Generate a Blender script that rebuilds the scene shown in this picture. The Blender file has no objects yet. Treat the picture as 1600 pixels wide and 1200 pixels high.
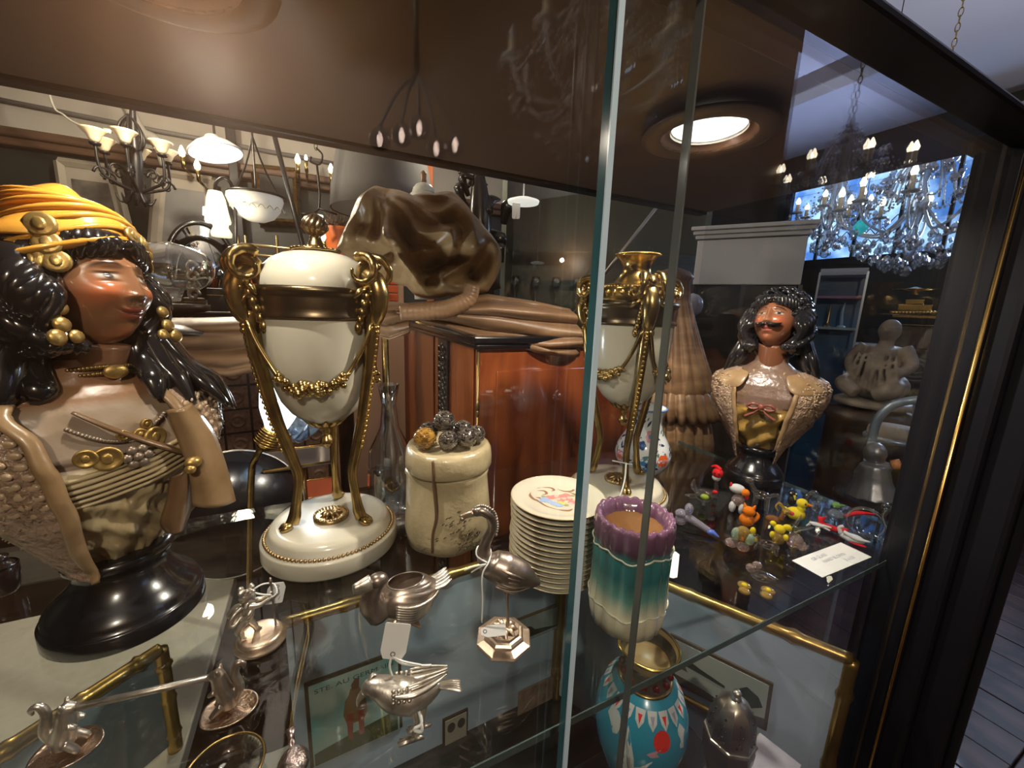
import bpy, bmesh, math, random
import numpy as np
from mathutils import Vector, Matrix
sc = bpy.context.scene
COL = sc.collection
RN = random.Random(11)
PI = math.pi
rad = math.radians
# ------------------------------------------------------------------ camera (1600x1200 frame)
FOC, CX, CY = 620.0, 800.0, 600.0
PITCH, ROLL, YAW, EYE = rad(11.0), rad(2.0), rad(26.2), 0.36
_f = np.array([math.sin(YAW)*math.cos(PITCH), math.cos(YAW)*math.cos(PITCH), -math.sin(PITCH)])
_r = np.array([math.cos(YAW), -math.sin(YAW), 0.0]); _u = np.cross(_r, _f)
C_R = _r*math.cos(ROLL)+_u*math.sin(ROLL); C_U = _u*math.cos(ROLL)-_r*math.sin(ROLL)
C_P = np.array([0.0, 0.0, EYE])
cam = bpy.data.cameras.new('camera'); cam.sensor_fit = 'HORIZONTAL'; cam.sensor_width = 36.0
cam.lens = 36.0*FOC/1600.0; cam.clip_start = 0.01; cam.clip_end = 60
cam_o = bpy.data.objects.new('camera', cam); COL.objects.link(cam_o)
cam_o.matrix_world = Matrix(((C_R[0], C_U[0], -_f[0], 0), (C_R[1], C_U[1], -_f[1], 0), (C_R[2], C_U[2], -_f[2], EYE), (0, 0, 0, 1)))
sc.camera = cam_o
# ------------------------------------------------------------------ world, exposure
w = bpy.data.worlds.new('world'); sc.world = w; w.use_nodes = True
w.node_tree.nodes['Background'].inputs[0].default_value = (0.55, 0.6, 0.8, 1)
w.node_tree.nodes['Background'].inputs[1].default_value = 0.045
sc.view_settings.view_transform = 'Standard'; sc.view_settings.look = 'None'
sc.view_settings.exposure = 0.5; sc.view_settings.gamma = 1.0; sc.view_settings.use_curve_mapping = False
sc.cycles.use_denoising = True
sc.cycles.max_bounces = 8; sc.cycles.diffuse_bounces = 3; sc.cycles.glossy_bounces = 5
sc.cycles.transmission_bounces = 6; sc.cycles.transparent_max_bounces = 24
sc.cycles.caustics_reflective = False; sc.cycles.caustics_refractive = False
sc.cycles.sample_clamp_indirect = 3.0; sc.cycles.sample_clamp_direct = 40.0
def lamp(name, kind, loc, power, col, size=0.05, aim=None, angle=120, blend=0.6, sy=None):
    d = bpy.data.lights.new(name, kind); d.energy = power; d.color = col
    if kind == 'SPOT': d.spot_size = rad(angle); d.spot_blend = blend
    if kind in ('POINT', 'SPOT'): d.shadow_soft_size = size
    if kind == 'AREA':
        d.size = size
        if sy: d.shape = 'RECTANGLE'; d.size_y = sy
    o = bpy.data.objects.new(name, d); COL.objects.link(o); o.location = loc
    if aim is not None:
        o.rotation_euler = (Vector(aim)-Vector(loc)).to_track_quat('-Z', 'Y').to_euler()
    return o
WARM = (1.0, 0.89, 0.75)
SPOT_L, SPOT_R = (-0.10, 0.49, 0.60), (0.50, 0.43, 0.60)
lamp('cabinet_spot_light', 'SPOT', SPOT_L, 12.5, WARM, 0.012, (-0.10, 0.50, 0), 150, 0.5)
lamp('cabinet_spot_light', 'SPOT', SPOT_R, 15, WARM, 0.012, (0.52, 0.46, 0), 150, 0.5)
lamp('shop_lamp_light', 'POINT', (-0.6, 2.3, 1.25), 34, (1, 0.84, 0.62), 0.03)
lamp('shop_lamp_light', 'POINT', (0.75, 2.2, 1.2), 8, (1, 0.84, 0.62), 0.03)
lamp('front_fill_light', 'POINT', (-0.25, -0.75, 1.05), 32, (1, 0.86, 0.70), 0.03)  # added fill from behind the viewer for the object fronts, no shop lamp
lamp('ceiling_fill_spot', 'SPOT', (3.0, -2.0, 0.5), 390, (0.50, 0.63, 1.0), 0.1, (2.8, -2.0, 3), 118, 0.7)  # added spot, brightens the ceiling that the door glass mirrors
lamp('ceiling_fill_spot', 'SPOT', (3.2, 0.7, 0.8), 15, (0.82, 0.85, 1.0), 0.1, (3.2, 0.7, 3), 150, 0.8)  # added spot, brightens the ceiling seen past the cabinet header
lamp('shop_daylight', 'SPOT', (4.4, 0.9, 1.2), 110, (0.6, 0.75, 1.0), 0.3, (1.4, 0.9, 0.1), 110, 0.8)

# ------------------------------------------------------------------ pixel -> space helpers
def ray(x, y): return _f+C_R*(x-CX)/FOC-C_U*(y-CY)/FOC
def at_z(x, y, z): d = ray(x, y); return C_P+d*(z-EYE)/d[2]
def at_y(x, y, Y): d = ray(x, y); return C_P+d*Y/d[1]
def at_x(x, y, X): d = ray(x, y); return C_P+d*X/d[0]
class Fr:
    """upright plane through a point, turned to the room's viewer; gives metric local (s, z) of a sight line"""
    def __init__(s, q, rot=0.0):
        s.q = np.array(q, float); n = np.array([s.q[0], s.q[1], 0]); n /= np.linalg.norm(n)
        a = math.atan2(n[0], n[1])-rot
        s.n = np.array([math.sin(a), math.cos(a), 0]); s.e = np.array([s.n[1], -s.n[0], 0])
        s.D = s.q@s.n; s.rot = -a; s.loc = tuple(s.q)
    def p(s, x, y, off=0.0):
        d = ray(x, y); P = C_P+d*((s.D+off)/(d@s.n)); return float((P-s.q)@s.e), float(P[2]-s.q[2])
    def v(s, x, y, off=0.0):
        a, b = s.p(x, y, off); return np.array([a, off, b])
# ------------------------------------------------------------------ mesh building
class MB:
    def __init__(s): s.v = []; s.f = []; s.n = 0
    def add(s, V, F, M=None):
        V = np.asarray(V, float).reshape(-1, 3)
        if M is not None:
            M = np.array(M); V = V@M[:3, :3].T+M[:3, 3]
        s.v.append(V); o = s.n
        s.f += [tuple(i+o for i in f) for f in F]; s.n += len(V); return s
    def grid(s, P, cu=False, cv=False, M=None):
        P = np.asarray(P, float); nu, nv = P.shape[:2]; F = []
        for i in range(nu if cu else nu-1):
            a = i*nv; b = ((i+1) % nu)*nv
            for j in range(nv if cv else nv-1):
                k = (j+1) % nv; F.append((a+j, b+j, b+k, a+k))
        return s.add(P.reshape(-1, 3), F, M)
    def lathe(s, prof, n=32, M=None, mod=None, sx=1, sy=1):
        prof = np.array(prof, float); th = np.linspace(0, 2*PI, n, endpoint=False)
        R, T = np.meshgrid(prof[:, 0], th, indexing='ij'); Z = np.repeat(prof[:, 1:2], n, 1)
        if mod is not None: R = R*mod(T, Z) if mod.__code__.co_argcount == 2 else R
        return s.grid(np.stack([R*np.cos(T)*sx, R*np.sin(T)*sy, Z], -1), cv=True, M=M)
    def tube(s, pts, r, n=8, sm=0, flat=1.0, closed=False, M=None):
        P = np.array(pts, float); r = np.broadcast_to(np.array(r, float), (len(P),)).copy()
        if sm:
            P, r = smooth_path(P, r, sm, closed)
        m = len(P)
        T = np.roll(P, -1, 0)-np.roll(P, 1, 0)
        if not closed: T[0] = P[1]-P[0]; T[-1] = P[-1]-P[-2]
        T /= np.linalg.norm(T, axis=1)[:, None]+1e-12
        a = np.array([0, 0, 1.0]) if abs(T[0][2]) < 0.9 else np.array([0, 1.0, 0])
        N = np.cross(T[0], a); N /= np.linalg.norm(N); th = np.linspace(0, 2*PI, n, endpoint=False)
        out = []
        for i in range(m):
            N = N-T[i]*(N@T[i]); N /= np.linalg.norm(N)+1e-12; B = np.cross(T[i], N)
            out.append(P[i]+r[i]*(np.cos(th)[:, None]*N+flat*np.sin(th)[:, None]*B))
        if not closed:
            out = [np.repeat(P[:1], n, 0)]+out+[np.repeat(P[-1:], n, 0)]
        return s.grid(np.array(out), cu=closed, cv=True, M=M)
    def ell(s, c, r, rot=None, nu=16, nv=10):
        r = np.broadcast_to(np.array(r, float), (3,)); th = np.linspace(0, 2*PI, nu, endpoint=False); ph = np.linspace(0, PI, nv)
        P, T = np.meshgrid(ph, th, indexing='ij')
        V = np.stack([np.sin(P)*np.cos(T), np.sin(P)*np.sin(T), np.cos(P)], -1)*r
        if rot is not None: V = V@np.array(rot).T
        return s.grid(V+np.array(c), cv=True)
    def box(s, c, d, rot=None, M=None):
        c = np.array(c, float); h = np.array(d, float)/2
        V = np.array([(x, y, z) for x in (-1, 1) for y in (-1, 1) for z in (-1, 1)], float)*h
        if rot is not None: V = V@np.array(rot).T
        return s.add(V+c, [(0, 1, 3, 2), (4, 6, 7, 5), (0, 4, 5, 1), (2, 3, 7, 6), (0, 2, 6, 4), (1, 5, 7, 3)], M)
    def prism(s, poly, y0, y1, M=None):
        """(x, z) outline pushed from y0 to y1"""
        n = len(poly); V = [(x, y0, z) for x, z in poly]+[(x, y1, z) for x, z in poly]
        return s.add(V, [tuple(range(n)), tuple(range(2*n-1, n-1, -1))]+[(i, n+i, n+(i+1) % n, (i+1) % n) for i in range(n)], M)
    def V(s): return np.concatenate(s.v)
def smooth_path(P, r, k, closed=False):
    m = len(P); outP, outr = [], []
    for i in range(m if closed else m-1):
        g = (lambda j: j % m) if closed else (lambda j: min(max(j, 0), m-1))
        p0, p1, p2, p3 = P[g(i-1)], P[g(i)], P[g(i+1)], P[g(i+2)]
        for t in np.arange(k)/k:
            outP.append(0.5*((2*p1)+(p2-p0)*t+(2*p0-5*p1+4*p2-p3)*t*t+(3*p1-p0-3*p2+p3)*t**3)); outr.append(r[g(i)]*(1-t)+r[g(i+1)]*t)
    if not closed: outP.append(P[-1]); outr.append(r[-1])
    return np.array(outP), np.array(outr)
def rotm(ax, a): return np.array(Matrix.Rotation(a, 3, ax))
def aim_rot(d):
    return np.array(Vector(d).to_track_quat('Z', 'Y').to_matrix())
def xf(loc=(0, 0, 0), rot=None, s=1.0):
    M = np.eye(4); M[:3, :3] = (np.array(rot) if rot is not None else np.eye(3))*s; M[:3, 3] = loc; return M
def link(name, me, parent=None):
    o = bpy.data.objects.new(name, me); COL.objects.link(o)
    if parent is not None: o.parent = parent
    return o
def ob(name, mb, mat, parent=None, smooth=True, bevel=0, solid=0, sub=0, fuse=0, fs=4, col=None, loc=None, dec=0, ang=None):
    me = bpy.data.meshes.new(name)
    V = mb.V(); me.from_pydata(V.tolist(), [], mb.f)
    bm = bmesh.new(); bm.from_mesh(me)
    bmesh.ops.remove_doubles(bm, verts=bm.verts, dist=1e-6)
    bmesh.ops.recalc_face_normals(bm, faces=bm.faces); bm.to_mesh(me); bm.free()
    o = link(name, me, parent)
    if fuse:
        m = o.modifiers.new('r', 'REMESH'); m.mode = 'VOXEL'; m.voxel_size = fuse
        if fs: m = o.modifiers.new('s', 'SMOOTH'); m.iterations = fs; m.factor = 0.5
    if solid: m = o.modifiers.new('t', 'SOLIDIFY'); m.thickness = solid; m.offset = 0
    if bevel: m = o.modifiers.new('b', 'BEVEL'); m.width = bevel; m.segments = 2; m.limit_method = 'ANGLE'; m.angle_limit = rad(35)
    if sub: m = o.modifiers.new('u', 'SUBSURF'); m.levels = sub; m.render_levels = sub
    if len(o.modifiers):
        dg = bpy.context.evaluated_depsgraph_get(); dg.update()
        nm = bpy.data.meshes.new_from_object(o.evaluated_get(dg)); o.modifiers.clear(); o.data = nm
        bpy.data.meshes.remove(me); me = nm; me.name = name
    if smooth:
        me.polygons.foreach_set('use_smooth', [True]*len(me.polygons))
        if ang or bevel: me.set_sharp_from_angle(angle=rad(ang or 40))
    if col is not None:
        n = len(me.vertices); co = np.empty(n*3); me.vertices.foreach_get('co', co); co = co.reshape(-1, 3)
        c4 = np.ones((n, 4)); c4[:, :3] = col(co)
        at = me.color_attributes.new('Col', 'FLOAT_COLOR', 'POINT'); at.data.foreach_set('color', c4.ravel())
    for m in (mat if isinstance(mat, list) else [mat]): me.materials.append(m)
    if loc is not None: o.location = loc
    return o
def tag(o, label, cat, group=None, kind=None):
    if label: o['label'] = label
    if cat: o['category'] = cat
    if group: o['group'] = group
    if kind: o['kind'] = kind
    return o
def thing(name, label, cat, loc=(0, 0, 0), rz=0.0, group=None, rot=None):
    o = bpy.data.objects.new(name, None); COL.objects.link(o); o.empty_display_size = 0.02
    o.location = loc; o.rotation_euler = rot or (0, 0, rz); return tag(o, label, cat, group)
def fthing(name, label, cat, fr, group=None):
    return thing(name, label, cat, fr.loc, fr.rot, group)
def struct(name, mb, mat, **k):
    o = ob(name, mb, mat, smooth=False, **k); o['kind'] = 'structure'; return o
def dup(root, loc=None, rz=None, label=None, scale=None):
    r = root.copy(); COL.objects.link(r)
    if loc is not None: r.location = loc
    if rz is not None: r.rotation_euler = (0, 0, rz)
    if scale: r.scale = (scale,)*3
    if label: r['label'] = label
    for ch in list(root.children):
        c = ch.copy(); COL.objects.link(c); c.parent = r
        for g in ch.children:
            d = g.copy(); COL.objects.link(d); d.parent = c
    return r
# ------------------------------------------------------------------ materials
def nodes(m): m.use_nodes = True; return m.node_tree.nodes, m.node_tree.links
def mat(name, col=(0.5, 0.5, 0.5), rough=0.5, metal=0.0, var=None, bump=None, coat=0.0, attr=False, emit=None, trans=0.0, sss=0.0, wood=None, spec=0.5):
    m = bpy.data.materials.new(name); N, L = nodes(m); b = N['Principled BSDF']
    b.inputs['Base Color'].default_value = (*col, 1); b.inputs['Roughness'].default_value = rough; b.inputs['Metallic'].default_value = metal
    b.inputs['Coat Weight'].default_value = coat; b.inputs['Coat Roughness'].default_value = 0.06
    b.inputs['Specular IOR Level'].default_value = spec
    if trans: b.inputs['Transmission Weight'].default_value = trans
    if sss:
        b.inputs['Subsurface Weight'].default_value = sss; b.inputs['Subsurface Radius'].default_value = (0.01, 0.008, 0.005)
    tc = N.new('ShaderNodeTexCoord')
    src = None
    if attr:
        a = N.new('ShaderNodeAttribute'); a.attribute_name = 'Col'; src = a.outputs['Color']
    if var:   # (scale, other colour, amount)
        nz = N.new('ShaderNodeTexNoise'); nz.inputs['Scale'].default_value = var[0]; nz.inputs['Detail'].default_value = 5
        L.new(tc.outputs['Object'], nz.inputs['Vector'])
        rp = N.new('ShaderNodeMapRange'); rp.inputs[1].default_value = 0.35; rp.inputs[2].default_value = 0.68; rp.inputs[4].default_value = var[2]
        L.new(nz.outputs['Fac'], rp.inputs[0])
        mx = N.new('ShaderNodeMix'); mx.data_type = 'RGBA'; L.new(rp.outputs[0], mx.inputs[0])
        mx.inputs[6].default_value = (*col, 1); mx.inputs[7].default_value = (*var[1], 1)
        if src is not None: L.new(src, mx.inputs[6])
        src = mx.outputs[2]
    if wood:  # (axis scale vector, dark colour)
        mp = N.new('ShaderNodeMapping'); mp.inputs['Scale'].default_value = wood[0]; L.new(tc.outputs['Object'], mp.inputs[0])
        nz = N.new('ShaderNodeTexNoise'); nz.inputs['Scale'].default_value = 1.0; nz.inputs['Detail'].default_value = 7; nz.inputs['Distortion'].default_value = 0.6
        L.new(mp.outputs[0], nz.inputs['Vector'])
        rp = N.new('ShaderNodeMapRange'); rp.inputs[1].default_value = 0.38; rp.inputs[2].default_value = 0.64; L.new(nz.outputs['Fac'], rp.inputs[0])
        mx = N.new('ShaderNodeMix'); mx.data_type = 'RGBA'; L.new(rp.outputs[0], mx.inputs[0])
        mx.inputs[6].default_value = (*wood[1], 1); mx.inputs[7].default_value = (*col, 1)
        src = mx.outputs[2]
    if src is not None: L.new(src, b.inputs['Base Color'])
    if bump:  # (scale, strength[, distance])
        nz = N.new('ShaderNodeTexNoise'); nz.inputs['Scale'].default_value = bump[0]; nz.inputs['Detail'].default_value = 3
        L.new(tc.outputs['Object'], nz.inputs['Vector'])
        bp = N.new('ShaderNodeBump'); bp.inputs['Strength'].default_value = bump[1]; bp.inputs['Distance'].default_value = bump[2] if len(bump) > 2 else 0.002
        L.new(nz.outputs['Fac'], bp.inputs['Height']); L.new(bp.outputs[0], b.inputs['Normal'])
    if emit:
        b.inputs['Emission Color'].default_value = (*emit[0], 1); b.inputs['Emission Strength'].default_value = emit[1]
    return m
def glass(name, tint=(0.97, 0.985, 0.98), refl=1.0, rough=0.0, base=0.04, haze=None):
    """thin clear pane: see-through plus a mirror share by the viewing angle"""
    m = bpy.data.materials.new(name); N, L = nodes(m); N.remove(N['Principled BSDF']); out = N['Material Output']
    t = N.new('ShaderNodeBsdfTransparent'); t.inputs[0].default_value = (*tint, 1)
    g = N.new('ShaderNodeBsdfGlossy'); g.inputs['Roughness'].default_value = rough; g.inputs[0].default_value = (1, 1, 1, 1)
    lw = N.new('ShaderNodeLayerWeight'); lw.inputs[0].default_value = 0.5
    pw = N.new('ShaderNodeMath'); pw.operation = 'POWER'; pw.inputs[1].default_value = 5.0; L.new(lw.outputs['Facing'], pw.inputs[0])
    ma = N.new('ShaderNodeMath'); ma.operation = 'MULTIPLY_ADD'; ma.inputs[1].default_value = (1-base)*refl; ma.inputs[2].default_value = base*refl
    L.new(pw.outputs[0], ma.inputs[0])
    mx = N.new('ShaderNodeMixShader'); L.new(ma.outputs[0], mx.inputs[0]); L.new(t.outputs[0], mx.inputs[1]); L.new(g.outputs[0], mx.inputs[2])
    L.new(mx.outputs[0], out.inputs[0]); return m
def emis(name, col, s):
    m = bpy.data.materials.new(name); N, L = nodes(m); N.remove(N['Principled BSDF'])
    e = N.new('ShaderNodeEmission'); e.inputs[0].default_value = (*col, 1); e.inputs[1].default_value = s
    L.new(e.outputs[0], N['Material Output'].inputs[0]); return m
M = {}
M['black'] = mat('black_lacquer', (0.006, 0.006, 0.008), 0.22, coat=0.6)
M['frame_black'] = mat('ebonised_wood', (0.006, 0.006, 0.009), 0.36, coat=0.08, spec=0.3, bump=(60, 0.06))
M['soffit'] = mat('brown_soffit', (0.125, 0.078, 0.05), 0.5, var=(5, (0.09, 0.055, 0.037), 0.7))
M['gold'] = mat('gilt_bronze', (0.56, 0.40, 0.16), 0.26, 1.0, var=(40, (0.20, 0.13, 0.05), 0.8), bump=(90, 0.12))
M['gold_hi'] = mat('bright_gilt', (0.78, 0.53, 0.17), 0.2, 1.0, var=(30, (0.5, 0.3, 0.09), 0.5))
M['bronze'] = mat('dark_bronze_band', (0.16, 0.12, 0.075), 0.3, 1.0, var=(20, (0.09, 0.07, 0.045), 0.7))
M['silver'] = mat('old_silver', (0.80, 0.74, 0.65), 0.36, 0.92, var=(60, (0.24, 0.2, 0.17), 0.75), bump=(240, 0.3, 0.001))
M['silver_dark'] = mat('tarnished_silver', (0.50, 0.42, 0.36), 0.34, 0.92, var=(40, (0.16, 0.12, 0.1), 0.8), bump=(200, 0.12, 0.001))
M['silver_warm'] = mat('pinkish_silver', (0.74, 0.58, 0.44), 0.36, 0.92, var=(60, (0.35, 0.25, 0.18), 0.7), bump=(160, 0.25, 0.001))
M['marble'] = mat('cream_alabaster', (0.62, 0.58, 0.48), 0.2, var=(14, (0.52, 0.47, 0.36), 0.6), sss=0.25, coat=0.25)
M['cream'] = mat('cream_china', (0.8, 0.76, 0.64), 0.16, coat=0.4)
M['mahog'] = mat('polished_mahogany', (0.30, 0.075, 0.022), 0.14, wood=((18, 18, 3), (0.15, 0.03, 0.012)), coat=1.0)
M['mahog'].node_tree.nodes['Principled BSDF'].inputs['Coat IOR'].default_value = 2.1; M['mahog'].node_tree.nodes['Principled BSDF'].inputs['Coat Roughness'].default_value = .02
M['oak'] = mat('carved_wood', (0.30, 0.17, 0.085), 0.42, wood=((5, 30, 34), (0.17, 0.09, 0.045)), bump=(60, 0.2, 0.003))
M['oak_gold'] = mat('gilded_carved_wood', (0.46, 0.30, 0.14), 0.34, var=(14, (0.22, 0.135, 0.06), 0.9), bump=(30, 0.2, 0.004))
M['paper'] = mat('white_paper', (0.82, 0.82, 0.8), 0.7)
M['ink'] = mat('pencil_ink', (0.22, 0.22, 0.24), 0.7)
M['string'] = mat('white_string', (0.8, 0.8, 0.78), 0.8)
M['shelf_glass'] = glass('shelf_glass', (0.93, 0.965, 0.955), 1.15)
M['pane'] = glass('door_glass', (0.95, 0.965, 0.96), 1.0)
M['edge'] = mat('glass_edge', (0.12, 0.33, 0.36), 0.12, emit=None, trans=0.35, coat=0.5)
M['edge'] = mat('glass_edge', (0.03, 0.11, 0.13), 0.15, trans=0.2, coat=0.5)
M['edge_grey'] = mat('glass_edge_grey', (0.14, 0.15, 0.14), 0.15, trans=0.3, coat=0.5)
M['edge_pale'] = mat('glass_edge_pale', (0.42, 0.56, 0.66), 0.2, coat=0.5)
M['edge_dull'] = mat('glass_edge_dull', (0.10, 0.15, 0.145), 0.15, trans=0.4, coat=0.5)
M['clear'] = glass('thin_glass', (0.93, 0.93, 0.92), 1.6, 0.02, 0.07)
# ================================================================== the shop
M['plaster'] = mat('lavender_plaster', (0.62, 0.6, 0.66), 0.8, var=(1.5, (0.55, 0.53, 0.58), 0.6))
M['plaster_w'] = mat('stained_plaster', (0.5, 0.46, 0.4), 0.8, var=(2.2, (0.38, 0.34, 0.29), 0.9))
M['dark_wall'] = mat('dark_green_wall', (0.022, 0.026, 0.022), 0.45, var=(2, (0.035, 0.036, 0.03), 0.8))
M['dark_wood'] = mat('dark_wood', (0.075, 0.038, 0.022), 0.4, wood=((3, 20, 20), (0.04, 0.02, 0.012)))
M['cornice'] = mat('brown_cornice', (0.14, 0.075, 0.045), 0.4, wood=((2, 20, 20), (0.09, 0.05, 0.03)))
M['board'] = mat('dark_floorboard', (0.11, 0.062, 0.055), 0.5, wood=((9, 5, 8), (0.03, 0.02, 0.024)), coat=0.1)
m = MB(); m.box((1, 0.3, -1.125), (7.6, 6.8, 0.05)); floor = struct('floor', m, M['dark_wood'])
bw = 0.16
pk = None
for i in range(14):
    for j in range(2):
        x = 1.75+i*(bw+0.004); y = -0.25+j*0.9
        if pk is None:
            m = MB(); m.box((0, 0, 0), (bw, 0.895, 0.02)); pk = ob('plank', m, M['board'], floor, smooth=False, bevel=0.003, loc=(x, y, -1.09))
        else:
            o = pk.copy(); COL.objects.link(o); o.parent = floor; o.location = (x, y, -1.09+RN.uniform(-.002, .002))
m = MB(); m.box((1, 0.3, 2.025), (7.6, 6.8, 0.05)); ceil = struct('ceiling', m, M['plaster'])
M['beam'] = mat('painted_beam', (0.36, 0.31, 0.27), 0.7)
for x in (3.2,): m = MB(); m.box((x, -1.2, 1.95), (0.16, 3.6, 0.12)); o = ob('beam', m, M['beam'], ceil, smooth=False, bevel=0.01)
m = MB(); m.box((1, 3.7, 0.45), (7.6, 0.1, 3.2)); wb = struct('wall_back', m, M['dark_wall'])
m = MB(); m.box((-0.3, 3.63, 1.45), (4.2, 0.06, 0.34)); ob('frieze', m, M['plaster_w'], wb, smooth=False)
m = MB()
m.box((-0.3, 3.59, 1.25), (4.2, 0.14, 0.05)); m.box((-0.3, 3.61, 1.21), (4.2, 0.1, 0.05)); ob('cornice_board', m, M['cornice'], wb, smooth=False, bevel=0.012)
m = MB(); m.tube([(-1.6, 3.57, 1.42), (-0.9, 3.57, 1.40), (0.25, 3.57, 1.385)], 0.014, 8); ob('pipe', m, mat('grey_pipe', (0.2, 0.19, 0.18), 0.6), wb)
m = MB(); m.tube([(-0.98, 3.5, 1.5), (-0.93, 3.5, 1.36), (-0.86, 3.5, 1.32), (-0.83, 3.5, 1.18)], 0.03, 10, sm=5); ob('pipe', m, mat('cream_pipe', (0.5, 0.47, 0.4), 0.5), wb)
m = MB(); m.box((4.65, 0.3, 0.45), (0.1, 6.8, 3.2)); wr = struct('wall_right', m, M['dark_wall'])
m = MB(); m.box((-2.75, 0.3, 0.45), (0.1, 6.8, 3.2)); struct('wall_left', m, M['dark_wall'])
m = MB(); m.box((1, -3.05, 0.45), (7.6, 0.1, 3.2)); struct('wall_street', m, M['dark_wall'])
m = MB(); m.box((-0.25, -1.05, 0.45), (4.9, 0.1, 3.2)); struct('wall_front_added', m, mat('brown_panelling', (.20, .115, .06), .5, wood=((3, 3, .6), (.12, .065, .035))))  # unseen partition, added so the door glass mirrors brown instead of ceiling
# daylight window in the right wall, with leaded grille and street-blue light
WY0, WY1, WZ0, WZ1 = 1.20, 2.75, 0.93, 1.72
M['sky'] = bpy.data.materials.new('daylight_pane'); N, L = nodes(M['sky']); N.remove(N['Principled BSDF'])
e = N.new('ShaderNodeEmission'); tc = N.new('ShaderNodeTexCoord'); nz = N.new('ShaderNodeTexNoise'); nz.inputs['Scale'].default_value = 3.5; nz.inputs['Detail'].default_value = 4
L.new(tc.outputs['Object'], nz.inputs['Vector']); rp = N.new('ShaderNodeValToRGB'); L.new(nz.outputs['Fac'], rp.inputs[0])
rp.color_ramp.elements[0].position = 0.38; rp.color_ramp.elements[0].color = (0.05, 0.14, 0.42, 1)
rp.color_ramp.elements[1].position = 0.66; rp.color_ramp.elements[1].color = (0.42, 0.66, 1.0, 1)
L.new(rp.outputs[0], e.inputs[0]); e.inputs[1].default_value = 1.9; L.new(e.outputs[0], N['Material Output'].inputs[0])
m = MB(); m.box((4.58, (WY0+WY1)/2, WZ1+0.03), (0.06, WY1-WY0+0.12, 0.06)); m.box((4.58, (WY0+WY1)/2, WZ0-0.03), (0.08, WY1-WY0+0.12, 0.06))
m.box((4.58, WY0-0.03, (WZ0+WZ1)/2), (0.06, 0.06, WZ1-WZ0)); m.box((4.58, WY1+0.03, (WZ0+WZ1)/2), (0.06, 0.06, WZ1-WZ0))
win = struct('window_1', m, M['frame_black'])
nW = 5
for i in range(nW):
    y0 = WY0+(WY1-WY0)*i/nW; y1 = WY0+(WY1-WY0)*(i+1)/nW
    m = MB(); m.box((4.585, (y0+y1)/2, (WZ0+WZ1)/2), (0.01, y1-y0-0.02, WZ1-WZ0)); ob('pane', m, M['sky'], win, smooth=False)
    if i: m = MB(); m.box((4.57, y0, (WZ0+WZ1)/2), (0.03, 0.022, WZ1-WZ0)); ob('glazing_bar', m, M['frame_black'], win, smooth=False)
m = MB()
for i in range(3):
    for k in range(7):
        y = 1.95+i*0.16+k*0.0; m.tube([(4.55, 1.7+k*0.09, 1.02+i*0.09), (4.55, 1.745+k*0.09, 1.075+i*0.09), (4.55, 1.79+k*0.09, 1.02+i*0.09)], 0.005, 5)
ob('iron_grille', m, M['frame_black'], win)
m = MB(); m.box((4.45, 2.1, 1.80), (0.3, 2.2, 0.04)); o = struct('trim_1', m, M['beam'])
# ================================================================== the display cabinet
cab = thing('display_cabinet', 'black framed glass display cabinet with brown lit ceiling, standing in the antique shop', 'cabinet', (0, 0, -1.1))
CZ = 1.1
def cpart(name, boxes, mt, bevel=0.002, parent=cab):
    m = MB()
    for c, d in boxes: m.box((c[0], c[1], c[2]+CZ), d)
    return ob(name, m, mt, parent, smooth=False, bevel=bevel)
cpart('ceiling_panel', [((0.05, 0.51, 0.629), (1.76, 0.55, 0.02))], M['soffit'], 0)
cpart('back_rail', [((0.05, 0.785, 0.6185), (1.76, 0.03, 0.011)), ((0.05, 0.79, 0.635), (1.76, 0.05, 0.022))], M['frame_black'], 0.004)
cpart('header_rail', [((0.05, 0.235, 0.585), (1.84, 0.03, 0.03))], mat('brown_rail', (0.13, 0.068, 0.03), 0.45, wood=((3, 30, 30), (0.09, 0.045, 0.02))), 0.003)
cpart('header_moulding', [((0.05, 0.21, 0.584), (1.9, 0.03, 0.028)), ((0.05, 0.186, 0.5735), (1.9, 0.018, 0.007)), ((0.05, 0.24, 0.609), (1.9, 0.05, 0.022))], M['frame_black'], 0.004)
pp = [((0.785, 0.22, -0.25), (0.044, 0.05, 1.70)), ((0.79, 0.185, -0.25), (0.04, 0.03, 1.70)), ((0.798, 0.155, -0.25), (0.03, 0.04, 1.70)), ((0.802, 0.132, -0.25), (0.016, 0.014, 1.70))]
cpart('corner_post', pp, M['frame_black'], 0.006)
m = MB(); m.tube([(0.7625, 0.197, -0.95+CZ), (0.7625, 0.197, 0.56+CZ)], 0.0022, 8); ob('brass_beading', m, M['gold_hi'], cab)
cpart('end_glass', [((0.935, 0.51, 0.155), (0.005, 0.53, 0.91))], M['pane'], 0)
cpart('lower_shelf', [((0.36, 0.51, -0.575), (1.15, 0.58, 0.03))], mat('black_shelf_wood', (.022, .02, .019), .35, wood=((4, 40, 20), (.05, .047, .042))), 0.003)
M['felt'] = mat('beige_felt', (0.66, 0.59, 0.49), 0.9, var=(60, (0.56, 0.50, 0.41), 0.6), bump=(300, 0.2, 0.0006))
cpart('felt_board', [((-0.66, 0.66, -0.345), (0.88, 0.9, 0.03))], M['felt'], 0.003)
cpart('base_plinth', [((0.05, 0.5, -0.85), (1.7, 0.56, 0.50))], M['frame_black'], 0.005)
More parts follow.
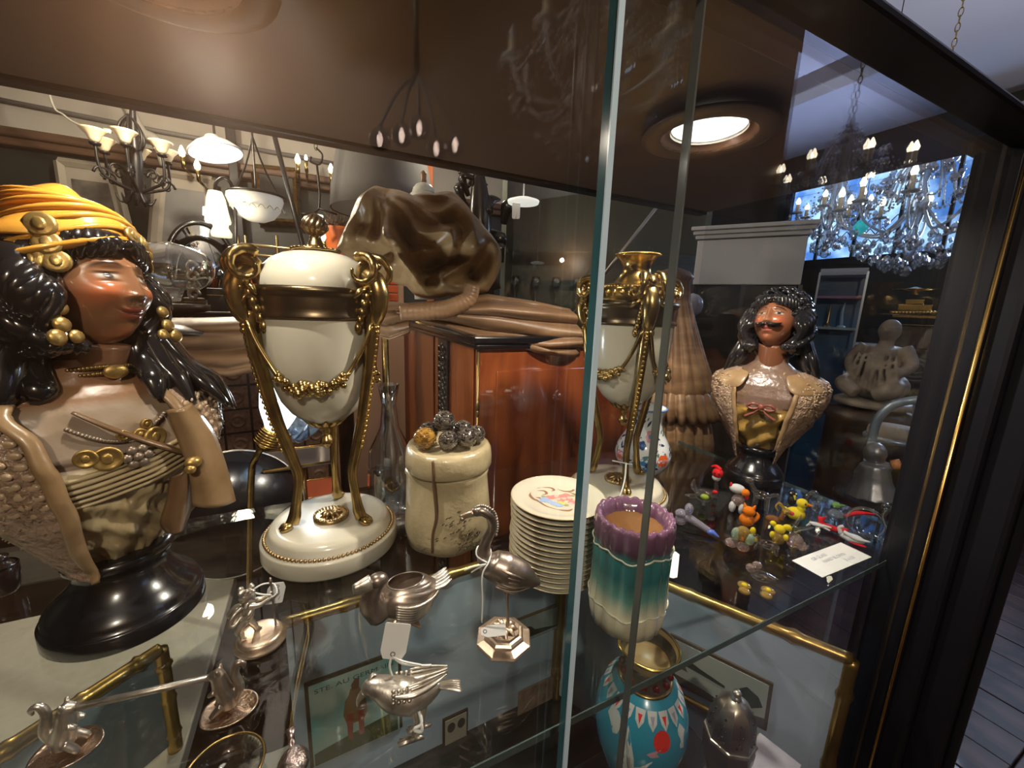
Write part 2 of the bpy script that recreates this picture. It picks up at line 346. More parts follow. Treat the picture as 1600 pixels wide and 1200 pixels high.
def door(name, x0, x1, y, edge_side, th=.006):
    m = MB(); m.box(((x0+x1)/2, y, 0.1+CZ), (x1-x0, th, 0.955))
    o = ob(name, m, M['pane'], cab, smooth=False)
    xe = x0 if edge_side < 0 else x1
    m = MB(); m.box((xe+edge_side*0.0004, y, 0.1+CZ), (0.0016, th+.0006, 0.955)); ob('polished_edge', m, M['edge'] if edge_side < 0 else M['edge_grey'], o, smooth=False)
    if edge_side < 0: m = MB(); m.box((xe+edge_side*.0004+.0003, y-th/2-.0002, 0.1+CZ), (.004, .0012, .955)); ob('ground_bevel', m, M['edge_pale'], o, smooth=False)
    return o
door('sliding_door', 0.1535, 0.765, 0.201, -1, .0085)
door('sliding_door', -0.80, 0.2285, 0.2135, 1)
# downlights
M['bulb'] = emis('bulb_glow', (1, 0.94, 0.84), 1.7)
M['copper'] = mat('copper_trim', (0.62, 0.36, 0.24), 0.35, 0.6)
def downlight(loc, label):
    t = thing('downlight', label, 'lamp', loc); t.scale = (1.5, 1.5, 1.0)
    m = MB(); m.lathe([(0.040, -0.002), (0.042, -0.006), (0.052, -0.007), (0.058, -0.004), (0.059, 0.0), (0.04, 0.0), (0.040, -0.002)], 40); ob('trim_ring', m, M['soffit'], t)
    m = MB(); m.lathe([(0.041, -0.004), (0.037, 0.004), (0.034, 0.012), (0.033, 0.013)], 40); ob('inner_collar', m, M['copper'], t)
    m = MB(); m.lathe([(0.0, 0.0035), (0.015, 0.0028), (0.027, 0.004), (0.032, 0.0075), (0.032, 0.0095), (0, 0.0095)], 32); ob('lamp_face', m, M['bulb'], t)
    m = MB(); m.lathe([(0.033, 0.0036), (0.0335, 0.0096), (0.030, 0.0098)], 32, mod=None); ob('reflector', m, M['silver'], t)
downlight((SPOT_R[0]+0.0, SPOT_R[1], 0.6045), 'round recessed downlight glowing in the brown cabinet ceiling, beside the glass door edges')
downlight((SPOT_L[0], 0.425, 0.6045), 'round recessed downlight in the cabinet ceiling, above the woman bust')
# the glass shelf
m = MB(); m.box((0.045, 0.5, -0.004), (1.74, 0.53, 0.008)); sh = ob('glass_shelf', m, M['shelf_glass'], smooth=False)
tag(sh, 'clear greenish glass shelf carrying the busts, urns and small silver', 'shelf')
m = MB(); m.box((0.045, 0.2346, -0.004), (1.74, 0.0012, 0.0078)); ob('polished_edge', m, M['edge_dull'], sh, smooth=False)
m = MB(); m.box((0.9154, 0.5, -0.004), (0.0012, 0.53, 0.0078)); ob('polished_edge', m, M['edge_dull'], sh, smooth=False)
# ================================================================== pair of alabaster and gilt-bronze urns
def ram_head(parent):
    """built round +X: outer side faces +X, muzzle down"""
    m = MB()
    m.tube([(.066, 0, .395), (.080, 0, .388), (.086, 0, .370), (.085, 0, .350), (.080, 0, .336), (.076, 0, .331)], [.008, .013, .0135, .011, .0085, .004], 14, sm=3)
    m.tube([(.060, 0, .378), (.066, 0, .40), (.078, 0, .407), (.088, 0, .402)], [.008, .010, .009, .004], 10, sm=3)
    for s in (-1, 1):
        pts, rr = [], []
        for k in range(17):
            a = 2.2-k*0.36; r = .0215*(1-k*0.042)
            pts.append((.076+r*math.cos(a), s*(.010+k*.0011), .396+r*math.sin(a))); rr.append(.0062*(1-k*.045)*(1+.16*(k % 2)))
        m.tube(pts, rr, 8, sm=2)
        m.ell((.083, s*.012, .372), (.004, .003, .004)); m.tube([(.078, s*.010, .378), (.074, s*.022, .372), (.070, s*.027, .364)], [.003, .0045, .001], 6)
        for k in range(5): m.ell((.074-.003*k, s*(.009+.001*k), .366-.010*k), (.006, .005, .008))
    for k in range(6): m.tube([(.062+.003*k, 0, .36-.001*k), (.077+.001*k, .012-.004*k, .366), (.086, .009-.0035*k, .352)], .0016, 5)
    for q in m.v: q[:, 0] += .007
    return ob('ram_head', m, M['gold'], parent)
def urn_leg(parent):
    m = MB()
    P = [(.074, 0, .345), (.073, 0, .31), (.066, 0, .26), (.054, 0, .20), (.044, 0, .15), (.0385, 0, .12), (.043, 0, .092), (.047, 0, .072), (.049, 0, .060), (.053, 0, .050)]
    m.tube(P, [.009, .0095, .0085, .0078, .0074, .0068, .0064, .0072, .0086, .0088], 12, sm=4, flat=0.85)
    for s in (-.0026, .0026): m.tube([(.055, s, .050), (.064, s*1.4, .046), (.069, s*1.5, .0445)], [.0062, .0055, .002], 8)
    for q in m.v: q[:, 0] += .007*np.clip((q[:, 2]-.08)/.12, 0, 1)
    l = ob('leg', m, M['gold'], parent)
    m = MB()
    for k in range(24):
        z = .335-k*.0076; x = np.interp(z, [.15, .20, .26, .31, .345], [.044, .054, .066, .073, .074])+.0082
        m.ell((x+.007*min(1, (z-.08)/.12), 0, z), (.0022, .0032, .0028), nu=8, nv=5)
    for k in range(5): m.ell((.089, 0, .345-.006*k), (.004, .008-.001*k, .005), nu=8, nv=6)
    ob('husk_chain', m, M['gold_hi'], l); return l
def garland(parent, a0, a1):
    m = MB(); pts = []; am, dz = (a0+a1)/2, .0
    for k in range(25):
        t = k/24; a = a0+(a1-a0)*t; z = .333-.082*(1-(2*t-1)**4*0.86-0.14*(2*t-1)**2); 
        rb = np.interp(z, [.20, .225, .25, .28, .31, .345], [.035, .0525, .062, .0668, .0695, .0708])+.0045
        rr = rb+(.086-rb)*max(0, (abs(2*t-1)-.72)/.28)**1.5
        pts.append((rr*math.cos(a), rr*math.sin(a), z))
    m.tube(pts, .0032, 8, sm=2)
    for k in range(5, 20):
        c = np.array(pts[k]); g = 1-abs(k-12)/9
        for q in range(5):
            m.ell(c+np.array([RN.uniform(-1, 1), RN.uniform(-1, 1), RN.uniform(-1, 1)])*.0055, (.0036+.0028*g)*RN.uniform(.7, 1.2), nu=8, nv=6)
        if k % 2:
            d = np.array([RN.uniform(-1, 1), RN.uniform(-1, 1), RN.uniform(-1, 1)])*.006
            m.tube([c, c+d*1.2, c+d*2+[0, 0, -.004]], [.001, .0045, .0006], 6, flat=.4)
    return ob('garland', m, M['gold'], parent)
def urn(fr, label, a_first, lidded):
    t = thing('urn', label, 'urn', fr.loc, fr.rot, 'pair of alabaster urns')
    m = MB(); m.lathe([(0, 0), (.092, 0), (.0935, .003), (.0935, .022), (.0925, .025), (.086, .0265), (.0845, .029), (.0825, .036), (.079, .041), (.070, .0425), (0, .0435)], 72)
    b = ob('marble_base', m, M['marble'], t)
    m = MB()
    for k in range(96):
        a = k*2*PI/96; m.ell((.0875*math.cos(a), .0875*math.sin(a), .0278), .0027, nu=7, nv=5)
    ob('bead_rim', m, mat('brass_beads', (.5, .34, .17), .3, 1.0), b)
    m = MB(); m.lathe([(0, .0035), (.012, .0045), (.018, .0035), (.022, .005), (.0245, .004), (.0245, -.001)], 40, M=xf((0, -.004, .0438)))
    for k in range(9):
        a = k*2*PI/9; m.tube([(0, -.004, .0475), (.008*math.cos(a), -.004+.008*math.sin(a), .0505), (.016*math.cos(a), -.004+.016*math.sin(a), .047)], [.002, .0035, .001], 6)
    for k in range(30):
        a = k*2*PI/30; m.ell((.0225*math.cos(a), -.004+.0225*math.sin(a), .0485), .002, nu=6, nv=5)
    ob('medallion', m, M['bronze'] if False else mat('aged_gilt', (.36, .25, .12), .34, 1.0, bump=(120, .3)), b)
    m = MB(); m.lathe([(0, .187), (.014, .188), (.029, .196), (.043, .208), (.054, .225), (.0625, .25), (.0675, .28), (.0705, .315), (.0715, .345), (.0715, .352)], 64)
    ob('alabaster_bowl', m, M['marble'], t)
    m = MB(); m.lathe([(.0712, .336), (.0742, .337), (.0748, .340), (.0732, .343), (.0732, .350), (.0742, .362), (.0738, .366), (.0758, .368), (.0762, .373), (.0735, .376), (.066, .3765)], 72)
    ob('bronze_band', m, M['bronze'], t)
    m = MB(); m.lathe([(0, .168), (.004, .170), (.007, .176), (.005, .182), (.010, .186), (.020, .190), (.030, .199), (.0285, .2)], 24)
    for k in range(12):
        a = k*2*PI/12; m.tube([(.008*math.cos(a), .008*math.sin(a), .182), (.021*math.cos(a), .021*math.sin(a), .190), (.036*math.cos(a), .036*math.sin(a), .204)], [.003, .006, .0015], 7, flat=.5)
    m.tube([(0, 0, .172), (0, 0, .16), (0, 0, .150)], [.004, .010, .002], 10, sm=3); ob('leaf_cup', m, M['gold'], t)
    if lidded:
        m = MB(); m.lathe([(.070, .376), (.070, .380), (.0685, .389), (.063, .401), (.053, .411), (.040, .418), (.025, .422), (0, .4235)], 56); l = ob('lid', m, M['marble'], t)
        m = MB(); m.lathe([(0, .430), (.030, .4305), (.0305, .433), (.02, .4345), (.011, .436), (.010, .440), (.0075, .445), (.0065, .449), (.0075, .452), (.005, .454), (0, .4545)], 32)
        for k in range(22):
            a = k*2*PI/22; m.ell((.028*math.cos(a), .028*math.sin(a), .433), (.003, .003, .002), nu=6, nv=5)
        f = ob('finial', m, M['gold'], l, loc=(0, 0, -.008)); f.scale.z = 1.0
        m = MB()
        for k in range(10):
            a = k*2*PI/10; m.tube([(.004*math.cos(a), .004*math.sin(a), .453), (.0125*math.cos(a), .0125*math.sin(a), .463), (.0095*math.cos(a+.5), .0095*math.sin(a+.5), .473), (0, 0, .480)], [.0025, .0050, .0035, .001], 6, sm=2)
        ob('flame_bud', m, mat('bud_bronze', (.3, .22, .13), .3, 1.0), l, loc=(0, 0, -.010))
    else:
        m = MB(); m.lathe([(.070, .376), (.0715, .385), (.068, .395), (.069, .398), (.064, .402), (.045, .406), (.032, .414), (.0245, .424), (.0235, .432), (.027, .443), (.0335, .450), (.0365, .452), (.0365, .455), (.033, .456), (.027, .452), (.02, .44), (0, .44)], 48)
        n = ob('candle_nozzle', m, M['gold_hi'], t)
        for r, z, q in ((.0367, .4545, 56), (.0685, .399, 76)):
            m = MB()
            for k in range(q):
                a = k*2*PI/q; m.ell((r*math.cos(a), r*math.sin(a), z), .0017, nu=6, nv=5)
            ob('bead_rim', m, M['gold_hi'], n)
        m = MB()
        for k in range(34):
            a = k*2*PI/34; m.ell((.0705*math.cos(a), .0705*math.sin(a), .388), (.004, .004, .006), nu=6, nv=6)
        ob('leaf_band', m, M['gold_hi'], n)
    h0 = l0 = None
    for k in range(3):
        a = a_first+k*2*PI/3
        if k == 0: h0, l0 = ram_head(t), urn_leg(t); hs, ls = h0, l0
        else:
            hs = h0.copy(); COL.objects.link(hs); hs.parent = t; ls = l0.copy(); COL.objects.link(ls); ls.parent = t
            for g in l0.children: d = g.copy(); COL.objects.link(d); d.parent = ls
        hs.rotation_euler.z = a; ls.rotation_euler.z = a
        garland(t, a+.06, a+2*PI/3-.06)
    return t
FU1 = Fr(at_z(520, 846, 0)); FU2 = Fr(at_z(962, 781, 0))
urn(FU1, 'white alabaster urn with domed lid and gilt ram heads, beside the woman bust', rad(198), True)
u2 = urn(FU2, 'white alabaster urn with open gilt candle nozzle, behind the stacked plates', rad(166), False)
m = MB(); m.tube([(.022, -.042, .092), (.006, -.052, .097), (-.012, -.054, .099)], .0012, 6, sm=3); m.tube([(.012, -.052, .096), (.012, -.064, .07), (.006, -.085, .045)], .0014, 6, sm=3)
ob('tag_string', m, M['string'], u2)
# ================================================================== china on the shelf
# sack shaped jar with nuts on its lid
FS = Fr(at_z(700, 835, 0))
M['sack'] = mat('glazed_stoneware', (0.56, 0.46, 0.28), 0.28, var=(16, (0.30, 0.235, 0.135), 0.8), bump=(150, 0.5, 0.0015), coat=0.3)
t = fthing('sack_jar', 'beige glazed jar shaped like a tied sack of nuts, standing behind the silver crane', 'jar', FS)
def sackm(T, Z): return 1+.022*np.sin(3*T+40*Z)+.015*np.sin(7*T-25*Z)+.012*np.sin(2*T+1)
m = MB(); m.lathe([(0, 0), (.05, 0), (.064, .004), (.0665, .02), (.065, .045), (.0625, .07), (.061, .09), (.060, .108), (.062, .114), (.061, .118), (.058, .119)], 64, mod=sackm); ob('body', m, M['sack'], t)
m = MB(); m.lathe([(.058, .1175), (.063, .118), (.0655, .122), (.0655, .134), (.064, .146), (.061, .152), (.055, .154), (.047, .150), (.02, .151), (0, .152)], 64, mod=lambda T, Z: 1+.02*np.sin(3*T+1)+.01*np.sin(5*T)); lid = ob('lid', m, M['sack'], t)
m = MB(); m.tube([(-.021, -.062, .15), (-.020, -.0645, .13), (-.019, -.0605, .112), (-.017, -.062, .09), (-.016, -.064, .065), (-.021, -.0635, .04), (-.022, -.064, .012)], [.0015, .002, .003, .0028, .0025, .0022, .0018], 6, sm=4); ob('seam', m, mat('brown_glaze', (.13, .07, .035), .3), t)
m = MB()
for q in range(130):
    gx, gz = RN.choice([(-.002, .025), (.02, .03), (-.03, .02), (.012, .055), (.03, .02)]); a = -PI/2+(gx+RN.gauss(0, .012))/.065; z = gz+RN.gauss(0, .008)
    if z < .006: continue
    r = .0655; c = np.array([r*math.cos(a), r*math.sin(a), z]); d = np.array([-math.sin(a), math.cos(a), .5])*.002
    m.tube([c-d, c+[0, 0, .001], c+d], .0007, 4)
ob('stamped_marks', m, mat('dark_glaze', (.10, .07, .045), .35), t)
nutc = [(-.034, -.020, .168, .0165, 1), (.0, -.026, .166, .0145, 0), (.026, -.018, .167, .0155, 0), (.022, .012, .169, .016, 0), (-.006, -.001, .188, .0165, 0), (.042, .004, .165, .0145, 0), (-.03, .014, .168, .015, 0)]
def nutmat(n, a, b):
    mm = mat(n, a, .12, coat=.6); N, L = nodes(mm); wv = N.new('ShaderNodeTexNoise'); wv.inputs['Scale'].default_value = 75; wv.inputs['Distortion'].default_value = 2.5
    tc = N.new('ShaderNodeTexCoord'); mp = N.new('ShaderNodeMapping'); mp.inputs['Scale'].default_value = (1, 1, 2.6); L.new(tc.outputs['Object'], mp.inputs[0]); L.new(mp.outputs[0], wv.inputs[0])
    rp = N.new('ShaderNodeValToRGB'); rp.color_ramp.elements[0].position = .42; rp.color_ramp.elements[0].color = (*a, 1); rp.color_ramp.elements[1].position = .55; rp.color_ramp.elements[1].color = (*b, 1)
    L.new(wv.outputs['Fac'], rp.inputs[0]); L.new(rp.outputs[0], N['Principled BSDF'].inputs['Base Color']); return mm
NM = [nutmat('grey_walnut', (.02, .016, .016), (.13, .11, .09)), nutmat('amber_walnut', (.36, .19, .035), (.12, .055, .015))]
for x, y, z, r, k in nutc:
    m = MB(); th = np.linspace(0, 2*PI, 28, endpoint=False); ph = np.linspace(0, PI, 18); P, T = np.meshgrid(ph, th, indexing='ij')
    rr = r*(1+.035*np.sin(9*T+5*np.sin(3*P))*np.sin(P)+.03*np.sin(7*P+2*np.cos(4*T)))
    m.grid(np.stack([rr*np.sin(P)*np.cos(T), rr*np.sin(P)*np.sin(T), rr*np.cos(P)*.97], -1), cv=True, M=xf((0, 0, 0), rotm('X', RN.uniform(0, 3))))
    ob('walnut', m, NM[k], lid, loc=(x, y, z))
# stack of dessert plates
FP = Fr(at_z(866, 886, 0)); PR = .064
M['plate'] = mat('ivory_plate', (0.56, 0.52, 0.42), 0.18, coat=0.4)
M['gilt_line'] = mat('gilt_line', (0.55, 0.45, 0.28), 0.3, 0.2)
def plate_mesh():
    m = MB(); m.lathe([(0, .0015), (.03, .0015), (.034, 0), (.037, .0012), (.048, .0035), (PR, .0075), (PR+.0006, .0085), (PR-.0006, .0093), (.049, .0052), (.04, .0034), (0, .0034)], 56); return m
NPL = 15; dzp = .0072; p0 = None
for k in range(NPL):
    top = k == NPL-1; ORD = 'first second third fourth fifth sixth seventh eighth ninth tenth eleventh twelfth thirteenth'.split(); lab = 'plain-rimmed ivory dessert plate, '+ORD[min(k, 12)]+' counted up from the bottom of the stack'
    if top: lab = 'topmost ivory dessert plate, painted with pink roses and brown scrolls'
    elif k == 0: lab = 'lowest ivory dessert plate of the stack, resting on the glass'
    elif k == NPL-2: lab = 'ivory dessert plate directly under the rose-painted top plate'
    loc = (FP.loc[0]+RN.uniform(-.0011, .0011), FP.loc[1]+RN.uniform(-.0011, .0011), k*dzp)
    if p0 is None:
        o = thing('dessert_plate', lab, 'plate', loc, FP.rot, 'stacked dessert plates'); ob('dish', plate_mesh(), M['plate'], o)
        m = MB(); m.lathe([(PR+.0001, .0078), (PR+.0008, .0084), (PR+.0001, .009), (PR-.0012, .0094), (PR-.0012, .0088)], 56); ob('gilt_rim', m, M['gilt_line'], o); p0 = o
    else: o = dup(p0, loc, FP.rot+RN.uniform(-.2, .2), lab)
    if top:
        o.rotation_euler.z = FP.rot
        for c in o.children:
            if c.name.startswith('dish'): dish = c
def flat_stroke(mb, pts, wd, z, sm=4):
    P = np.array([(a, b, 0) for a, b in pts]); r = np.linspace(1, 1, len(P)); P, r = smooth_path(P, r, sm)
    n = len(P); T = np.gradient(P, axis=0); T /= np.linalg.norm(T, axis=1)[:, None]+1e-9; Nn = np.stack([-T[:, 1], T[:, 0], T[:, 2]], 1); k = np.sin(np.linspace(.12, PI-.12, n))[:, None]*wd/2
    V = np.concatenate([P-Nn*k, P+Nn*k]); V[:, 2] = z; mb.add(V, [(i, i+1, n+i+1, n+i) for i in range(n-1)])
def plane_blob(mb, x, y, r, z, n=9, j=.25):
    V = [(x+r*(1+RN.uniform(-j, j))*math.cos(k*2*PI/n), y+r*(1+RN.uniform(-j, j))*math.sin(k*2*PI/n), z) for k in range(n)]
    mb.add(V, [tuple(range(n))])
FD = [('scroll', (.26, .14, .08)), ('rose', (.62, .22, .2)), ('rose_pale', (.72, .42, .36)), ('ribbon', (.3, .4, .62)), ('leaf', (.3, .33, .17)), ('yellow_petal', (.75, .5, .15))]
for nm, c in FD: M['dec_'+nm] = mat('plate_'+nm, c, .25)
zt = .00345
m = MB()
for st in ([(-.024, .03), (-.036, .022), (-.04, .008), (-.034, -.006), (-.026, -.012), (-.014, -.024), (.004, -.031)], [(-.024, .03), (-.012, .032), (-.006, .026), (-.010, .021)], [(-.03, .018), (-.02, .02), (-.016, .012), (-.022, .008)],
           [(-.002, .030), (.008, .025), (.018, .027), (.022, .034), (.016, .038)], [(.014, .024), (.024, .018), (.03, .008), (.026, -.002)], [(-.03, -.002), (-.022, -.004), (-.016, -.014)], [(.0, -.03), (.014, -.03), (.02, -.024)]):
    flat_stroke(m, st, .0042, zt)
ob('scroll_decoration', m, M['dec_scroll'], dish, smooth=False)
for nm, pts, r in (('rose', [(-.004, .004), (.006, .008), (.014, .002), (.004, -.003), (.012, .012), (.02, -.006), (-.012, .001)], .0062), ('rose_pale', [(-.002, .007), (.008, .003), (.016, .006), (.0, -.001), (.018, -.010)], .0036), ('ribbon', [(-.018, -.004), (-.012, -.009), (-.006, -.014), (.002, -.018), (-.02, -.010)], .005), ('leaf', [(-.02, .002), (.02, .014), (.026, -.004), (.012, -.016)], .0034), ('yellow_petal', [(.004, -.010), (.008, -.012)], .0036)):
    zt += .00006
    for x, y in pts: m = MB(); zt += .00001; plane_blob(m, x, y, r, zt); ob('flower_decoration', m, M['dec_'+nm], dish, smooth=False)
# fluted majolica holder
FF = Fr(at_z(976, 962, 0))
t = fthing('fluted_vase', 'purple, teal and cream glazed fluted pot with ragged rim, in front of the plates', 'vase', FF)
def ramp_z(stops, rough=.12, noise=.012, ax=2, coat=.6):
    mm = mat('glaze', (.5, .5, .5), rough, coat=coat); N, L = nodes(mm); tc = N.new('ShaderNodeTexCoord'); sp = N.new('ShaderNodeSeparateXYZ'); L.new(tc.outputs['Object'], sp.inputs[0])
    nz = N.new('ShaderNodeTexNoise'); nz.inputs['Scale'].default_value = 70; mp = N.new('ShaderNodeMapping'); mp.inputs['Scale'].default_value = (1, 1, .18); L.new(tc.outputs['Object'], mp.inputs[0]); L.new(mp.outputs[0], nz.inputs[0])
    ad = N.new('ShaderNodeMath'); ad.operation = 'MULTIPLY_ADD'; ad.inputs[1].default_value = noise*2; L.new(nz.outputs['Fac'], ad.inputs[0])
    sb = N.new('ShaderNodeMath'); sb.operation = 'SUBTRACT'; sb.inputs[1].default_value = noise; L.new(sp.outputs[ax], sb.inputs[0]); L.new(sb.outputs[0], ad.inputs[2])
    mr = N.new('ShaderNodeMapRange'); mr.inputs[1].default_value = stops[0][0]; mr.inputs[2].default_value = stops[-1][0]; L.new(ad.outputs[0], mr.inputs[0])
    rp = N.new('ShaderNodeValToRGB'); L.new(mr.outputs[0], rp.inputs[0]); z0, z1 = stops[0][0], stops[-1][0]
    els = rp.color_ramp.elements
    els[0].position = 0; els[0].color = (*stops[0][1], 1); els[1].position = 1; els[1].color = (*stops[-1][1], 1)
    for z, c in stops[1:-1]: el = els.new((z-z0)/(z1-z0)); el.color = (*c, 1)
    L.new(rp.outputs[0], N['Principled BSDF'].inputs['Base Color']); return mm
M['majolica'] = ramp_z([(0, (.62, .57, .43)), (.035, (.6, .56, .42)), (.055, (.12, .30, .26)), (.075, (.02, .13, .14)), (.100, (.03, .16, .17)), (.108, (.09, .045, .08)), (.14, (.20, .09, .16))])
def flm(T, Z): return 1+.055*np.abs(np.cos(8*T))*(.35+.65*np.minimum(1, Z/.02))+.012*np.sin(3*T)
prof = [(0, .001), (.037, 0), (.0412, .003), (.0425, .015), (.0432, .03), (.0422, .032), (.0415, .06), (.042, .095), (.0405, .099), (.0415, .103), (.043, .115), (.0425, .126), (.041, .132)]
m = MB(); th = np.linspace(0, 2*PI, 128, endpoint=False); pr = np.array(prof); rows = []
def rag(T): return .0028*np.abs(np.sin(11*T+.4*np.sin(3*T)))
for r, z in prof:
    zz = np.full_like(th, z)+(rag(th) if z > .125 else 0)+(.0025*np.sin(5*th) if .02 < z < .05 or .09 < z < .11 else 0); k = flm(th, zz); rows.append(np.stack([r*k*np.cos(th), r*k*np.sin(th), zz], -1))
for r, z in ((.037, .131), (.034, .122), (.032, .119)): k = 1+.03*np.abs(np.cos(8*th)); rows.append(np.stack([r*k*np.cos(th), r*k*np.sin(th), np.full_like(th, z)+(rag(th) if z > .13 else 0)], -1))
m.grid(np.array(rows), cv=True); ob('body', m, M['majolica'], t)
for zz, rr in ((.031, .0432), (.1, .0425)):
    m = MB(); pts = [(rr*flm(a, .1)*math.cos(a)*1.0, rr*flm(a, .1)*math.sin(a), zz+.0028*math.sin(5*a)) for a in np.linspace(0, 2*PI, 96, endpoint=False)]; m.tube(pts, .0011, 6, closed=True); ob('moulded_ring', m, mat('pale_glaze', (.55, .55, .42), .15, coat=.5), t)
m = MB(); m.lathe([(.0325, .1195), (.033, .118), (.032, .112), (.031, .06), (.029, .03), (0, .028)], 48); ob('lining', m, mat('buff_lining', (.55, .33, .16), .25, coat=.3), t)
# painted blue and coral vase
FV = Fr(at_z(1001, 738, 0))
t = fthing('painted_vase', 'white vase hand painted with blue, pink and orange flowers, behind the right urn', 'vase', FV)
vprof = [(0, 0), (.03, 0), (.036, .004), (.05, .018), (.059, .036), (.0605, .05), (.057, .066), (.049, .082), (.042, .094), (.037, .106), (.0345, .12), (.035, .134), (.039, .146), (.0425, .152), (.043, .154), (.041, .1545), (.035, .142), (.031, .12), (.03, .1)]
m = MB(); m.lathe(vprof, 64); b = ob('body', m, mat('white_porcelain', (.74, .76, .78), .12, coat=.5), t)
m = MB(); m.lathe([(.0424, .151), (.0434, .1528), (.0434, .154), (.0418, .1552), (.0405, .1548)], 64); ob('blue_rim', m, mat('blue_glaze', (.12, .22, .5), .2), t)
pv = np.array(vprof[:15])
def on_vase(a, z, off=.0005): r = np.interp(z, pv[1:, 1], pv[1:, 0])+off; return np.array([r*math.sin(a), -r*math.cos(a), z])
def flower(mats, a, z, R, petals, parent, nm):
    m = MB(); 
    for k in range(petals):
        q = k*2*PI/petals; ca, cz = R*.55*math.cos(q), R*.55*math.sin(q); rr = R*.52
        V = [on_vase(a+(ca+rr*math.cos(w_))/.055, z+cz+rr*math.sin(w_), .0004+.00012*k/petals) for w_ in np.linspace(0, 2*PI, 10, endpoint=False)]; m.add(V, [tuple(range(10))])
    V = [on_vase(a+(R*.35*math.cos(w_))/.055, z+R*.35*math.sin(w_), .0009) for w_ in np.linspace(0, 2*PI, 10, endpoint=False)]
    o = ob(nm, m, mats[0], parent, smooth=False); m = MB(); m.add(V, [tuple(range(10))]); ob('flower_centre', m, mats[1], o, smooth=False); return o
fb, fb2 = mat('sky_blue_glaze', (.03, .22, .5), .2), mat('deep_blue_glaze', (.02, .05, .2), .2); fo, fp = mat('orange_glaze', (.75, .13, .03), .2), mat('pink_glaze', (.6, .25, .28), .2); fg, fn = mat('green_glaze', (.12, .2, .16), .2), mat('navy_leaf', (.02, .04, .11), .2)
flower((fb, fb2), .22, .040, .0175, 8, b, 'painted_flower'); flower((fo, fp), .80, .048, .0145, 6, b, 'painted_flower'); flower((fp, fo), -.75, .088, .013, 6, b, 'painted_flower'); flower((fp, fb), .28, .098, .012, 6, b, 'painted_flower')
flower((fb2, fb), -.05, .08, .009, 5, b, 'painted_flower'); flower((fp, fo), -.9, .045, .014, 6, b, 'painted_flower')
m, m2 = MB(), MB()
for q in range(70):
    a = RN.uniform(-1.5, 1.5); z = RN.uniform(.012, .14); L_ = RN.uniform(.005, .011); d = RN.uniform(0, PI); mm = m if q % 3 else m2
    V = [on_vase(a+(L_*math.cos(d)*u-L_*.35*math.sin(d)*v)/.05, min(.15, max(.006, z+L_*math.sin(d)*u+L_*.35*math.cos(d)*v)), .0003) for u, v in ((-1, 0), (-.3, .9), (.4, .7), (1, 0), (.4, -.7), (-.3, -.9))]; mm.add(V, [tuple(range(6))])
ob('painted_leaves', m, fn, b, smooth=False)['kind'] = 'stuff'; ob('painted_leaves', m2, fg, b, smooth=False)['kind'] = 'stuff'
# ================================================================== painted busts
def G(x, z, cx, cz, sx, sz): return np.exp(-((x-cx)/sx)**2-((z-cz)/sz)**2)
def face_points(nu=150, nv=130, man=False):
    """head round the origin, face towards -Y, chin to crown about 0.105"""
    ph = np.linspace(0.02, PI-0.02, nv); th = np.linspace(-PI, PI, nu, endpoint=False)-PI/2
    th = np.concatenate([np.linspace(-PI/2-1.35, -PI/2+1.35, int(nu*.8)), np.linspace(-PI/2+1.35, 1.5*PI-1.35, int(nu*.2)+2)[1:-1]])
    P, T = np.meshgrid(ph, th, indexing='ij'); x = .0375*np.sin(P)*np.cos(T); y = .0445*np.sin(P)*np.sin(T); z = .052*np.cos(P)
    lo = np.clip(-z/.052, 0, 1); x *= 1-.26*lo**1.6; y = np.where(y < 0, y*(1-.10*lo**2), y*(1-.25*lo))
    y = np.where((y < 0), y-.004*lo*np.exp(-(x/.02)**2), y)
    f = np.clip(-y/.02, 0, 1); f = f*f*(3-2*f); ax = np.abs(x)
    d = .0022*G(ax, z, .011, .0145, .012, .004)-.0052*G(ax, z, .0155, .004, .0085, .0062)+.0040*G(ax, z, .0158, .0028, .0062, .0042)
    d += .0012*G(ax, z, .0158, .0072, .007, .0012)-.0009*G(ax, z, .0158, .0052, .0068, .0008)-.0012*G(ax, z, .0158, -.0022, .007, .0012)
    nz = np.clip((.012-z)/.030, 0, 1); ridge = np.where((z < .014) & (z > -.0175), .0028+.0050*nz**1.3, 0)
    ridge = ridge*np.clip((z+.0195)/.0035, 0, 1); d += ridge*np.exp(-(x/(.0036+.0016*nz))**2)
    d += .0032*G(ax, z, .0058, -.0152, .0030, .0034)-.0022*G(ax, z, .0032, -.0188, .0018, .0014)
    d += .0046*G(ax, z, .020, -.0125, .0100, .0095)-.0018*G(ax, z, .0165, -.027, .004, .006)
    d += .0016*G(x, z, 0, -.030, .013, .009)+.0030*G(x, z, 0, -.0268, .0082, .0021)+.0034*G(x, z, 0, -.0328, .0072, .0026)-.0030*np.exp(-(x/.0115)**2-((z+.0302-.0030*(x/.010)**2)/.0010)**2)
    d += -.0012*G(x, z, 0, -.0375, .009, .0018)+.0050*G(x, z, 0, -.0455, .0085, .0055)-.0012*G(x, z, 0, -.0215, .0016, .003)
    if man: d += .0028*G(ax, z, .006, -.0228, .008, .0028)+.0014*G(ax, z, .017, -.0222, .006, .0022)+.0010*G(ax, z, .013, .0125, .009, .003)
    y = y-d*f; return x, y, z
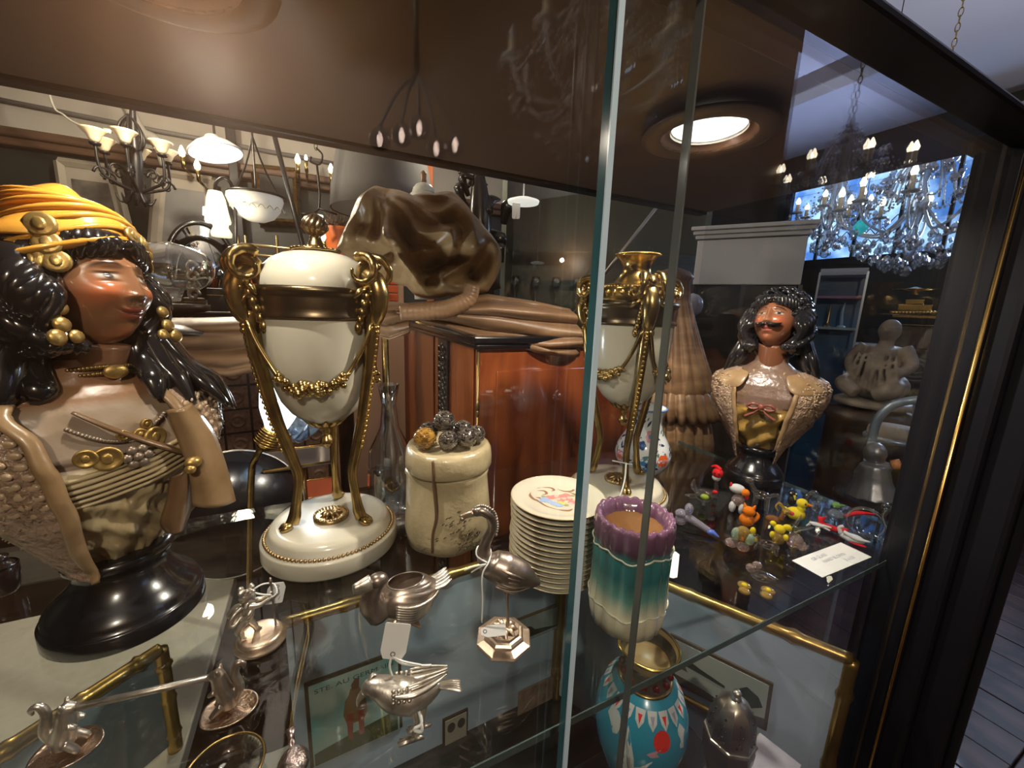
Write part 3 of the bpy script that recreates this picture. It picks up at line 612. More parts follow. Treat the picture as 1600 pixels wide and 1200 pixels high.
def face_color(man):
    base, blush, lip = ((.19, .075, .038), (.34, .095, .045), (.26, .06, .04)) if man else ((.23, .105, .052), (.50, .14, .055), (.28, .05, .032))
    def fn(c):
        x, y, z = c.T; ax = np.abs(x); fr = (y < -.005)[:, None]; o = np.tile(np.array(base), (len(c), 1))
        def mixc(o, wgt, col): wgt = np.clip(wgt, 0, 1)[:, None]*fr; return o*(1-wgt)+np.array(col)*wgt
        o = mixc(o, 1.1*G(ax, z, .021, -.012, .010, .009), blush); o = mixc(o, .5*G(x, z, 0, -.046, .012, .007), blush)
        lw = np.exp(-(x/.0098)**6)*np.exp(-((z+.0298)/.0052)**4); o = mixc(o, lw, lip); o = mixc(o, np.exp(-(x/.0115)**4)*np.exp(-((z+.0302-.0030*(x/.010)**2)/.0008)**2), (.06, .01, .008))
        bz = .0148-.0045*((ax-.014)/.012)**2; o = mixc(o, np.exp(-((z-bz)/.0017)**2)*np.exp(-((ax-.0155)/.0095)**6), (.012, .008, .006))
        ew = np.exp(-((ax-.0158)/.0062)**4-((z-.0030)/.0023)**4); o = mixc(o, ew*1.2, (.36, .32, .27))
        q = np.sign(x)*(x-np.sign(x)*.0158); ir = np.exp(-(((ax-.0158)*1.0)**2+(z-.0032)**2)**2/(.0030**4)); o = mixc(o, ir*1.5*(z < .0062)*(z > -.0002), (.025, .014, .01))
        o = mixc(o, np.exp(-((z-.0064)/.0010)**2)*np.exp(-((ax-.0158)/.0075)**6), (.01, .007, .006)); o = mixc(o, .7*np.exp(-((z+.0002)/.0007)**2)*np.exp(-((ax-.0158)/.0065)**6), (.04, .02, .015))
        if man: 
            mz = -.0225+.0035*np.clip((ax-.012)/.010, 0, 1)**2; o = mixc(o, 1.4*np.exp(-((z-mz)/.0026)**4)*np.exp(-((ax-.011)/.0125)**6), (.012, .008, .007))
        return o
    return fn
def bust_surf(wide=1.0):
    zs = np.array([.085, .10, .12, .15, .18, .21, .235, .25, .262, .272, .285, .31]); A = np.array([.036, .045, .056, .074, .088, .098, .100, .092, .072, .048, .034, .030])*wide
    Bf = np.array([.034, .044, .054, .064, .070, .068, .060, .052, .044, .036, .031, .029]); Bb = Bf*.75; e = 2.3
    def S(th, z, off=0.0):
        """th = 0 straight ahead (-Y), positive to the bust's left (+X in its own view)"""
        a = np.interp(z, zs, A)+off; s_, c_ = np.sin(th), np.cos(th); b = np.where(c_ > 0, np.interp(z, zs, Bf), np.interp(z, zs, Bb))+off
        r = (np.abs(s_/a)**e+np.abs(c_/b)**e)**(-1/e); return np.stack([r*s_, -r*c_, z+0*r], -1)
    return S
M['hair'] = mat('black_glossy_hair', (.010, .009, .010), .16, coat=.8)
M['skin_f'] = mat('painted_skin', (.3, .15, .08), .24, attr=True, coat=.5, spec=.4)
M['shirt'] = mat('gilt_ivory_drape', (.42, .33, .19), .3, var=(22, (.30, .21, .10), .8), coat=.25)
M['jacket'] = mat('mauve_bronze_cloth', (.36, .245, .18), .34, var=(55, (.20, .125, .07), .85), bump=(130, .9, .006), coat=.2)
M['embroid'] = mat('raised_gold_mauve', (.46, .34, .22), .32, var=(60, (.30, .19, .11), .7), coat=.25)
M['lapel'] = mat('tan_lapel', (.34, .22, .115), .34, var=(26, (.20, .115, .05), .8), coat=.25, bump=(50, .25, .004))
M['scarf'] = mat('amber_scarf', (.66, .32, .045), .2, var=(13, (.48, .18, .02), .8), coat=.6)
M['coin'] = mat('old_gold_coin', (.55, .37, .13), .36, .75, var=(120, (.34, .21, .06), .8), bump=(220, .5, .001))
M['sash_in'] = mat('dark_lining', (.12, .065, .03), .35, coat=.3)
M['bead'] = mat('pewter_bead', (.28, .22, .17), .35, .6)
M['chest'] = mat('silvery_chest', (.30, .235, .185), .3, .25, coat=.2)
def drape(S, z0, z1, t0, t1, off, fold, nz=60, nt=100, zc=None):
    Zs, Ts = np.meshgrid(np.linspace(0, 1, nz), np.linspace(t0, t1, nt), indexing='ij'); Z = (z0+(z1-z0)*Zs) if zc is None else zc(Zs, Ts)
    return S(Ts, Z, off+fold(Ts, Z))
def coin(parent, S, th, z, r, off=.004, nm='coin', mt=None):
    p = S(np.array(th), np.array(z), off); q = S(np.array(th), np.array(z), off+.01)-p; R_ = aim_rot(q)
    m = MB(); m.lathe([(0, .0012), (r*.75, .0012), (r*.82, .0018), (r, .0012), (r, -.0015), (0, -.0015)], 20, M=xf(p, R_))
    m.ell(p+R_@np.array([0, 0, .0012]), (r*.4, r*.5, .0012), R_, 10, 6); return ob(nm, m, mt or M['coin'], parent)
def tubes_hair(m, n, f, seed):
    rr = random.Random(seed)
    for k in range(n): P, r = f((k+.01)/n, rr); m.tube(P, r, 8, sm=3, flat=.8)
def pedestal(t, s=1.0):
    m = MB(); m.lathe([(0, 0), (.068, 0), (.0695, .002), (.0695, .018), (.068, .020), (.0665, .0205), (.066, .026), (.064, .029), (.0615, .033), (.054, .040), (.045, .050), (.040, .060), (.039, .066), (.0415, .071), (.046, .075), (.0465, .081), (.042, .086), (0, .088)], 56, M=xf((0, 0, 0), None, 1)@np.diag([s, s, 1, 1]))
    return ob('pedestal', m, M['black'], t)
# ---------------------------------------------------------------- the woman
FW = Fr(at_z(204, 955, 0))
W = thing('woman_bust', 'painted bust of a woman with amber scarf and black curls on a round black pedestal', 'bust', FW.loc, FW.rot+rad(14))
pedestal(W); S = bust_surf()
m = MB()
def f_sh(T, Z): return .0013*np.sin(38*T+9*np.sin(55*Z))*np.sin(130*Z+7*T)*(Z < .192)+.0024*np.sin(230*Z+5*T+2*np.sin(3*T))*(Z < .205)*np.clip((Z-.09)/.02, .2, 1)+.0035*np.exp(-((Z-.190-.006*np.cos(2*T))/.006)**2)+.0024*np.sin(60*Z-9*T)*(Z < .185)
m.grid(drape(S, .086, .296, -PI, PI, -.003, f_sh, 130, 150)[:, :-1], cv=True)
def shirt_col(c):
    x, y, z = c.T; w_ = np.clip((z-.198-.004*np.cos(x*60))/.006, 0, 1)[:, None]; o = np.array([.44, .35, .20])*(1-w_)+np.array([.33, .255, .20])*w_; k_ = np.clip((z-.252)/.008, 0, 1)[:, None]; return o*(1-k_)+np.array([.25, .115, .06])*k_
M['shirt_a'] = mat('draped_blouse', (.4, .3, .2), .3, var=(30, (.20, .125, .055), .6), attr=True, coat=.3, bump=(90, .18, .003))
ob('blouse', m, M['shirt_a'], W, col=shirt_col)
lap = {-1: lambda z: np.interp(z, [.085, .12, .16, .20, .235, .258], [-.62, -.60, -.55, -.60, -.72, -1.0]), 1: lambda z: np.interp(z, [.10, .13, .16, .20, .235, .262], [1.28, 1.02, .92, .74, .62, .62])}
for sd in (-1, 1):
    zlo = .072 if sd < 0 else .100
    n1, n2 = 80, 90; u = np.linspace(0, 1, n1); v = np.linspace(0, 1, n2); U, Vv = np.meshgrid(u, v, indexing='ij')
    Zj = zlo+(.262-zlo)*U; t_in = lap[sd](Zj); t_out = sd*2.55; T_ = t_in+(t_out-t_in)*Vv
    Zj = Zj+(.035*Vv*(1-U)**2)*(1 if sd < 0 else .6)
    fl = .006*(1-U)**1.5*(1-Vv)**.7
    offs = .006+fl+.0013*np.sin(75*T_+6*np.sin(90*Zj))*np.sin(240*Zj)*(Zj > .15)*(np.abs(Vv-.2) < .2)+.0007*np.sin(160*T_)*np.sin(420*Zj)
    m = MB(); m.grid(S(T_, np.clip(Zj, .085, .3), offs)+np.stack([0*Zj, 0*Zj, np.minimum(Zj-.085, 0)], -1)); j = ob('jacket_front', m, M['jacket'], W, solid=.003)
    # raised shell pattern along the lapel
    m = MB()
    for row in range(4):
        for k in range(9):
            z = .165+k*.0098+row*.003; th = lap[sd](z)+sd*(.17+row*.115)
            if z > .25: continue
            p = S(np.array(th), np.array(z), .0075); R_ = aim_rot(S(np.array(th), np.array(z), .02)-p); m.ell(p, (.0062, .0040, .0022), R_, 10, 6)
    for q in range(330):
        z = RN.uniform(.105, .252); th = lap[sd](z)+sd*RN.uniform(.3, 1.7); p = S(np.array(th), np.array(z), .0075); a = RN.uniform(0, PI); d = np.array([.004*math.cos(a), 0, .004*math.sin(a)])
        m.tube([p-d, p+[0, -.001, .002], p+d], [.0006, .0014, .0006], 5)
    ob('raised_embroidery', m, M['embroid'], j)['kind'] = 'stuff'
    zz = np.linspace(zlo+.002, .262, 26); P = S(lap[sd](zz)+sd*.03, np.clip(zz, .085, .3), .0095+.006*((.262-zz)/(.262-zlo))**1.5)+np.stack([0*zz, 0*zz, np.minimum(zz-.085, 0)], -1)
    m = MB(); m.tube(P, np.interp(zz, [zlo, .12, .2, .262], [.003, .006, .0068, .005]), 10, sm=2, flat=.55); ob('lapel', m, M['lapel'], W)
# flared coat tails: left corner low, right flap out to the side
RW = np.array(Matrix.Rotation(rad(-14), 3, 'Z'))
def wv(x, y, o): return RW@FW.v(x, y, o)
def wrib(nm, L_, R_, o, mt, cup=.012, nv=9):
    L_ = [wv(x, y, o) for x, y in L_]; R_ = [wv(x, y, o+.012) for x, y in R_]; k = len(L_); Ls, _ = smooth_path(np.array(L_), np.ones(k), 6); Rs, _ = smooth_path(np.array(R_), np.ones(k), 6)
    m = MB(); m.grid(np.array([[Ls[i]*(1-v)+Rs[i]*v+RW@np.array([0, -cup*math.sin(PI*v), 0]) for v in np.linspace(0, 1, nv)] for i in range(len(Ls))])); return ob(nm, m, mt, W, solid=.004)
wrib('coat_flap', [(262, 640), (280, 690), (296, 735), (303, 790)], [(296, 630), (330, 672), (352, 730), (366, 783)], -.066, M['lapel'])
wrib('coat_lining', [(268, 745), (262, 780), (252, 815), (262, 830)], [(300, 715), (302, 750), (298, 790), (286, 822)], -.062, M['sash_in'])
m = MB(); pr_ = wv(302, 722, -.078); m.ell(pr_, (.008, .006, .006)); m.ell(pr_+np.array([-.004, -.002, -.006]), (.005, .005, .005)); ob('gold_rosette', m, M['coin'], W)
# neck, head
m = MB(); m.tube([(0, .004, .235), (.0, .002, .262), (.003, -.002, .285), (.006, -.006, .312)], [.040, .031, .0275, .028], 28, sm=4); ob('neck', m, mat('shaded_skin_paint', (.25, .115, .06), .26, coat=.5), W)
HW = thing('head', None, None, (.008, -.006, .362), 0); HW.parent = W; HW.rotation_euler = (rad(-13), rad(5), rad(26)); HW.scale = (1.06,)*3
x, y, z = face_points(); m = MB(); m.grid(np.stack([x, y, z], -1), cv=True); ob('face', m, M['skin_f'], HW, col=face_color(False))
m = MB(); m.ell((0, .014, .016), (.046, .043, .050), None, 32, 20)
def curl(t, r):
    a = -2.35+4.7*t; s0 = np.array([.036*math.sin(a), -.030*math.cos(a)*(1 if abs(a) < 1.6 else .8)+.004, .044-.006*abs(a)]); P, R2 = [], []
    L_ = r.uniform(.03, .05); 
    for k in range(9):
        u = k/8; P.append(s0+np.array([math.sin(a)*.012*u+.006*math.sin(7*u+r.uniform(0, 6)), -math.cos(a)*.004*u+.004*math.cos(8*u), -L_*u*abs(math.sin(a/1.3))-.004*u])); R2.append(.0075*(1-.4*u)*r.uniform(.8, 1.15))
    return P, R2
tubes_hair(m, 46, curl, 5)
def fringe(t, r):
    a = -1.25+2.5*t; P = []
    for k in range(6):
        u = k/5; aa = a+.25*u*math.copysign(1, a); P.append((.040*math.sin(aa), -.0435*math.cos(aa)+.002-.003*math.sin(PI*u), .040-.016*u-.006*abs(a)*u+.003*math.sin(9*u+6*t)))
    return P, [.0055, .0078, .0075, .0062, .0052, .002]
tubes_hair(m, 17, fringe, 8)
def side(t, r):
    sd = -1 if t < .5 else 1; k0 = (t*2) % 1; a = .85+1.1*k0; P, R2 = [], []
    for k in range(9):
        u = k/8; P.append((sd*(.040*math.sin(min(a, 1.57))+.016*math.sin(PI*u)+.006*math.sin(11*u+9*k0)+r.uniform(-.002, .006)), -.028*math.cos(a)+.006+.007*math.sin(9*u+5*k0), .034-.092*u)); R2.append(.0115*(1-.3*u)*r.uniform(.7, 1.1))
    return P, R2
tubes_hair(m, 30, side, 9); ob('hair', m, M['hair'], HW)
m = MB()
for sd, pts in ((-1, [(-.050, -.002, .318), (-.062, -.010, .290), (-.072, -.022, .272), (-.086, -.020, .256)]), (1, [(.050, -.004, .315), (.058, -.016, .290), (.066, -.034, .274), (.074, -.046, .252)])):
    for q in range(9):
        P = [np.array(p)+[sd*.0055*(q-4)*(.5+i*.45), .009*(q % 3-1)+.004*math.sin(i*2+q), .005*math.sin(3*i+q)-.001*q*i] for i, p in enumerate(pts)]; m.tube(P, [.013, .014, .012, .004], 8, sm=5, flat=.7)
m.ell((0, .03, .318), (.055, .036, .05)); ob('hair_locks', m, M['hair'], W)
# scarf over the crown
nu, nv = 90, 60; U, Vv = np.meshgrid(np.linspace(0, 2*PI, nu, endpoint=False), np.linspace(0, 1, nv), indexing='ij')
ph = Vv*(1.42+.12*np.cos(U+1.2)); k = 1+.05*np.sin(7*ph+3*np.sin(U))*np.sin(ph)+.05*np.abs(np.sin(3.5*ph+1.5*np.cos(U-.8)))+.03*np.sin(5*U+6*ph)*np.sin(ph)
X = .052*k*np.sin(ph)*np.sin(U); Y = -.049*k*np.sin(ph)*np.cos(U)+.010; Z = .036+.046*k*np.cos(ph)-.005*np.cos(U)*np.sin(ph)
lump = np.exp(-((X+.008)/.022)**2-((Y+.008)/.03)**2); Z = Z+.011*lump*(ph < 1.2)
m = MB(); m.grid(np.stack([X, Y, Z], -1), cu=True); sc_ = ob('scarf', m, M['scarf'], HW, solid=.003)
m = MB()
for q in range(7):
    a0 = -2.6+.1*q; P = [(.054*math.sin(aa)*(1.03+.02*math.sin(3*aa+q)), -.051*math.cos(aa)*1.03+.010, .038+.0065*q-.012*math.sin(abs(aa)*.8)*(1-q/7)+.008*math.sin(aa*.9+.6*q)) for aa in np.linspace(-2.5, 2.5, 16)]
    R2 = [.0016+.0046*math.sin(PI*i/15) for i in range(16)]
    P = [np.array(p)*np.array([1-.055*q-.002*q*q, 1-.055*q-.002*q*q, 1])+[0, .0006*q, 0] for p in P]; m.tube(P, R2, 8, sm=2, flat=.55)
ob('scarf_folds', m, M['scarf'], sc_)
def hcoin(a, z, r, out=.0475):
    p = np.array([out*math.sin(a), -out*1.0*math.cos(a)+.004, z]); R_ = aim_rot(p-[0, .004, z-.004]); m = MB(); m.lathe([(0, .002), (r*.8, .002), (r, .001), (r, -.001), (0, -.002)], 18, M=xf(p, R_)); m.ell(p+R_@[0, 0, .002], (r*.45, r*.6, .0012), R_, 10, 6); ob('coin', m, M['coin'], HW)
for a, z, r in ((-1.02, .043, .0105), (-1.0, .028, .0095), (-1.24, .016, .0095), (-.95, .013, .0092), (-1.5, .03, .009), (.18, .043, .0078), (.5, .040, .0078), (.78, .034, .0076), (1.05, .026, .0070)): hcoin(a, z, r, .0515)
for sd, x0, y0, z0 in ((-1, -.043, -.014, -.024), (1, .044, -.020, -.022)):
    m = MB(); 
    for dx, dz, r in ((0, 0, .0062), (-.002, -.014, .0066), (-.008, -.025, .0070), (.006, -.024, .0060)): m.ell((x0+dx*sd*-1, y0-.004, z0+dz), (r, r*.6, r), None, 12, 8)
    m.tube([(x0, y0, z0+.006), (x0, y0-.003, z0-.02)], .0015, 6); ob('earring', m, M['coin'], HW)
# necklaces
m = MB(); 
for k in range(30):
    a = -1.35+2.7*k/29; r = .0305; m.ell((.004+r*math.sin(a), -.002-r*math.cos(a), .2865+.002*math.cos(a*2)), .0024, nu=8, nv=6)
    m.ell((.004+r*math.sin(a), -.002-r*math.cos(a), .280+.002*math.cos(a*2)), .0022, nu=8, nv=6)
ck = ob('choker', m, mat('dark_gold_bead', (.3, .19, .07), .35, .8), W)
m = MB(); m.ell((.010, -.0345, .283), (.010, .0035, .0075)); ob('choker_clasp', m, M['coin'], ck)
m = MB()
for k in range(34):
    u = k/33; th = -.55+1.1*u; m.ell(S(np.array(th), np.array(.238-.018*math.sin(PI*u)), .001), .0021, nu=8, nv=6)
ob('bead_necklace', m, M['bead'], W)
for th, z, r in ((-.40, .2115, .0085), (-.22, .2075, .0115), (.31, .218, .0105), (-.02, .2255, .0052), (.16, .2235, .006), (.27, .232, .0052)): coin(W, S, th, z, r)
m = MB(); p = S(np.array(.07), np.array(.2035), .004)
for k in range(6): m.ell(p+np.array([.0078*math.cos(k*PI/3), -.001, .0078*math.sin(k*PI/3)]), (.0046, .003, .0046), nu=10, nv=7)
m.ell(p+[0, -.002, 0], (.0044, .004, .0044)); ob('flower_pendant', m, M['bead'], W)
m = MB(); m.tube([S(np.array(-.5), np.array(.252), .003), S(np.array(-.15), np.array(.235), .004), S(np.array(.25), np.array(.213), .005), S(np.array(.55), np.array(.196), .007), S(np.array(.72), np.array(.186), .010)], [.003, .0042, .0048, .0055, .006], 8, sm=6, flat=.5); ob('ribbon', m, mat('dark_ribbon', (.16, .09, .045), .3, coat=.4), W)
m = MB()
for q in range(6): m.tube([S(np.array(tt), np.array(.196-.0055*q+.006*math.sin(2*tt+.4)+.018*max(0, tt-.25)), .001) for tt in np.linspace(-.62, .85, 12)], .0026-.0002*q, 7, sm=2)
ob('blouse_pleats', m, M['shirt'], W)
# ---------------------------------------------------------------- the man
FM = Fr(at_z(1176, 747, 0))
Mn = thing('man_bust', 'painted bust of a moustached man in an open tan jacket, at the far shelf end', 'bust', FM.loc, FM.rot+rad(-4)); Mn.scale = (.90, .90, .93)
pedestal(Mn, .92); S2 = bust_surf(1.10)
M['sash'] = mat('mustard_sash', (.42, .26, .06), .3, var=(30, (.22, .12, .03), .8), coat=.3)
m = MB(); m.grid(drape(S2, .086, .298, -PI, PI, -.003, lambda T, Z: .004*np.sin(140*Z-5*T)*(Z < .18)+.002*np.sin(60*Z+9*T)*(Z < .19), 90, 120)[:, :-1], cv=True)
def man_col(c):
    z = c[:, 2]; w_ = np.clip((z-.183)/.006, 0, 1)[:, None]; return np.array([.40, .245, .06])*(1-w_)+np.array([.17, .105, .085])*w_
ob('shirt', m, mat('man_shirt', (.4, .3, .2), .3, attr=True, coat=.35, var=(34, (.14, .08, .035), .6), bump=(70, .4, .005)), Mn, col=man_col)
for sd in (-1, 1):
    n1, n2 = 60, 70; U, Vv = np.meshgrid(np.linspace(0, 1, n1), np.linspace(0, 1, n2), indexing='ij'); Zj = .085+(.268-.085)*U
    t_in = sd*np.interp(Zj, [.08, .12, .17, .22, .268], [.75, .62, .60, .72, 1.0]); T_ = t_in+(sd*2.5-t_in)*Vv; Zj2 = np.maximum(.085, Zj+.055*Vv*(1-U)**2); drop = -.03*(1-U)**3*np.exp(-(Vv/.12)**2)
    m = MB(); m.grid(S2(T_, Zj2, .006+.010*(1-U)**1.5*(1-Vv)+.0045*np.sin(22*T_+70*Zj+3*np.sin(40*Zj))*np.clip((Vv-.2)/.2, 0, 1)+.0014*np.sin(120*T_)*np.sin(300*Zj))+np.stack([0*U, 0*U, drop], -1)); j = ob('jacket_front', m, M['jacket'], Mn, solid=.003)
    me_ = MB()
    for q in range(260):
        z = RN.uniform(.13, .25); th = sd*(np.interp(z, [.08, .12, .17, .22, .268], [.75, .62, .60, .72, 1.0])+RN.uniform(.08, 1.2)); p = S2(np.array(th), np.array(z), .0085); a = RN.uniform(0, PI); d = np.array([.004*math.cos(a), 0, .004*math.sin(a)]); me_.tube([p-d, p+[0, -.001, .002], p+d], [.0007, .0016, .0007], 5)
    ob('raised_embroidery', me_, M['embroid'], j)['kind'] = 'stuff'
    zz = np.linspace(.092, .225, 20); P = S2(sd*np.interp(zz, [.08, .12, .17, .22, .268], [.75, .62, .60, .72, 1.0]), zz, .0085+.010*((.268-zz)/.18)**1.5); m = MB(); m.tube(P, .0055, 9, sm=2, flat=.5); ob('jacket_edge', m, M['lapel'], Mn)
    tt = np.array([[.62, .78, .95, 1.1], [.55, .80, 1.05, 1.3], [.60, .85, 1.1, 1.35]])*sd; zc = np.array([[.262, .264, .266, .268], [.245, .246, .248, .252], [.226, .222, .226, .236]]); m = MB(); m.grid(S2(tt, zc, np.array([[.006]*4, [.012]*4, [.010]*4]))); ob('collar', m, M['lapel'], Mn, solid=.004, sub=2)
m = MB(); c0 = S2(np.array(.0), np.array(.192), .008)
for sd in (-1, 1): m.tube([c0, c0+[sd*.016, -.004, .006], c0+[sd*.026, 0, -.002], c0+[sd*.014, -.003, -.006], c0], [.003, .006, .0065, .005, .003], 8, sm=4, flat=.5); m.tube([c0, c0+[sd*.012, -.002, -.014], c0+[sd*.03, .001, -.026]], [.003, .005, .006], 8, sm=4, flat=.4)
m.ell(c0+[0, -.004, 0], (.007, .006, .007)); ob('neck_bow', m, mat('rust_bow', (.24, .07, .05), .3, coat=.4), Mn)
m = MB(); m.tube([(-.03, -.034, .266), (-.012, -.052, .225), (0, -.062, .202), (.014, -.052, .225), (.032, -.034, .266)], .003, 8, sm=5); ob('shirt_edging', m, M['shirt'], Mn)
m = MB(); m.tube([(0, .004, .235), (.0, .002, .262), (0, -.003, .29), (0, -.006, .325)], [.042, .033, .030, .030], 24, sm=4); ob('neck', m, mat('man_neck_paint', (.16, .06, .03), .25, coat=.5), Mn)
HM = thing('head', None, None, (-.003, -.008, .372), 0); HM.parent = Mn; HM.rotation_euler = (rad(-24), rad(-3), rad(-14)); HM.scale = (1.10,)*3
x, y, z = face_points(man=True); m = MB(); m.grid(np.stack([x, y, z], -1), cv=True); ob('face', m, M['skin_f'], HM, col=face_color(True))
m = MB(); m.ell((0, .014, .020), (.044, .042, .048), None, 28, 18)
tubes_hair(m, 40, curl, 21); tubes_hair(m, 15, fringe, 23); tubes_hair(m, 34, side, 24)
def top(t, r):
    a = 2*PI*t*5.1; e_ = 1.45*math.sqrt(t); c = np.array([.047*math.sin(e_)*math.sin(a), -.045*math.sin(e_)*math.cos(a)+.012, .020+.052*math.cos(e_)]); P = [c+np.array([.009*math.cos(w_+a), .009*math.sin(w_+a), .004*math.sin(2*w_)]) for w_ in np.linspace(0, 5, 8)]; return P, .0055
tubes_hair(m, 64, top, 25); ob('hair', m, M['hair'], HM)
m = MB()
for sd in (-1, 1):
    m.tube([(sd*.002, -.0505, -.0222), (sd*.010, -.0500, -.0240), (sd*.018, -.0455, -.0225), (sd*.025, -.0385, -.0170)], [.0022, .0034, .0026, .0006], 8, sm=4)
ob('moustache', m, M['hair'], HM)
m = MB()
for sd in (-1, 1):
    for q in range(9):
        P = [(sd*(.044+.002*q), .012-.004*(q % 4), .345), (sd*(.052+.002*q+.003*math.sin(q)), .004-.006*(q % 4), .318), (sd*(.058+.003*q), -.004-.006*(q % 4), .292), (sd*(.070+.003*q), -.008-.004*(q % 3), .268-.002*q)]; m.tube(P, [.009, .010, .009, .003], 8, sm=5, flat=.8)
m.ell((0, .03, .325), (.05, .034, .045)); ob('hair_locks', m, M['hair'], Mn)
# ================================================================== small silver on the glass
def price_tag(parent, M4, w_=.018, h_=.026, marks=None, name='price_tag'):
    """paper tag in local XZ (hole at origin end), placed by matrix"""
    m = MB(); c = .003; poly = [(-w_/2, c*2), (-w_/2+c, 0), (w_/2-c, 0), (w_/2, c*2), (w_/2, h_-.001), (w_/2-.001, h_), (-w_/2+.001, h_), (-w_/2, h_-.001)]
    m.prism(poly, -.0002, .0002); tg = ob(name, m, M['paper'], parent, smooth=False); tg.matrix_local = Matrix(M4)
    m = MB(); m.lathe([(.0012, .0003), (.0022, .0003), (.0022, -.0003), (.0012, -.0003), (.0012, .0003)], 16, M=xf((0, 0, .004), rotm('X', PI/2))); ob('eyelet', m, M['ink'], tg)
    if marks:
        m = MB()
        for st in marks: m.tube([(a, -.0003, b) for a, b in st], .00025, 5, sm=3)
        ob('pencil_marks', m, M['ink'], tg)
    return tg
def feathers(m, fn, rows, seed=1, r=.0022):
    for k, (u, v) in enumerate(rows):
        p, n, t = fn(u, v); R_ = aim_rot(n); m.ell(p, (r, r*1.0, r*.35), R_, 8, 5)
# goose salt cellar
FG = Fr(at_z(634, 972, 0))
t = fthing('goose_dish', 'small silver goose shaped open dish on webbed feet, head turned to the left', 'dish', FG)
t.rotation_euler.z += rad(10)
m = MB(); nu, nv = 56, 30; th = np.linspace(0, 2*PI, nu, endpoint=False); ph = np.linspace(.62, PI-.02, nv); P, T = np.meshgrid(ph, th, indexing='ij')
r3 = np.array([.034, .024, .021]); k = 1+.025*np.sin(16*P+8*np.cos(T)*np.sign(np.sin(T)))*(P > .8)*np.clip(np.cos(T)+.6, 0, 1)
out = np.stack([r3[0]*np.sin(P)*np.cos(T)*k+.004*np.sin(P)*(np.cos(T) > 0)*np.cos(T), r3[1]*np.sin(P)*np.sin(T)*k, r3[2]*np.cos(P)*k+.035], -1)
inn = out[::-1]*[.90, .88, 1]+[.0, 0, .0025]; rim = out[:1]*[1.03, 1.04, 1]+[0, 0, .0018]
m.grid(np.concatenate([inn[-nv:][::1], rim, out]), cv=True); ob('body', m, M['silver_dark'], t)
m = MB(); m.tube([(-.028, -.004, .030), (-.036, -.008, .044), (-.035, -.012, .058), (-.030, -.012, .068), (-.028, -.013, .073)], [.017, .014, .0085, .0078, .006], 14, sm=4); m.ell((-.030, -.013, .0725), (.0105, .0085, .008)); ob('neck', m, M['silver_dark'], t)
m = MB(); m.tube([(-.037, -.014, .0725), (-.046, -.015, .071), (-.055, -.016, .0705)], [.0062, .0052, .0035], 12, sm=3, flat=1.5); ob('bill', m, M['silver'], t)
m = MB()
for sd in (-1, 1):
    for q in range(7): m.tube([(-.014, sd*.0225, .042-.003*q), (.006, sd*(.0255-.0005*q), .037-.0032*q), (.027, sd*(.0175-.001*q), .036-.002*q), (.040-.002*q, sd*.008, .042-.001*q)], [.0012, .0022, .002, .0006], 6, sm=4)
ob('wing_feathers', m, M['silver'], t)
m = MB()
for q in range(5): m.tube([(.030, -.008+.004*q, .040), (.043, -.010+.005*q, .044), (.051, -.011+.0055*q, .049)], [.004, .0045, .0012], 8, sm=3, flat=.4)
ob('tail', m, M['silver'], t)
m = MB(); m.tube([(0, 0, .019), (0, 0, .006)], [.008, .010], 12)
for a in range(7): m.tube([(0, 0, .006), (.012*math.cos(a*.9), .012*math.sin(a*.9), .006), (.021*math.cos(a*.9), .021*math.sin(a*.9), .0012)], [.004, .006, .0014], 8, sm=3, flat=.35)
ob('leaf_foot', m, M['silver_warm'], t)
# crane / flamingo on octagonal foot
FC = Fr(at_z(787, 998, 0))
t = fthing('crane_figure', 'silver wading bird with crested curved neck on an octagonal foot, white tag tied on', 'figurine', FC)
m = MB(); 
def octa(r, z): return [(r*math.cos(PI/8+k*PI/4), r*math.sin(PI/8+k*PI/4), z) for k in range(8)]
m.grid(np.array([octa(r, z) for r, z in ((.0001, .001), (.031, 0), (.0315, .001), (.0305, .003), (.023, .0055), (.0225, .008), (.0205, .010), (.018, .0105), (.017, .013), (.0001, .0135))]), cv=True); ob('foot', m, M['silver_warm'], t, smooth=False)
m = MB()
for q in range(9): a = q*.7; m.tube([(.003*math.cos(a), .003*math.sin(a), .015), (.009*math.cos(a), .009*math.sin(a), .0165), (.016*math.cos(a), .016*math.sin(a), .012)], [.002, .0035, .0008], 7, sm=3, flat=.5)
ob('foliage', m, M['silver_warm'], t)
m = MB(); m.tube([(.004, 0, .010), (.0035, 0, .030), (.002, 0, .052), (.002, 0, .060)], [.0022, .0016, .0017, .0021], 10, sm=3); m.ell((.002, 0, .058), (.0034, .0034, .0028)); m.tube([(.002, 0, .060), (.003, 0, .068), (.004, 0, .074)], [.002, .005, .008], 10, sm=3); ob('leg', m, M['silver_dark'], t)
m = MB(); m.tube([(-.022, 0, .098), (-.016, 0, .092), (-.002, 0, .086), (.015, 0, .080), (.028, 0, .074), (.037, 0, .071)], [.008, .0145, .0175, .0145, .008, .002], 20, sm=5, flat=1.05); b = ob('body', m, M['silver_dark'], t)
m = MB(); m.tube([(-.018, 0, .092), (-.024, 0, .102), (-.022, 0, .118), (-.016, 0, .133), (-.018, 0, .146), (-.027, 0, .1525), (-.034, 0, .150)], [.010, .0078, .0056, .0050, .0050, .0052, .0044], 14, sm=5); m.ell((-.031, 0, .1515), (.0068, .005, .005)); n = ob('neck', m, M['silver_dark'], b)
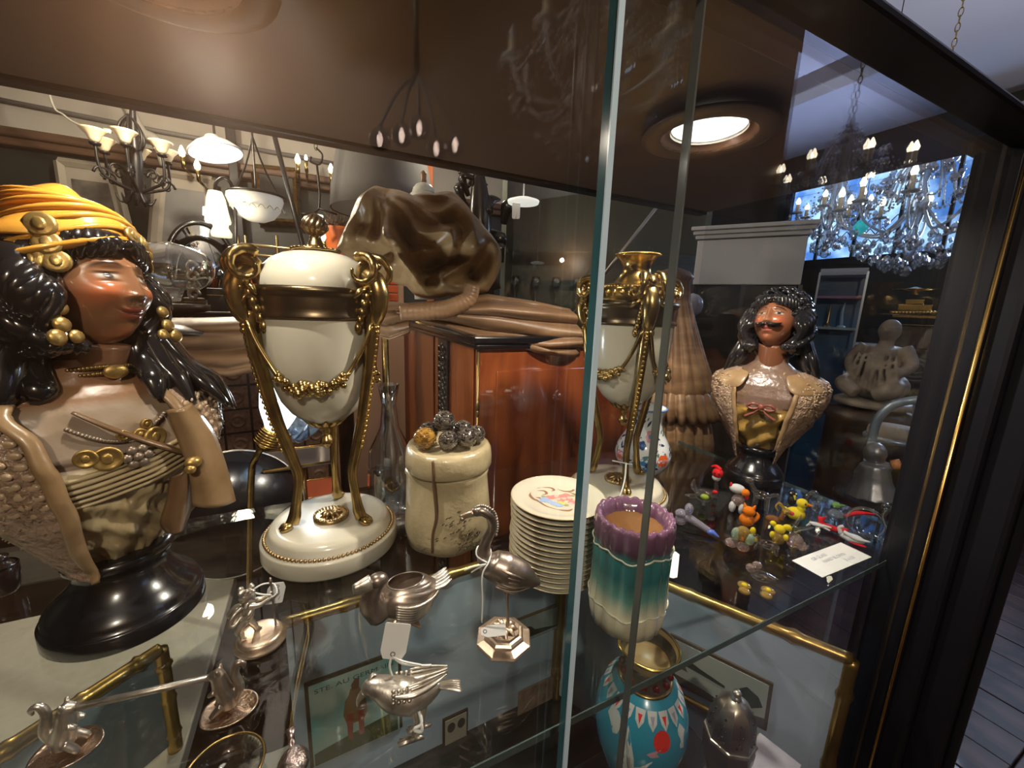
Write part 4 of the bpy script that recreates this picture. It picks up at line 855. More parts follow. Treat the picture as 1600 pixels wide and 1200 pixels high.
m = MB(); m.tube([(-.035, 0, .150), (-.042, 0, .1475), (-.047, 0, .1445), (-.0475, 0, .141)], [.0042, .0034, .0031, .0022], 10, sm=3); m.ell((-.047, -.0018, .1435), (.0026, .002, .0026)); ob('bill', m, M['silver_warm'], n)
m = MB()
for q in range(20):
    u = q/19; p = np.array(smooth_path(np.array([(-.034, 0, .156), (-.026, 0, .1585), (-.0145, 0, .152), (-.0105, 0, .138), (-.0115, 0, .126)]), np.ones(5), 5)[0])[int(u*20)]; m.ell(p, .0015, nu=8, nv=6)
ob('crest_beads', m, M['silver'], n)
m = MB()
for sd in (-1, 1):
    for q in range(5): m.tube([(-.010, sd*(.012+.001*q), .097-.005*q), (.008, sd*(.0155-.0004*q), .090-.005*q), (.026, sd*.008, .079-.002*q)], [.0008, .002, .0005], 6, sm=4)
ob('wing_feathers', m, M['silver_dark'], b)
m = MB(); m.tube([(-.020, -.010, .100), (-.031, -.006, .105), (-.030, .006, .108), (-.018, .008, .104), (-.018, -.009, .101), (-.024, -.016, .090), (-.023, -.018, .062), (-.0235, -.018, .036)], .0009, 6, sm=5); m.tube([(-.021, -.011, .099), (-.034, -.012, .096), (-.043, -.010, .090)], .0008, 6, sm=4); m.tube([(-.021, -.011, .099), (-.030, -.012, .094), (-.036, -.010, .088)], .0008, 6, sm=4); ob('tag_string', m, M['string'], t)
price_tag(t, xf((-.0235, -.024, .030), rotm('X', rad(-72))@rotm('Y', rad(82))), .012, .026)
# small silver bird (pigeon)
FB = Fr(at_z(636, 1163, 0))
t = fthing('pigeon_figure', 'small silver pigeon bending its head, blank white tag tied round it', 'figurine', FB)
t.rotation_euler = (rad(-24), 0, FB.rot+rad(-4)); t.location.z += .006
m = MB(); m.tube([(-.034, 0, .038), (-.030, 0, .041), (-.022, 0, .040), (-.010, 0, .034), (.004, 0, .030), (.018, 0, .032), (.028, 0, .036)], [.0045, .0075, .0095, .0135, .0135, .0085, .003], 18, sm=5); b = ob('body', m, M['silver'], t)
m = MB(); m.tube([(-.0345, 0, .0385), (-.0385, 0, .034), (-.0395, 0, .0285)], [.0035, .0024, .0007], 10, sm=4); ob('beak', m, M['silver'], b)
m = MB(); m.tube([(-.033, 0, .044), (-.028, 0, .0505), (-.024, 0, .049)], [.0035, .003, .0008], 8, sm=3, flat=.5); ob('crest', m, M['silver'], b)
m = MB()
for sd in (-1, 1):
    m.tube([(-.010, sd*.0125, .038), (.006, sd*.0135, .038), (.022, sd*.009, .0415), (.034, sd*.004, .0455)], [.004, .006, .0045, .001], 10, sm=4, flat=.45)
    for q in range(4): m.tube([(.0, sd*.0155, .035+.003*q), (.016, sd*.0125, .038+.0026*q), (.034, sd*.005, .0445+.0008*q)], [.0007, .0014, .0005], 6, sm=4)
    for q in range(16): m.ell((-.010+.0042*(q % 4), sd*.0155, .034+.0028*(q//4)), (.0019, .0012, .0016), nu=8, nv=5)
ob('wing', m, M['silver'], b)
m = MB()
for q in range(5): m.tube([(.026, -.004+.002*q, .035), (.038, -.007+.0035*q, .034), (.045, -.009+.0045*q, .032)], [.0022, .0030, .002], 8, sm=3, flat=.35)
ob('tail', m, M['silver'], b)
for sd, dx in ((-1, .004), (1, .010)):
    m = MB(); m.tube([(dx+.002, sd*.006, .024), (dx+.004, sd*.007, .014), (dx+.001, sd*.0075, .004)], [.004, .0022, .002], 9, sm=4)
    for a in (-.5, 0, .5): m.tube([(dx+.002, sd*.0075, .003), (dx-.011*math.cos(a), sd*.0075+.008*math.sin(a), .0018)], [.0026, .0012], 7)
    m.tube([(dx+.002, sd*.0075, .003), (dx+.010, sd*.0075, .003)], [.0024, .0016], 7); ob('leg', m, M['silver'], t)
m = MB(); m.tube([(-.012, -.004, .048), (-.014, -.007, .058), (-.012, -.009, .066)], .0009, 6, sm=4); m.tube([(-.012, -.009, .066), (-.003, -.012, .060), (.014, -.013, .057), (.020, -.012, .056)], .0009, 6, sm=4); m.tube([(-.012, -.010, .066), (-.002, -.013, .062), (.012, -.014, .058)], .0008, 6, sm=4); m.tube([(.010, -.012, .024), (.012, -.014, .016), (.006, -.014, .013), (.012, -.013, .010), (.012, -.014, .016)], .0014, 6, sm=4); ob('tag_string', m, M['string'], t)
price_tag(t, xf((-.012, -.010, .064), rotm('Y', rad(11))@rotm('X', rad(10))), .021, .029)
# cherub with a rod
FK = Fr(at_z(408, 1002, 0))
t = fthing('cherub_figure', 'silver winged cherub holding an upright rod on a domed round base, tagged', 'figurine', FK)
m = MB(); m.lathe([(0, 0), (.023, 0), (.0245, .002), (.024, .004), (.0215, .006), (.0218, .008), (.020, .0105), (.0185, .0112), (.015, .012), (0, .0135)], 48); ob('base', m, M['silver_warm'], t)
m = MB(); m.tube([(-.010, 0, .034), (-.009, 0, .040), (-.008, 0, .048), (-.008, 0, .053)], [.0065, .0062, .0068, .003], 14, sm=4); m.ell((-.008, -.001, .0595), (.0062, .0062, .0066), None, 16, 12)
for q in range(22): a = q*2.4; zz = .060+.006*math.sin(q*.9); m.ell((-.008+.0056*math.cos(a), .0005+.0056*math.sin(a), zz+.001), .0024, nu=8, nv=6)
for sd in (-1, 1):
    m.tube([(-.011, sd*.003, .034), (-.013+.005*sd, sd*.0045, .026), (-.010+.006*sd, sd*.004, .0185), (-.010+.007*sd, sd*.004, .0135)], [.0048, .0040, .0030, .0024], 10, sm=4); m.tube([(-.010+.007*sd, sd*.004, .0145), (-.005+.007*sd, sd*.0045, .0138)], [.0024, .0016], 8)
    m.tube([(-.008, sd*.0055, .050), (.002, sd*.005, .047), (.011, sd*.002, .0485)], [.0030, .0024, .0018], 9, sm=4); m.ell((.0125, sd*.0015, .0488), (.0026, .002, .0022))
m.tube([(-.016, -.004, .036), (-.008, -.007, .042), (-.002, -.003, .050)], [.0016, .003, .0014], 8, sm=4); ob('body', m, M['silver'], t, fuse=.0007, fs=3)
m = MB()
for sd in (-1, 1): m.tube([(-.013, sd*.003, .049), (-.020, sd*.006, .046), (-.0255, sd*.008, .038), (-.021, sd*.006, .034), (-.014, sd*.003, .040)], [.001, .0016, .0016, .0014, .001], 7, sm=5); m.grid(np.array([[(-.013, sd*.003, .049), (-.014, sd*.003, .040)], [(-.020, sd*.006, .0455), (-.019, sd*.005, .038)], [(-.025, sd*.008, .0385), (-.021, sd*.006, .0345)]]))
ob('wings', m, M['silver'], t, solid=.0008)
m = MB(); m.tube([(.0145, 0, .0125), (.0140, 0, .030), (.0137, 0, .048), (.0133, 0, .071)], [.001, .0009, .0011, .0009], 8, sm=3); m.ell((.0133, 0, .066), (.0016, .0016, .003)); ob('rod', m, M['silver_dark'], t)
m = MB(); m.tube([(.013, -.002, .052), (.004, -.004, .058), (-.003, .006, .058), (.006, .008, .061), (.016, .004, .060), (.018, -.003, .054), (.013, -.003, .050), (.0145, .002, .053), (.012, -.003, .056)], .0009, 6, sm=5); ob('tag_string', m, M['string'], t)
price_tag(t, xf((.020, .004, .060), rotm('Y', rad(-166))), .017, .024, [[(.002, .006), (.004, .007), (.003, .010)], [(-.003, .013), (.001, .014), (0, .018), (-.001, .013)], [(.001, .020), (.003, .018)], [(-.005, .016), (-.004, .020)], [(.004, .014), (.006, .014), (.006, .018)]])
# knife rest: two rearing animals joined by a bar
A1, A2 = at_z(112, 1172, 0), at_z(352, 1112, 0); cK = (A1+A2)/2; dK = A2-A1; LK = float(np.linalg.norm(dK)); aK = math.atan2(dK[1], dK[0])
t = thing('knife_rest', 'silver knife rest, two standing animals on leaf-shaped feet joined by a polished bar', 'knife rest', tuple(cK), aK)
M['leaf_silver'] = mat('coppery_silver', (.62, .42, .28), .28, 1.0, var=(90, (.5, .45, .42), .8), bump=(330, .7, .0012))
for sd in (-1, 1):
    x0 = sd*LK/2; m = MB(); nn = 40; r1 = [(0, .0018), (.6, .0016), (.93, .0022), (1.0, .0030), (1.0, .0016), (.9, .0004), (0, 0)]
    rows = [[(x0+.003*sd+.0215*q*math.cos(a)*(1+.04*math.cos(3*a)), .0145*q*math.sin(a)*(1+.05*math.cos(2*a)), zz) for a in np.linspace(0, 2*PI, nn, endpoint=False)] for q, zz in r1]
    m.grid(np.array(rows)@np.array([[math.cos(.7*0), 0, 0], [0, 1.25, 0], [0, 0, 1]]), cv=True); ob('leaf_foot', m, M['leaf_silver'], t)
    m = MB(); m.tube([(x0+sd*.004, 0, .006), (x0+sd*.003, 0, .016), (x0-sd*.0005, 0, .028), (x0-sd*.002, 0, .038), (x0-sd*.004, 0, .043)], [.0065, .0072, .0068, .0056, .0034], 14, sm=4); m.tube([(x0-sd*.002, 0, .040), (x0-sd*.008, 0, .039)], [.005, .0035], 10)
    for q in (-1, 1): m.tube([(x0, q*.005, .012), (x0-sd*.006, q*.006, .006), (x0-sd*.008, q*.006, .003)], [.0036, .003, .0022], 8, sm=3); m.tube([(x0-sd*.004, q*.005, .027), (x0-sd*.009, q*.0045, .024)], [.0026, .0018], 8); m.ell((x0-sd*.001, q*.004, .0435), (.002, .0014, .0034))
    m.tube([(x0+sd*.007, 0, .008), (x0+sd*.013, 0, .022), (x0+sd*.010, 0, .038), (x0+sd*.013, 0, .047), (x0+sd*.018, 0, .045), (x0+sd*.017, 0, .040)], [.003, .0038, .0034, .0028, .0022, .001], 9, sm=4)
    ob('animal', m, M['silver_dark'] if sd > 0 else M['silver'], t, fuse=.0008, fs=3)
m = MB(); m.tube([(-LK/2+.004, 0, .0385), (LK/2-.004, 0, .0385)], .0026, 14); ob('bar', m, M['silver'], t)
# locket pendant, round dish rims at the front
FL = Fr(at_z(459, 1196, 0))
t = fthing('locket_pendant', 'engraved silver egg-shaped locket with hanging loop, lying at the front of the shelf', 'pendant', FL)
m = MB(); m.ell((0, -.004, .0075), (.0105, .0125, .0075), None, 28, 18); m.lathe([(.0108, -.0008), (.0112, 0), (.0108, .0008)], 40, M=xf((0, -.004, .0075))@np.diag([1, 1.18, 1, 1])); ob('case', m, mat('engraved_silver', (.52, .42, .4), .3, 1.0, var=(300, (.22, .17, .16), .9), bump=(420, .9, .001)), t)
m = MB(); m.tube([(0, .0085, .0075), (.0012, .011, .009), (0, .013, .010), (-.0012, .011, .009)], .0008, 7, sm=4, closed=True); m.grid(np.array([[(-.003*k, .013, .0095), (.003*k, .013, .0095)] for k in (.5,)]+[[(-.0036, .020, .0125), (.0036, .020, .0125)], [(-.003, .0225, .0115), (.003, .0225, .0115)], [(-.0022, .014, .008), (.0022, .014, .008)]])); ob('bail', m, mat('rosy_silver', (.5, .4, .37), .3, 1.0), t, solid=.0007)
for px, py, r, lab in ((352, 1222, .026, 'round gilt-rimmed glass dish at the front edge, beside the locket'),):
    F_ = Fr(at_z(px, py, 0)); t = fthing('round_dish', lab, 'dish', F_); m = MB(); m.lathe([(0, .001), (r*.55, 0), (r*.8, .004), (r, .012), (r*.97, .012), (r*.75, .005), (0, .003)], 48); ob('bowl', m, M['clear'], t)
    m = MB(); m.tube([(r*math.cos(a), r*math.sin(a), .0122) for a in np.linspace(0, 2*PI, 48, endpoint=False)], .0011, 7, closed=True); ob('gilt_rim', m, M['gold'], t)
# handwritten card and the standing blank label
c4 = [at_z(1237, 876, 0), at_z(1317, 849, 0), at_z(1360, 871, 0), at_z(1283, 903, 0)]
cc = sum(c4)/4; ux = c4[2]-c4[3]; W_ = float(np.linalg.norm(ux)); H_ = float(np.linalg.norm(c4[0]-c4[3])); ac = math.atan2(ux[1], ux[0])
t = thing('price_card', 'white handwritten card lying in front of the little glass animals', 'card', (cc[0], cc[1], .0004), ac)
m = MB(); m.box((0, 0, .0003), (W_, H_, .0006)); ob('paper', m, M['paper'], t, smooth=False)
def text(body, size, loc, rot, mt, parent, nm='lettering', ext=.0001, sx=1.0, shear=0.0):
    cu = bpy.data.curves.new(nm, 'FONT'); cu.body = body; cu.size = size; cu.extrude = ext; cu.align_x = 'CENTER'; cu.align_y = 'CENTER'; cu.shear = shear; cu.resolution_u = 3
    o = bpy.data.objects.new(nm, cu); COL.objects.link(o); dg = bpy.context.evaluated_depsgraph_get(); dg.update(); me = bpy.data.meshes.new_from_object(o.evaluated_get(dg)); bpy.data.objects.remove(o)
    o = link(nm, me, parent); o.location = loc; o.rotation_euler = rot; o.scale = (sx, 1, 1); me.materials.clear(); me.materials.append(mt); return o
M['pale_ink'] = mat('pale_ink', (.30, .30, .36), .7)
text('GB GLASS', H_*.2, (-W_*.12, H_*.24, .0007), (0, 0, 0), M['pale_ink'], t, sx=1.0, shear=.15); text('HAND BLOWN', H_*.19, (W_*.04, H_*.0, .0007), (0, 0, 0), M['pale_ink'], t, sx=1.05, shear=.15); text('3 x £10', H_*.19, (W_*.2, -H_*.25, .0007), (0, 0, 0), M['pale_ink'], t, sx=.95, shear=.15)
F_ = Fr(at_z(1049, 881, 0)); t = fthing('blank_label', 'blank white rounded label lying on the glass right of the fluted pot', 'label', F_)
m = MB(); hh, ww, c_ = .034, .0095, .005; V = [(-ww, -hh+c_), (-ww+c_, -hh), (ww-c_, -hh), (ww, -hh+c_), (ww, hh-c_), (ww-c_, hh), (-ww+c_, hh), (-ww, hh-c_)]
m.prism(V, -.0006, 0, M=xf((0, 0, .0002), rotm('X', -PI/2))); ob('paper', m, M['paper'], t, smooth=False)

F_ = Fr(at_z(4, 925, 0)); t = fthing('turned_pot', 'small dark brown turned wooden pot at the left picture edge beside the woman bust', 'pot', F_)
m = MB(); m.lathe([(0, 0), (.013, 0), (.0145, .002), (.0165, .012), (.018, .026), (.017, .034), (.012, .038), (.009, .042), (.011, .046), (0, .048)], 32); ob('body', m, mat('dark_turned_wood', (.035, .016, .014), .25, coat=.5), t)
m = MB(); m.lathe([(.0168, .033), (.0178, .0345), (.0165, .036)], 32); ob('ring', m, M['black'], t)
# ================================================================== lamp-worked glass animals
def gl(name, col, tr=.7, rough=.05): return mat('glass_'+name, col, rough, trans=tr, coat=.5)
GL = dict(clear=glass('spun_glass', (.86, .88, .86), 2.2, .03, .12), red=gl('red', (.85, .02, .03), .4), orange=gl('orange', (1, .25, .01), .4), yellow=gl('yellow', (1, .80, .03), .4), green=gl('green', (.35, .7, .18), .7), olive=gl('olive', (.45, .62, .08), .4),
          lilac=gl('lilac', (.78, .75, .95), .8), white=gl('milk', (.9, .9, .9), .45), amber=gl('amber', (.95, .6, .15), .8), blue=gl('blue', (.12, .2, .75), .3), grey=gl('smoke', (.4, .5, .62), .8), pink=gl('pink', (.95, .72, .68), .85), black=mat('glass_black', (.01, .01, .012), .08, coat=.8), jade=gl('jade', (.65, .88, .65), .7), brown=gl('brown', (.3, .12, .04), .5))
def ga(px, py, label, cat='glass animal'):
    F_ = Fr(at_z(px, py, 0)); t_ = fthing('glass_animal', label, cat, F_, 'little glass animals'); t_.scale = (1.2,)*3; return t_, F_
def blob(t, nm, mt, ells=(), tubes=()):
    m = MB()
    for e in ells: m.ell(e[0], e[1], None, 18, 12)
    for p, r in tubes: m.tube(p, r, 10, sm=4)
    return ob(nm, m, GL[mt], t)
def bird(px, py, label, body, head, beak, s=1.0, neck=.02, side=1, tailc=None, eye=True, cat='glass bird'):
    t, F_ = ga(px, py, label, cat); t.scale = (1.2*s*side, 1.2*s, 1.2*s)
    blob(t, 'body', body, [((0, 0, .009), (.011, .008, .0085))]); blob(t, 'head', head, [((.005, 0, .014+neck*.55), (.0065, .006, .0062))], [([(.004, 0, .012), (.005, 0, .012+neck*.4)], [.005, .0045])])
    blob(t, 'beak', beak, (), [([(.010, 0, .014+neck*.55), (.0165, 0, .0135+neck*.55)], [.0026, .0006])])
    blob(t, 'tail', tailc or body, (), [([(-.008, 0, .009), (-.018, 0, .015)], [.004, .001])])
    if eye: blob(t, 'eye', 'black', [((.0085, sd*.0048, .0155+neck*.55), .0012) for sd in (-1, 1)])
    return t
bird(1241, 812, 'bright yellow glass duckling with orange beak, right of the other glass animals', 'yellow', 'yellow', 'orange', 1.15)
# red-hooded bird on a tall clear stem
t, F_ = ga(1116, 778, 'white glass bird with curling red hood on a tall clear neck', 'glass bird')
blob(t, 'neck', 'clear', (), [([(0, 0, .002), (.001, 0, .015), (-.001, 0, .034)], [.005, .0035, .003])]); blob(t, 'head', 'white', [((-.001, 0, .036), (.0068, .006, .006))]); blob(t, 'hood', 'red', [((0, 0, .044), (.0085, .008, .0085))], [([(.003, 0, .050), (-.004, 0, .055), (-.011, 0, .053)], [.004, .003, .0008])])
blob(t, 'eye', 'black', [((-.004, -.0066, .045), .0014), ((.002, -.0075, .045), .0014)]); blob(t, 'heart', 'red', [((.0, -.004, .012), (.004, .003, .0035))]); blob(t, 'body', 'clear', [((-.012, 0, .006), (.012, .007, .006))])
# green turtle-like fish
t, F_ = ga(1098, 790, 'clear glass fish with a green spot and raised tail, at the left of the group', 'glass fish')
blob(t, 'body', 'clear', [((0, 0, .017), (.014, .006, .011))]); blob(t, 'spot', 'olive', [((.001, -.004, .017), (.0065, .0035, .005))]); blob(t, 'tail', 'clear', (), [([(-.010, 0, .020), (-.017, 0, .030), (-.016, 0, .041)], [.003, .005, .0008]), ([(-.010, 0, .014), (-.020, 0, .011), (-.028, 0, .011)], [.003, .004, .0008]), ([(0, 0, .010), (.001, 0, .001)], [.004, .002])])
# lilac woodpecker with a long bill
t, F_ = ga(1072, 822, 'pale lilac glass bird with long blue-tipped tail, lying low at the left', 'glass bird')
blob(t, 'body', 'lilac', [((-.008, 0, .008), (.0085, .007, .008)), ((-.008, 0, .017), (.009, .007, .007))], [([(-.002, 0, .015), (.014, -.004, .011), (.030, -.010, .006)], [.0062, .0048, .0042])]); blob(t, 'head', 'lilac', [((.001, 0, .027), (.006, .006, .0085))]); blob(t, 'tail_tip', 'blue', [((.031, -.011, .006), (.005, .0045, .004))], [([(.033, -.011, .006), (.042, -.014, .003)], [.0042, .0006])]); blob(t, 'eye', 'blue', [((.003, -.006, .026), .0014)])
# clown
t, F_ = ga(1150, 800, 'white glass animal with orange collar and red ears, behind the orange one')
blob(t, 'body', 'pink', [((0, 0, .020), (.009, .008, .010))]); blob(t, 'head', 'white', [((-.003, 0, .038), (.011, .008, .0075))]); blob(t, 'ear', 'red', [((-.012, -.002, .043), (.002, .002, .004)), ((.011, 0, .028), (.003, .003, .005))]); blob(t, 'collar', 'orange', [((.008, -.004, .036), (.0062, .005, .006))]); blob(t, 'leg', 'white', [((-.006, -.004, .009), (.005, .004, .009)), ((.006, -.004, .009), (.004, .004, .009))])
t, F_ = ga(1165, 822, 'solid orange glass cat sitting upright in the middle of the group')
blob(t, 'body', 'orange', [((0, 0, .010), (.010, .0085, .010))], [([(.008, 0, .010), (.013, .003, .018), (.010, .003, .024)], [.003, .0028, .001])]); blob(t, 'head', 'orange', [((.001, -.001, .024), (.0085, .0075, .0075))]); blob(t, 'ear', 'orange', (), [([(-.004, 0, .029), (-.006, 0, .035)], [.003, .0006]), ([(.006, 0, .029), (.008, 0, .035)], [.003, .0006])])
t, F_ = ga(1186, 800, 'clear glass pony with fine legs and mane, behind the orange cat')
blob(t, 'body', 'clear', [((0, 0, .028), (.012, .006, .007))], [([(-.008, 0, .026), (-.010, -.003, .001)], [.003, .0015]), ([(-.006, 0, .026), (-.006, .004, .001)], [.003, .0015]), ([(.008, 0, .026), (.010, -.003, .001)], [.003, .0015]), ([(.006, 0, .026), (.007, .004, .001)], [.003, .0015]), ([(-.010, 0, .032), (-.017, 0, .044)], [.005, .003]), ([(.011, 0, .030), (.019, 0, .034), (.022, 0, .022)], [.003, .003, .0008])]); blob(t, 'head', 'clear', [((-.019, 0, .046), (.0065, .004, .0045))])
t, F_ = ga(1155, 862, 'glass flower bud with jade green and pink petals, in front of the orange cat', 'glass flower')
blob(t, 'petal', 'jade', [((.009, -.003, .022), (.006, .004, .008)), ((-.006, -.002, .024), (.006, .004, .009))]); blob(t, 'petal', 'pink', [((-.010, 0, .009), (.008, .006, .006)), ((.003, 0, .008), (.008, .006, .006))]); blob(t, 'bud', 'amber', [((.001, 0, .026), (.009, .007, .010))])
t, F_ = ga(1190, 862, 'clear glass dog with two yellow ears, leaning forward near the front')
blob(t, 'body', 'clear', [((.006, 0, .012), (.012, .006, .006))], [([(-.004, 0, .012), (-.008, 0, .001)], [.003, .002]), ([(.014, 0, .010), (.016, 0, .001)], [.003, .002])]); blob(t, 'head', 'clear', [((-.009, -.002, .018), (.006, .005, .005))]); blob(t, 'ear', 'yellow', [((-.011, -.005, .016), (.005, .0025, .0035)), ((-.013, .003, .023), (.0035, .0025, .0055))])
t, F_ = ga(1214, 850, 'small glass bear with bright yellow ears and tummy, beside the pink rabbit')
blob(t, 'head', 'yellow', [((.0, 0, .022), (.0068, .006, .006)), ((-.008, 0, .027), (.0038, .003, .0038)), ((.008, 0, .027), (.0052, .003, .0045))]); blob(t, 'body', 'amber', [((0, 0, .010), (.0085, .0075, .010))]); blob(t, 'arm', 'yellow', [((-.007, -.004, .013), (.003, .003, .005)), ((.008, -.003, .014), (.0035, .003, .0045))])
t, F_ = ga(1240, 856, 'pinkish glass rabbit with tall spiky clear ears, left of the written card')
blob(t, 'body', 'pink', [((0, 0, .010), (.010, .009, .010)), ((.008, 0, .006), (.006, .006, .006))]); blob(t, 'head', 'clear', [((-.004, 0, .025), (.0055, .005, .005))]); blob(t, 'ear', 'clear', (), [([(-.004, 0, .028), (.002, 0, .048)], [.003, .0006]), ([(-.002, 0, .026), (.016, .004, .034)], [.003, .0008])])
t, F_ = ga(1205, 832, 'amber-brown glass deer with curled horns, behind the yellow bear')
blob(t, 'body', 'brown', [((0, 0, .020), (.010, .005, .006))], [([(-.006, 0, .018), (-.007, 0, .001)], [.0025, .0012]), ([(.006, 0, .018), (.007, 0, .001)], [.0025, .0012]), ([(.008, 0, .022), (.011, 0, .035)], [.004, .003])]); blob(t, 'head', 'amber', [((.013, 0, .037), (.006, .004, .0038))]); blob(t, 'horn', 'amber', (), [([(.010, 0, .040), (.004, 0, .046), (.000, 0, .040), (.004, 0, .034)], [.0016, .0016, .0014, .0008])]); blob(t, 'muzzle', 'red', [((.019, 0, .036), (.003, .003, .003))])
t, F_ = ga(1300, 832, 'red glass dragon with curled claws, behind the written card')
blob(t, 'body', 'red', (), [([(-.016, 0, .018), (-.012, 0, .008), (0, 0, .006), (.012, 0, .008), (.015, 0, .012)], [.003, .0045, .0042, .0046, .002]), ([(-.014, 0, .012), (-.010, -.004, .022)], [.003, .0008]), ([(.006, 0, .006), (.010, -.004, .001)], [.003, .001])])
t, F_ = ga(1308, 824, 'smoky blue glass parrot with green head and long red tail', 'glass bird')
blob(t, 'body', 'grey', [((-.004, 0, .018), (.011, .007, .009))], [([(-.002, 0, .012), (0, 0, .001)], [.004, .003])]); blob(t, 'head', 'green', [((-.006, 0, .033), (.006, .0045, .0042))], [([(-.002, 0, .034), (.004, 0, .036)], [.002, .0007])]); blob(t, 'tail', 'red', (), [([(.006, 0, .020), (.018, 0, .030), (.036, 0, .035)], [.003, .0032, .0012])])
t, F_ = ga(1330, 848, 'milky white glass swan with swept-back wings near the shelf end', 'glass bird')
blob(t, 'body', 'white', [((0, 0, .007), (.014, .007, .006))], [([(-.010, -.004, .014), (.004, -.005, .010), (.018, -.004, .011)], [.0025, .003, .001]), ([(-.012, 0, .008), (-.015, 0, .016), (-.011, 0, .020)], [.003, .0024, .002])]); blob(t, 'fin', 'red', [((.006, -.004, .0025), (.010, .003, .002))])
t, F_ = ga(1380, 852, 'large clear spun-glass ring bird with looped wing at the shelf end', 'glass bird')
m = MB(); m.tube([(-.022+.020*math.cos(a), 0, .024+.020*math.sin(a)) for a in np.linspace(0, 2*PI, 26, endpoint=False)], .0022, 8, closed=True); m.tube([(-.002, 0, .001), (.002, 0, .020), (-.006, 0, .040), (-.004, 0, .052)], [.004, .003, .003, .004], 9, sm=4); m.ell((-.006, 0, .055), (.006, .005, .0045), None, 14, 9)
for q in range(7): m.tube([(-.030+.006*q, -.003, .014-.001*q), (-.022+.006*q, -.004, .008), (-.012+.006*q, -.004, .002)], [.0006, .0018, .0006], 7, sm=3)
ob('body', m, GL['clear'], t); blob(t, 'eye', 'black', [((-.008, -.005, .055), .0016)]); blob(t, 'base_bar', 'amber', (), [([(.004, -.002, .002), (.026, -.010, .002)], [.0018, .001])])
t, F_ = ga(1236, 790, 'small black glass penguin with yellow beak, behind the duckling', 'glass bird')
blob(t, 'body', 'black', [((0, 0, .009), (.006, .006, .009)), ((0, 0, .021), (.006, .0055, .0055))]); blob(t, 'beak', 'yellow', (), [([(.002, -.004, .020), (.004, -.006, .013)], [.002, .0005])]); blob(t, 'eye', 'white', [((-.003, -.005, .023), .0013), ((.004, -.004, .023), .0013)])
t, F_ = ga(1272, 800, 'clear glass squirrel with striped tail, between the duckling and parrot')
blob(t, 'body', 'clear', [((0, 0, .009), (.008, .006, .009)), ((.004, 0, .022), (.005, .0045, .005))], [([(-.006, 0, .006), (-.012, 0, .018), (-.006, 0, .031), (.002, 0, .030)], [.004, .0055, .004, .001])])
t, F_ = ga(1270, 826, 'small white glass mouse with long thin legs, right of the rabbit')
blob(t, 'body', 'white', [((.004, 0, .008), (.010, .004, .003))], [([(.010, 0, .009), (.020, -.001, .010)], [.0022, .001]), ([(.010, 0, .007), (.019, -.003, .006)], [.0022, .001]), ([(-.004, 0, .006), (-.008, 0, .001)], [.002, .001])])
t, F_ = ga(1178, 905, 'pink and clear glass swan nearest the front of the group', 'glass bird')
blob(t, 'body', 'clear', [((.006, 0, .007), (.011, .006, .006))], [([(.010, 0, .010), (.022, 0, .008)], [.004, .002])]); blob(t, 'flower', 'pink', [((-.005, -.003, .014), (.005, .004, .005)), ((.001, -.002, .020), (.005, .004, .004))])
for px, py, side in ((1168, 925, -1), (1192, 928, 1)):
    t, F_ = ga(px, py, 'amber glass butterfly wings flat on the shelf, '+('left' if side < 0 else 'right')+' one below the swan', 'glass insect')
    blob(t, 'wing', 'amber', [((side*.004, .004, .004), (.007, .006, .003)), ((side*.003, -.006, .0035), (.006, .006, .0028))]); blob(t, 'spot', 'yellow', [((side*.004, .002, .006), (.003, .003, .002))])
# ================================================================== framed prints and wares below the glass
M['mount'] = mat('blue_grey_mount', (.55, .66, .82), .5, var=(9, (.45, .55, .70), .8))
M['mount_dark'] = mat('slate_mount', (.20, .24, .27), .45, var=(9, (.14, .17, .20), .8))
M['bamboo'] = mat('gilt_bamboo', (.62, .40, .13), .3, .85, var=(14, (.36, .21, .06), .8))
class Pl:
    def __init__(s, a, b):
        s.a = np.array(a, float); d = np.array(b, float)-s.a; d[2] = 0; s.L = np.linalg.norm(d); s.u = d/s.L; s.n = np.array([s.u[1], -s.u[0], 0])
        if s.n@(C_P-s.a) < 0: s.n = -s.n
        s.ang = math.atan2(s.u[1], s.u[0]); s.sg = 1 if (np.array([math.sin(s.ang), -math.cos(s.ang), 0])@s.n) > 0 else -1
    def uv(s, px, py): d = ray(px, py); t = ((s.a-C_P)@s.n)/(d@s.n); P = C_P+d*t; return float((P-s.a)@s.u), float(P[2])
ZF = -.33
ZFELT, ZLOW = -.33, -.56
def rail(parent, p, q, r=.0095, kn=3):
    p, q = np.array(p, float), np.array(q, float); n = 40; pts = [p+(q-p)*k/n for k in range(n+1)]; rr = []
    for k in range(n+1):
        u = k/n; rr.append(r*(1+max([.32*math.exp(-((u-c)/.012)**2) for c in [(i+.55)/kn for i in range(kn)]])))
    m = MB(); m.tube(pts, rr, 12); return ob('rail', m, M['bamboo'], parent)
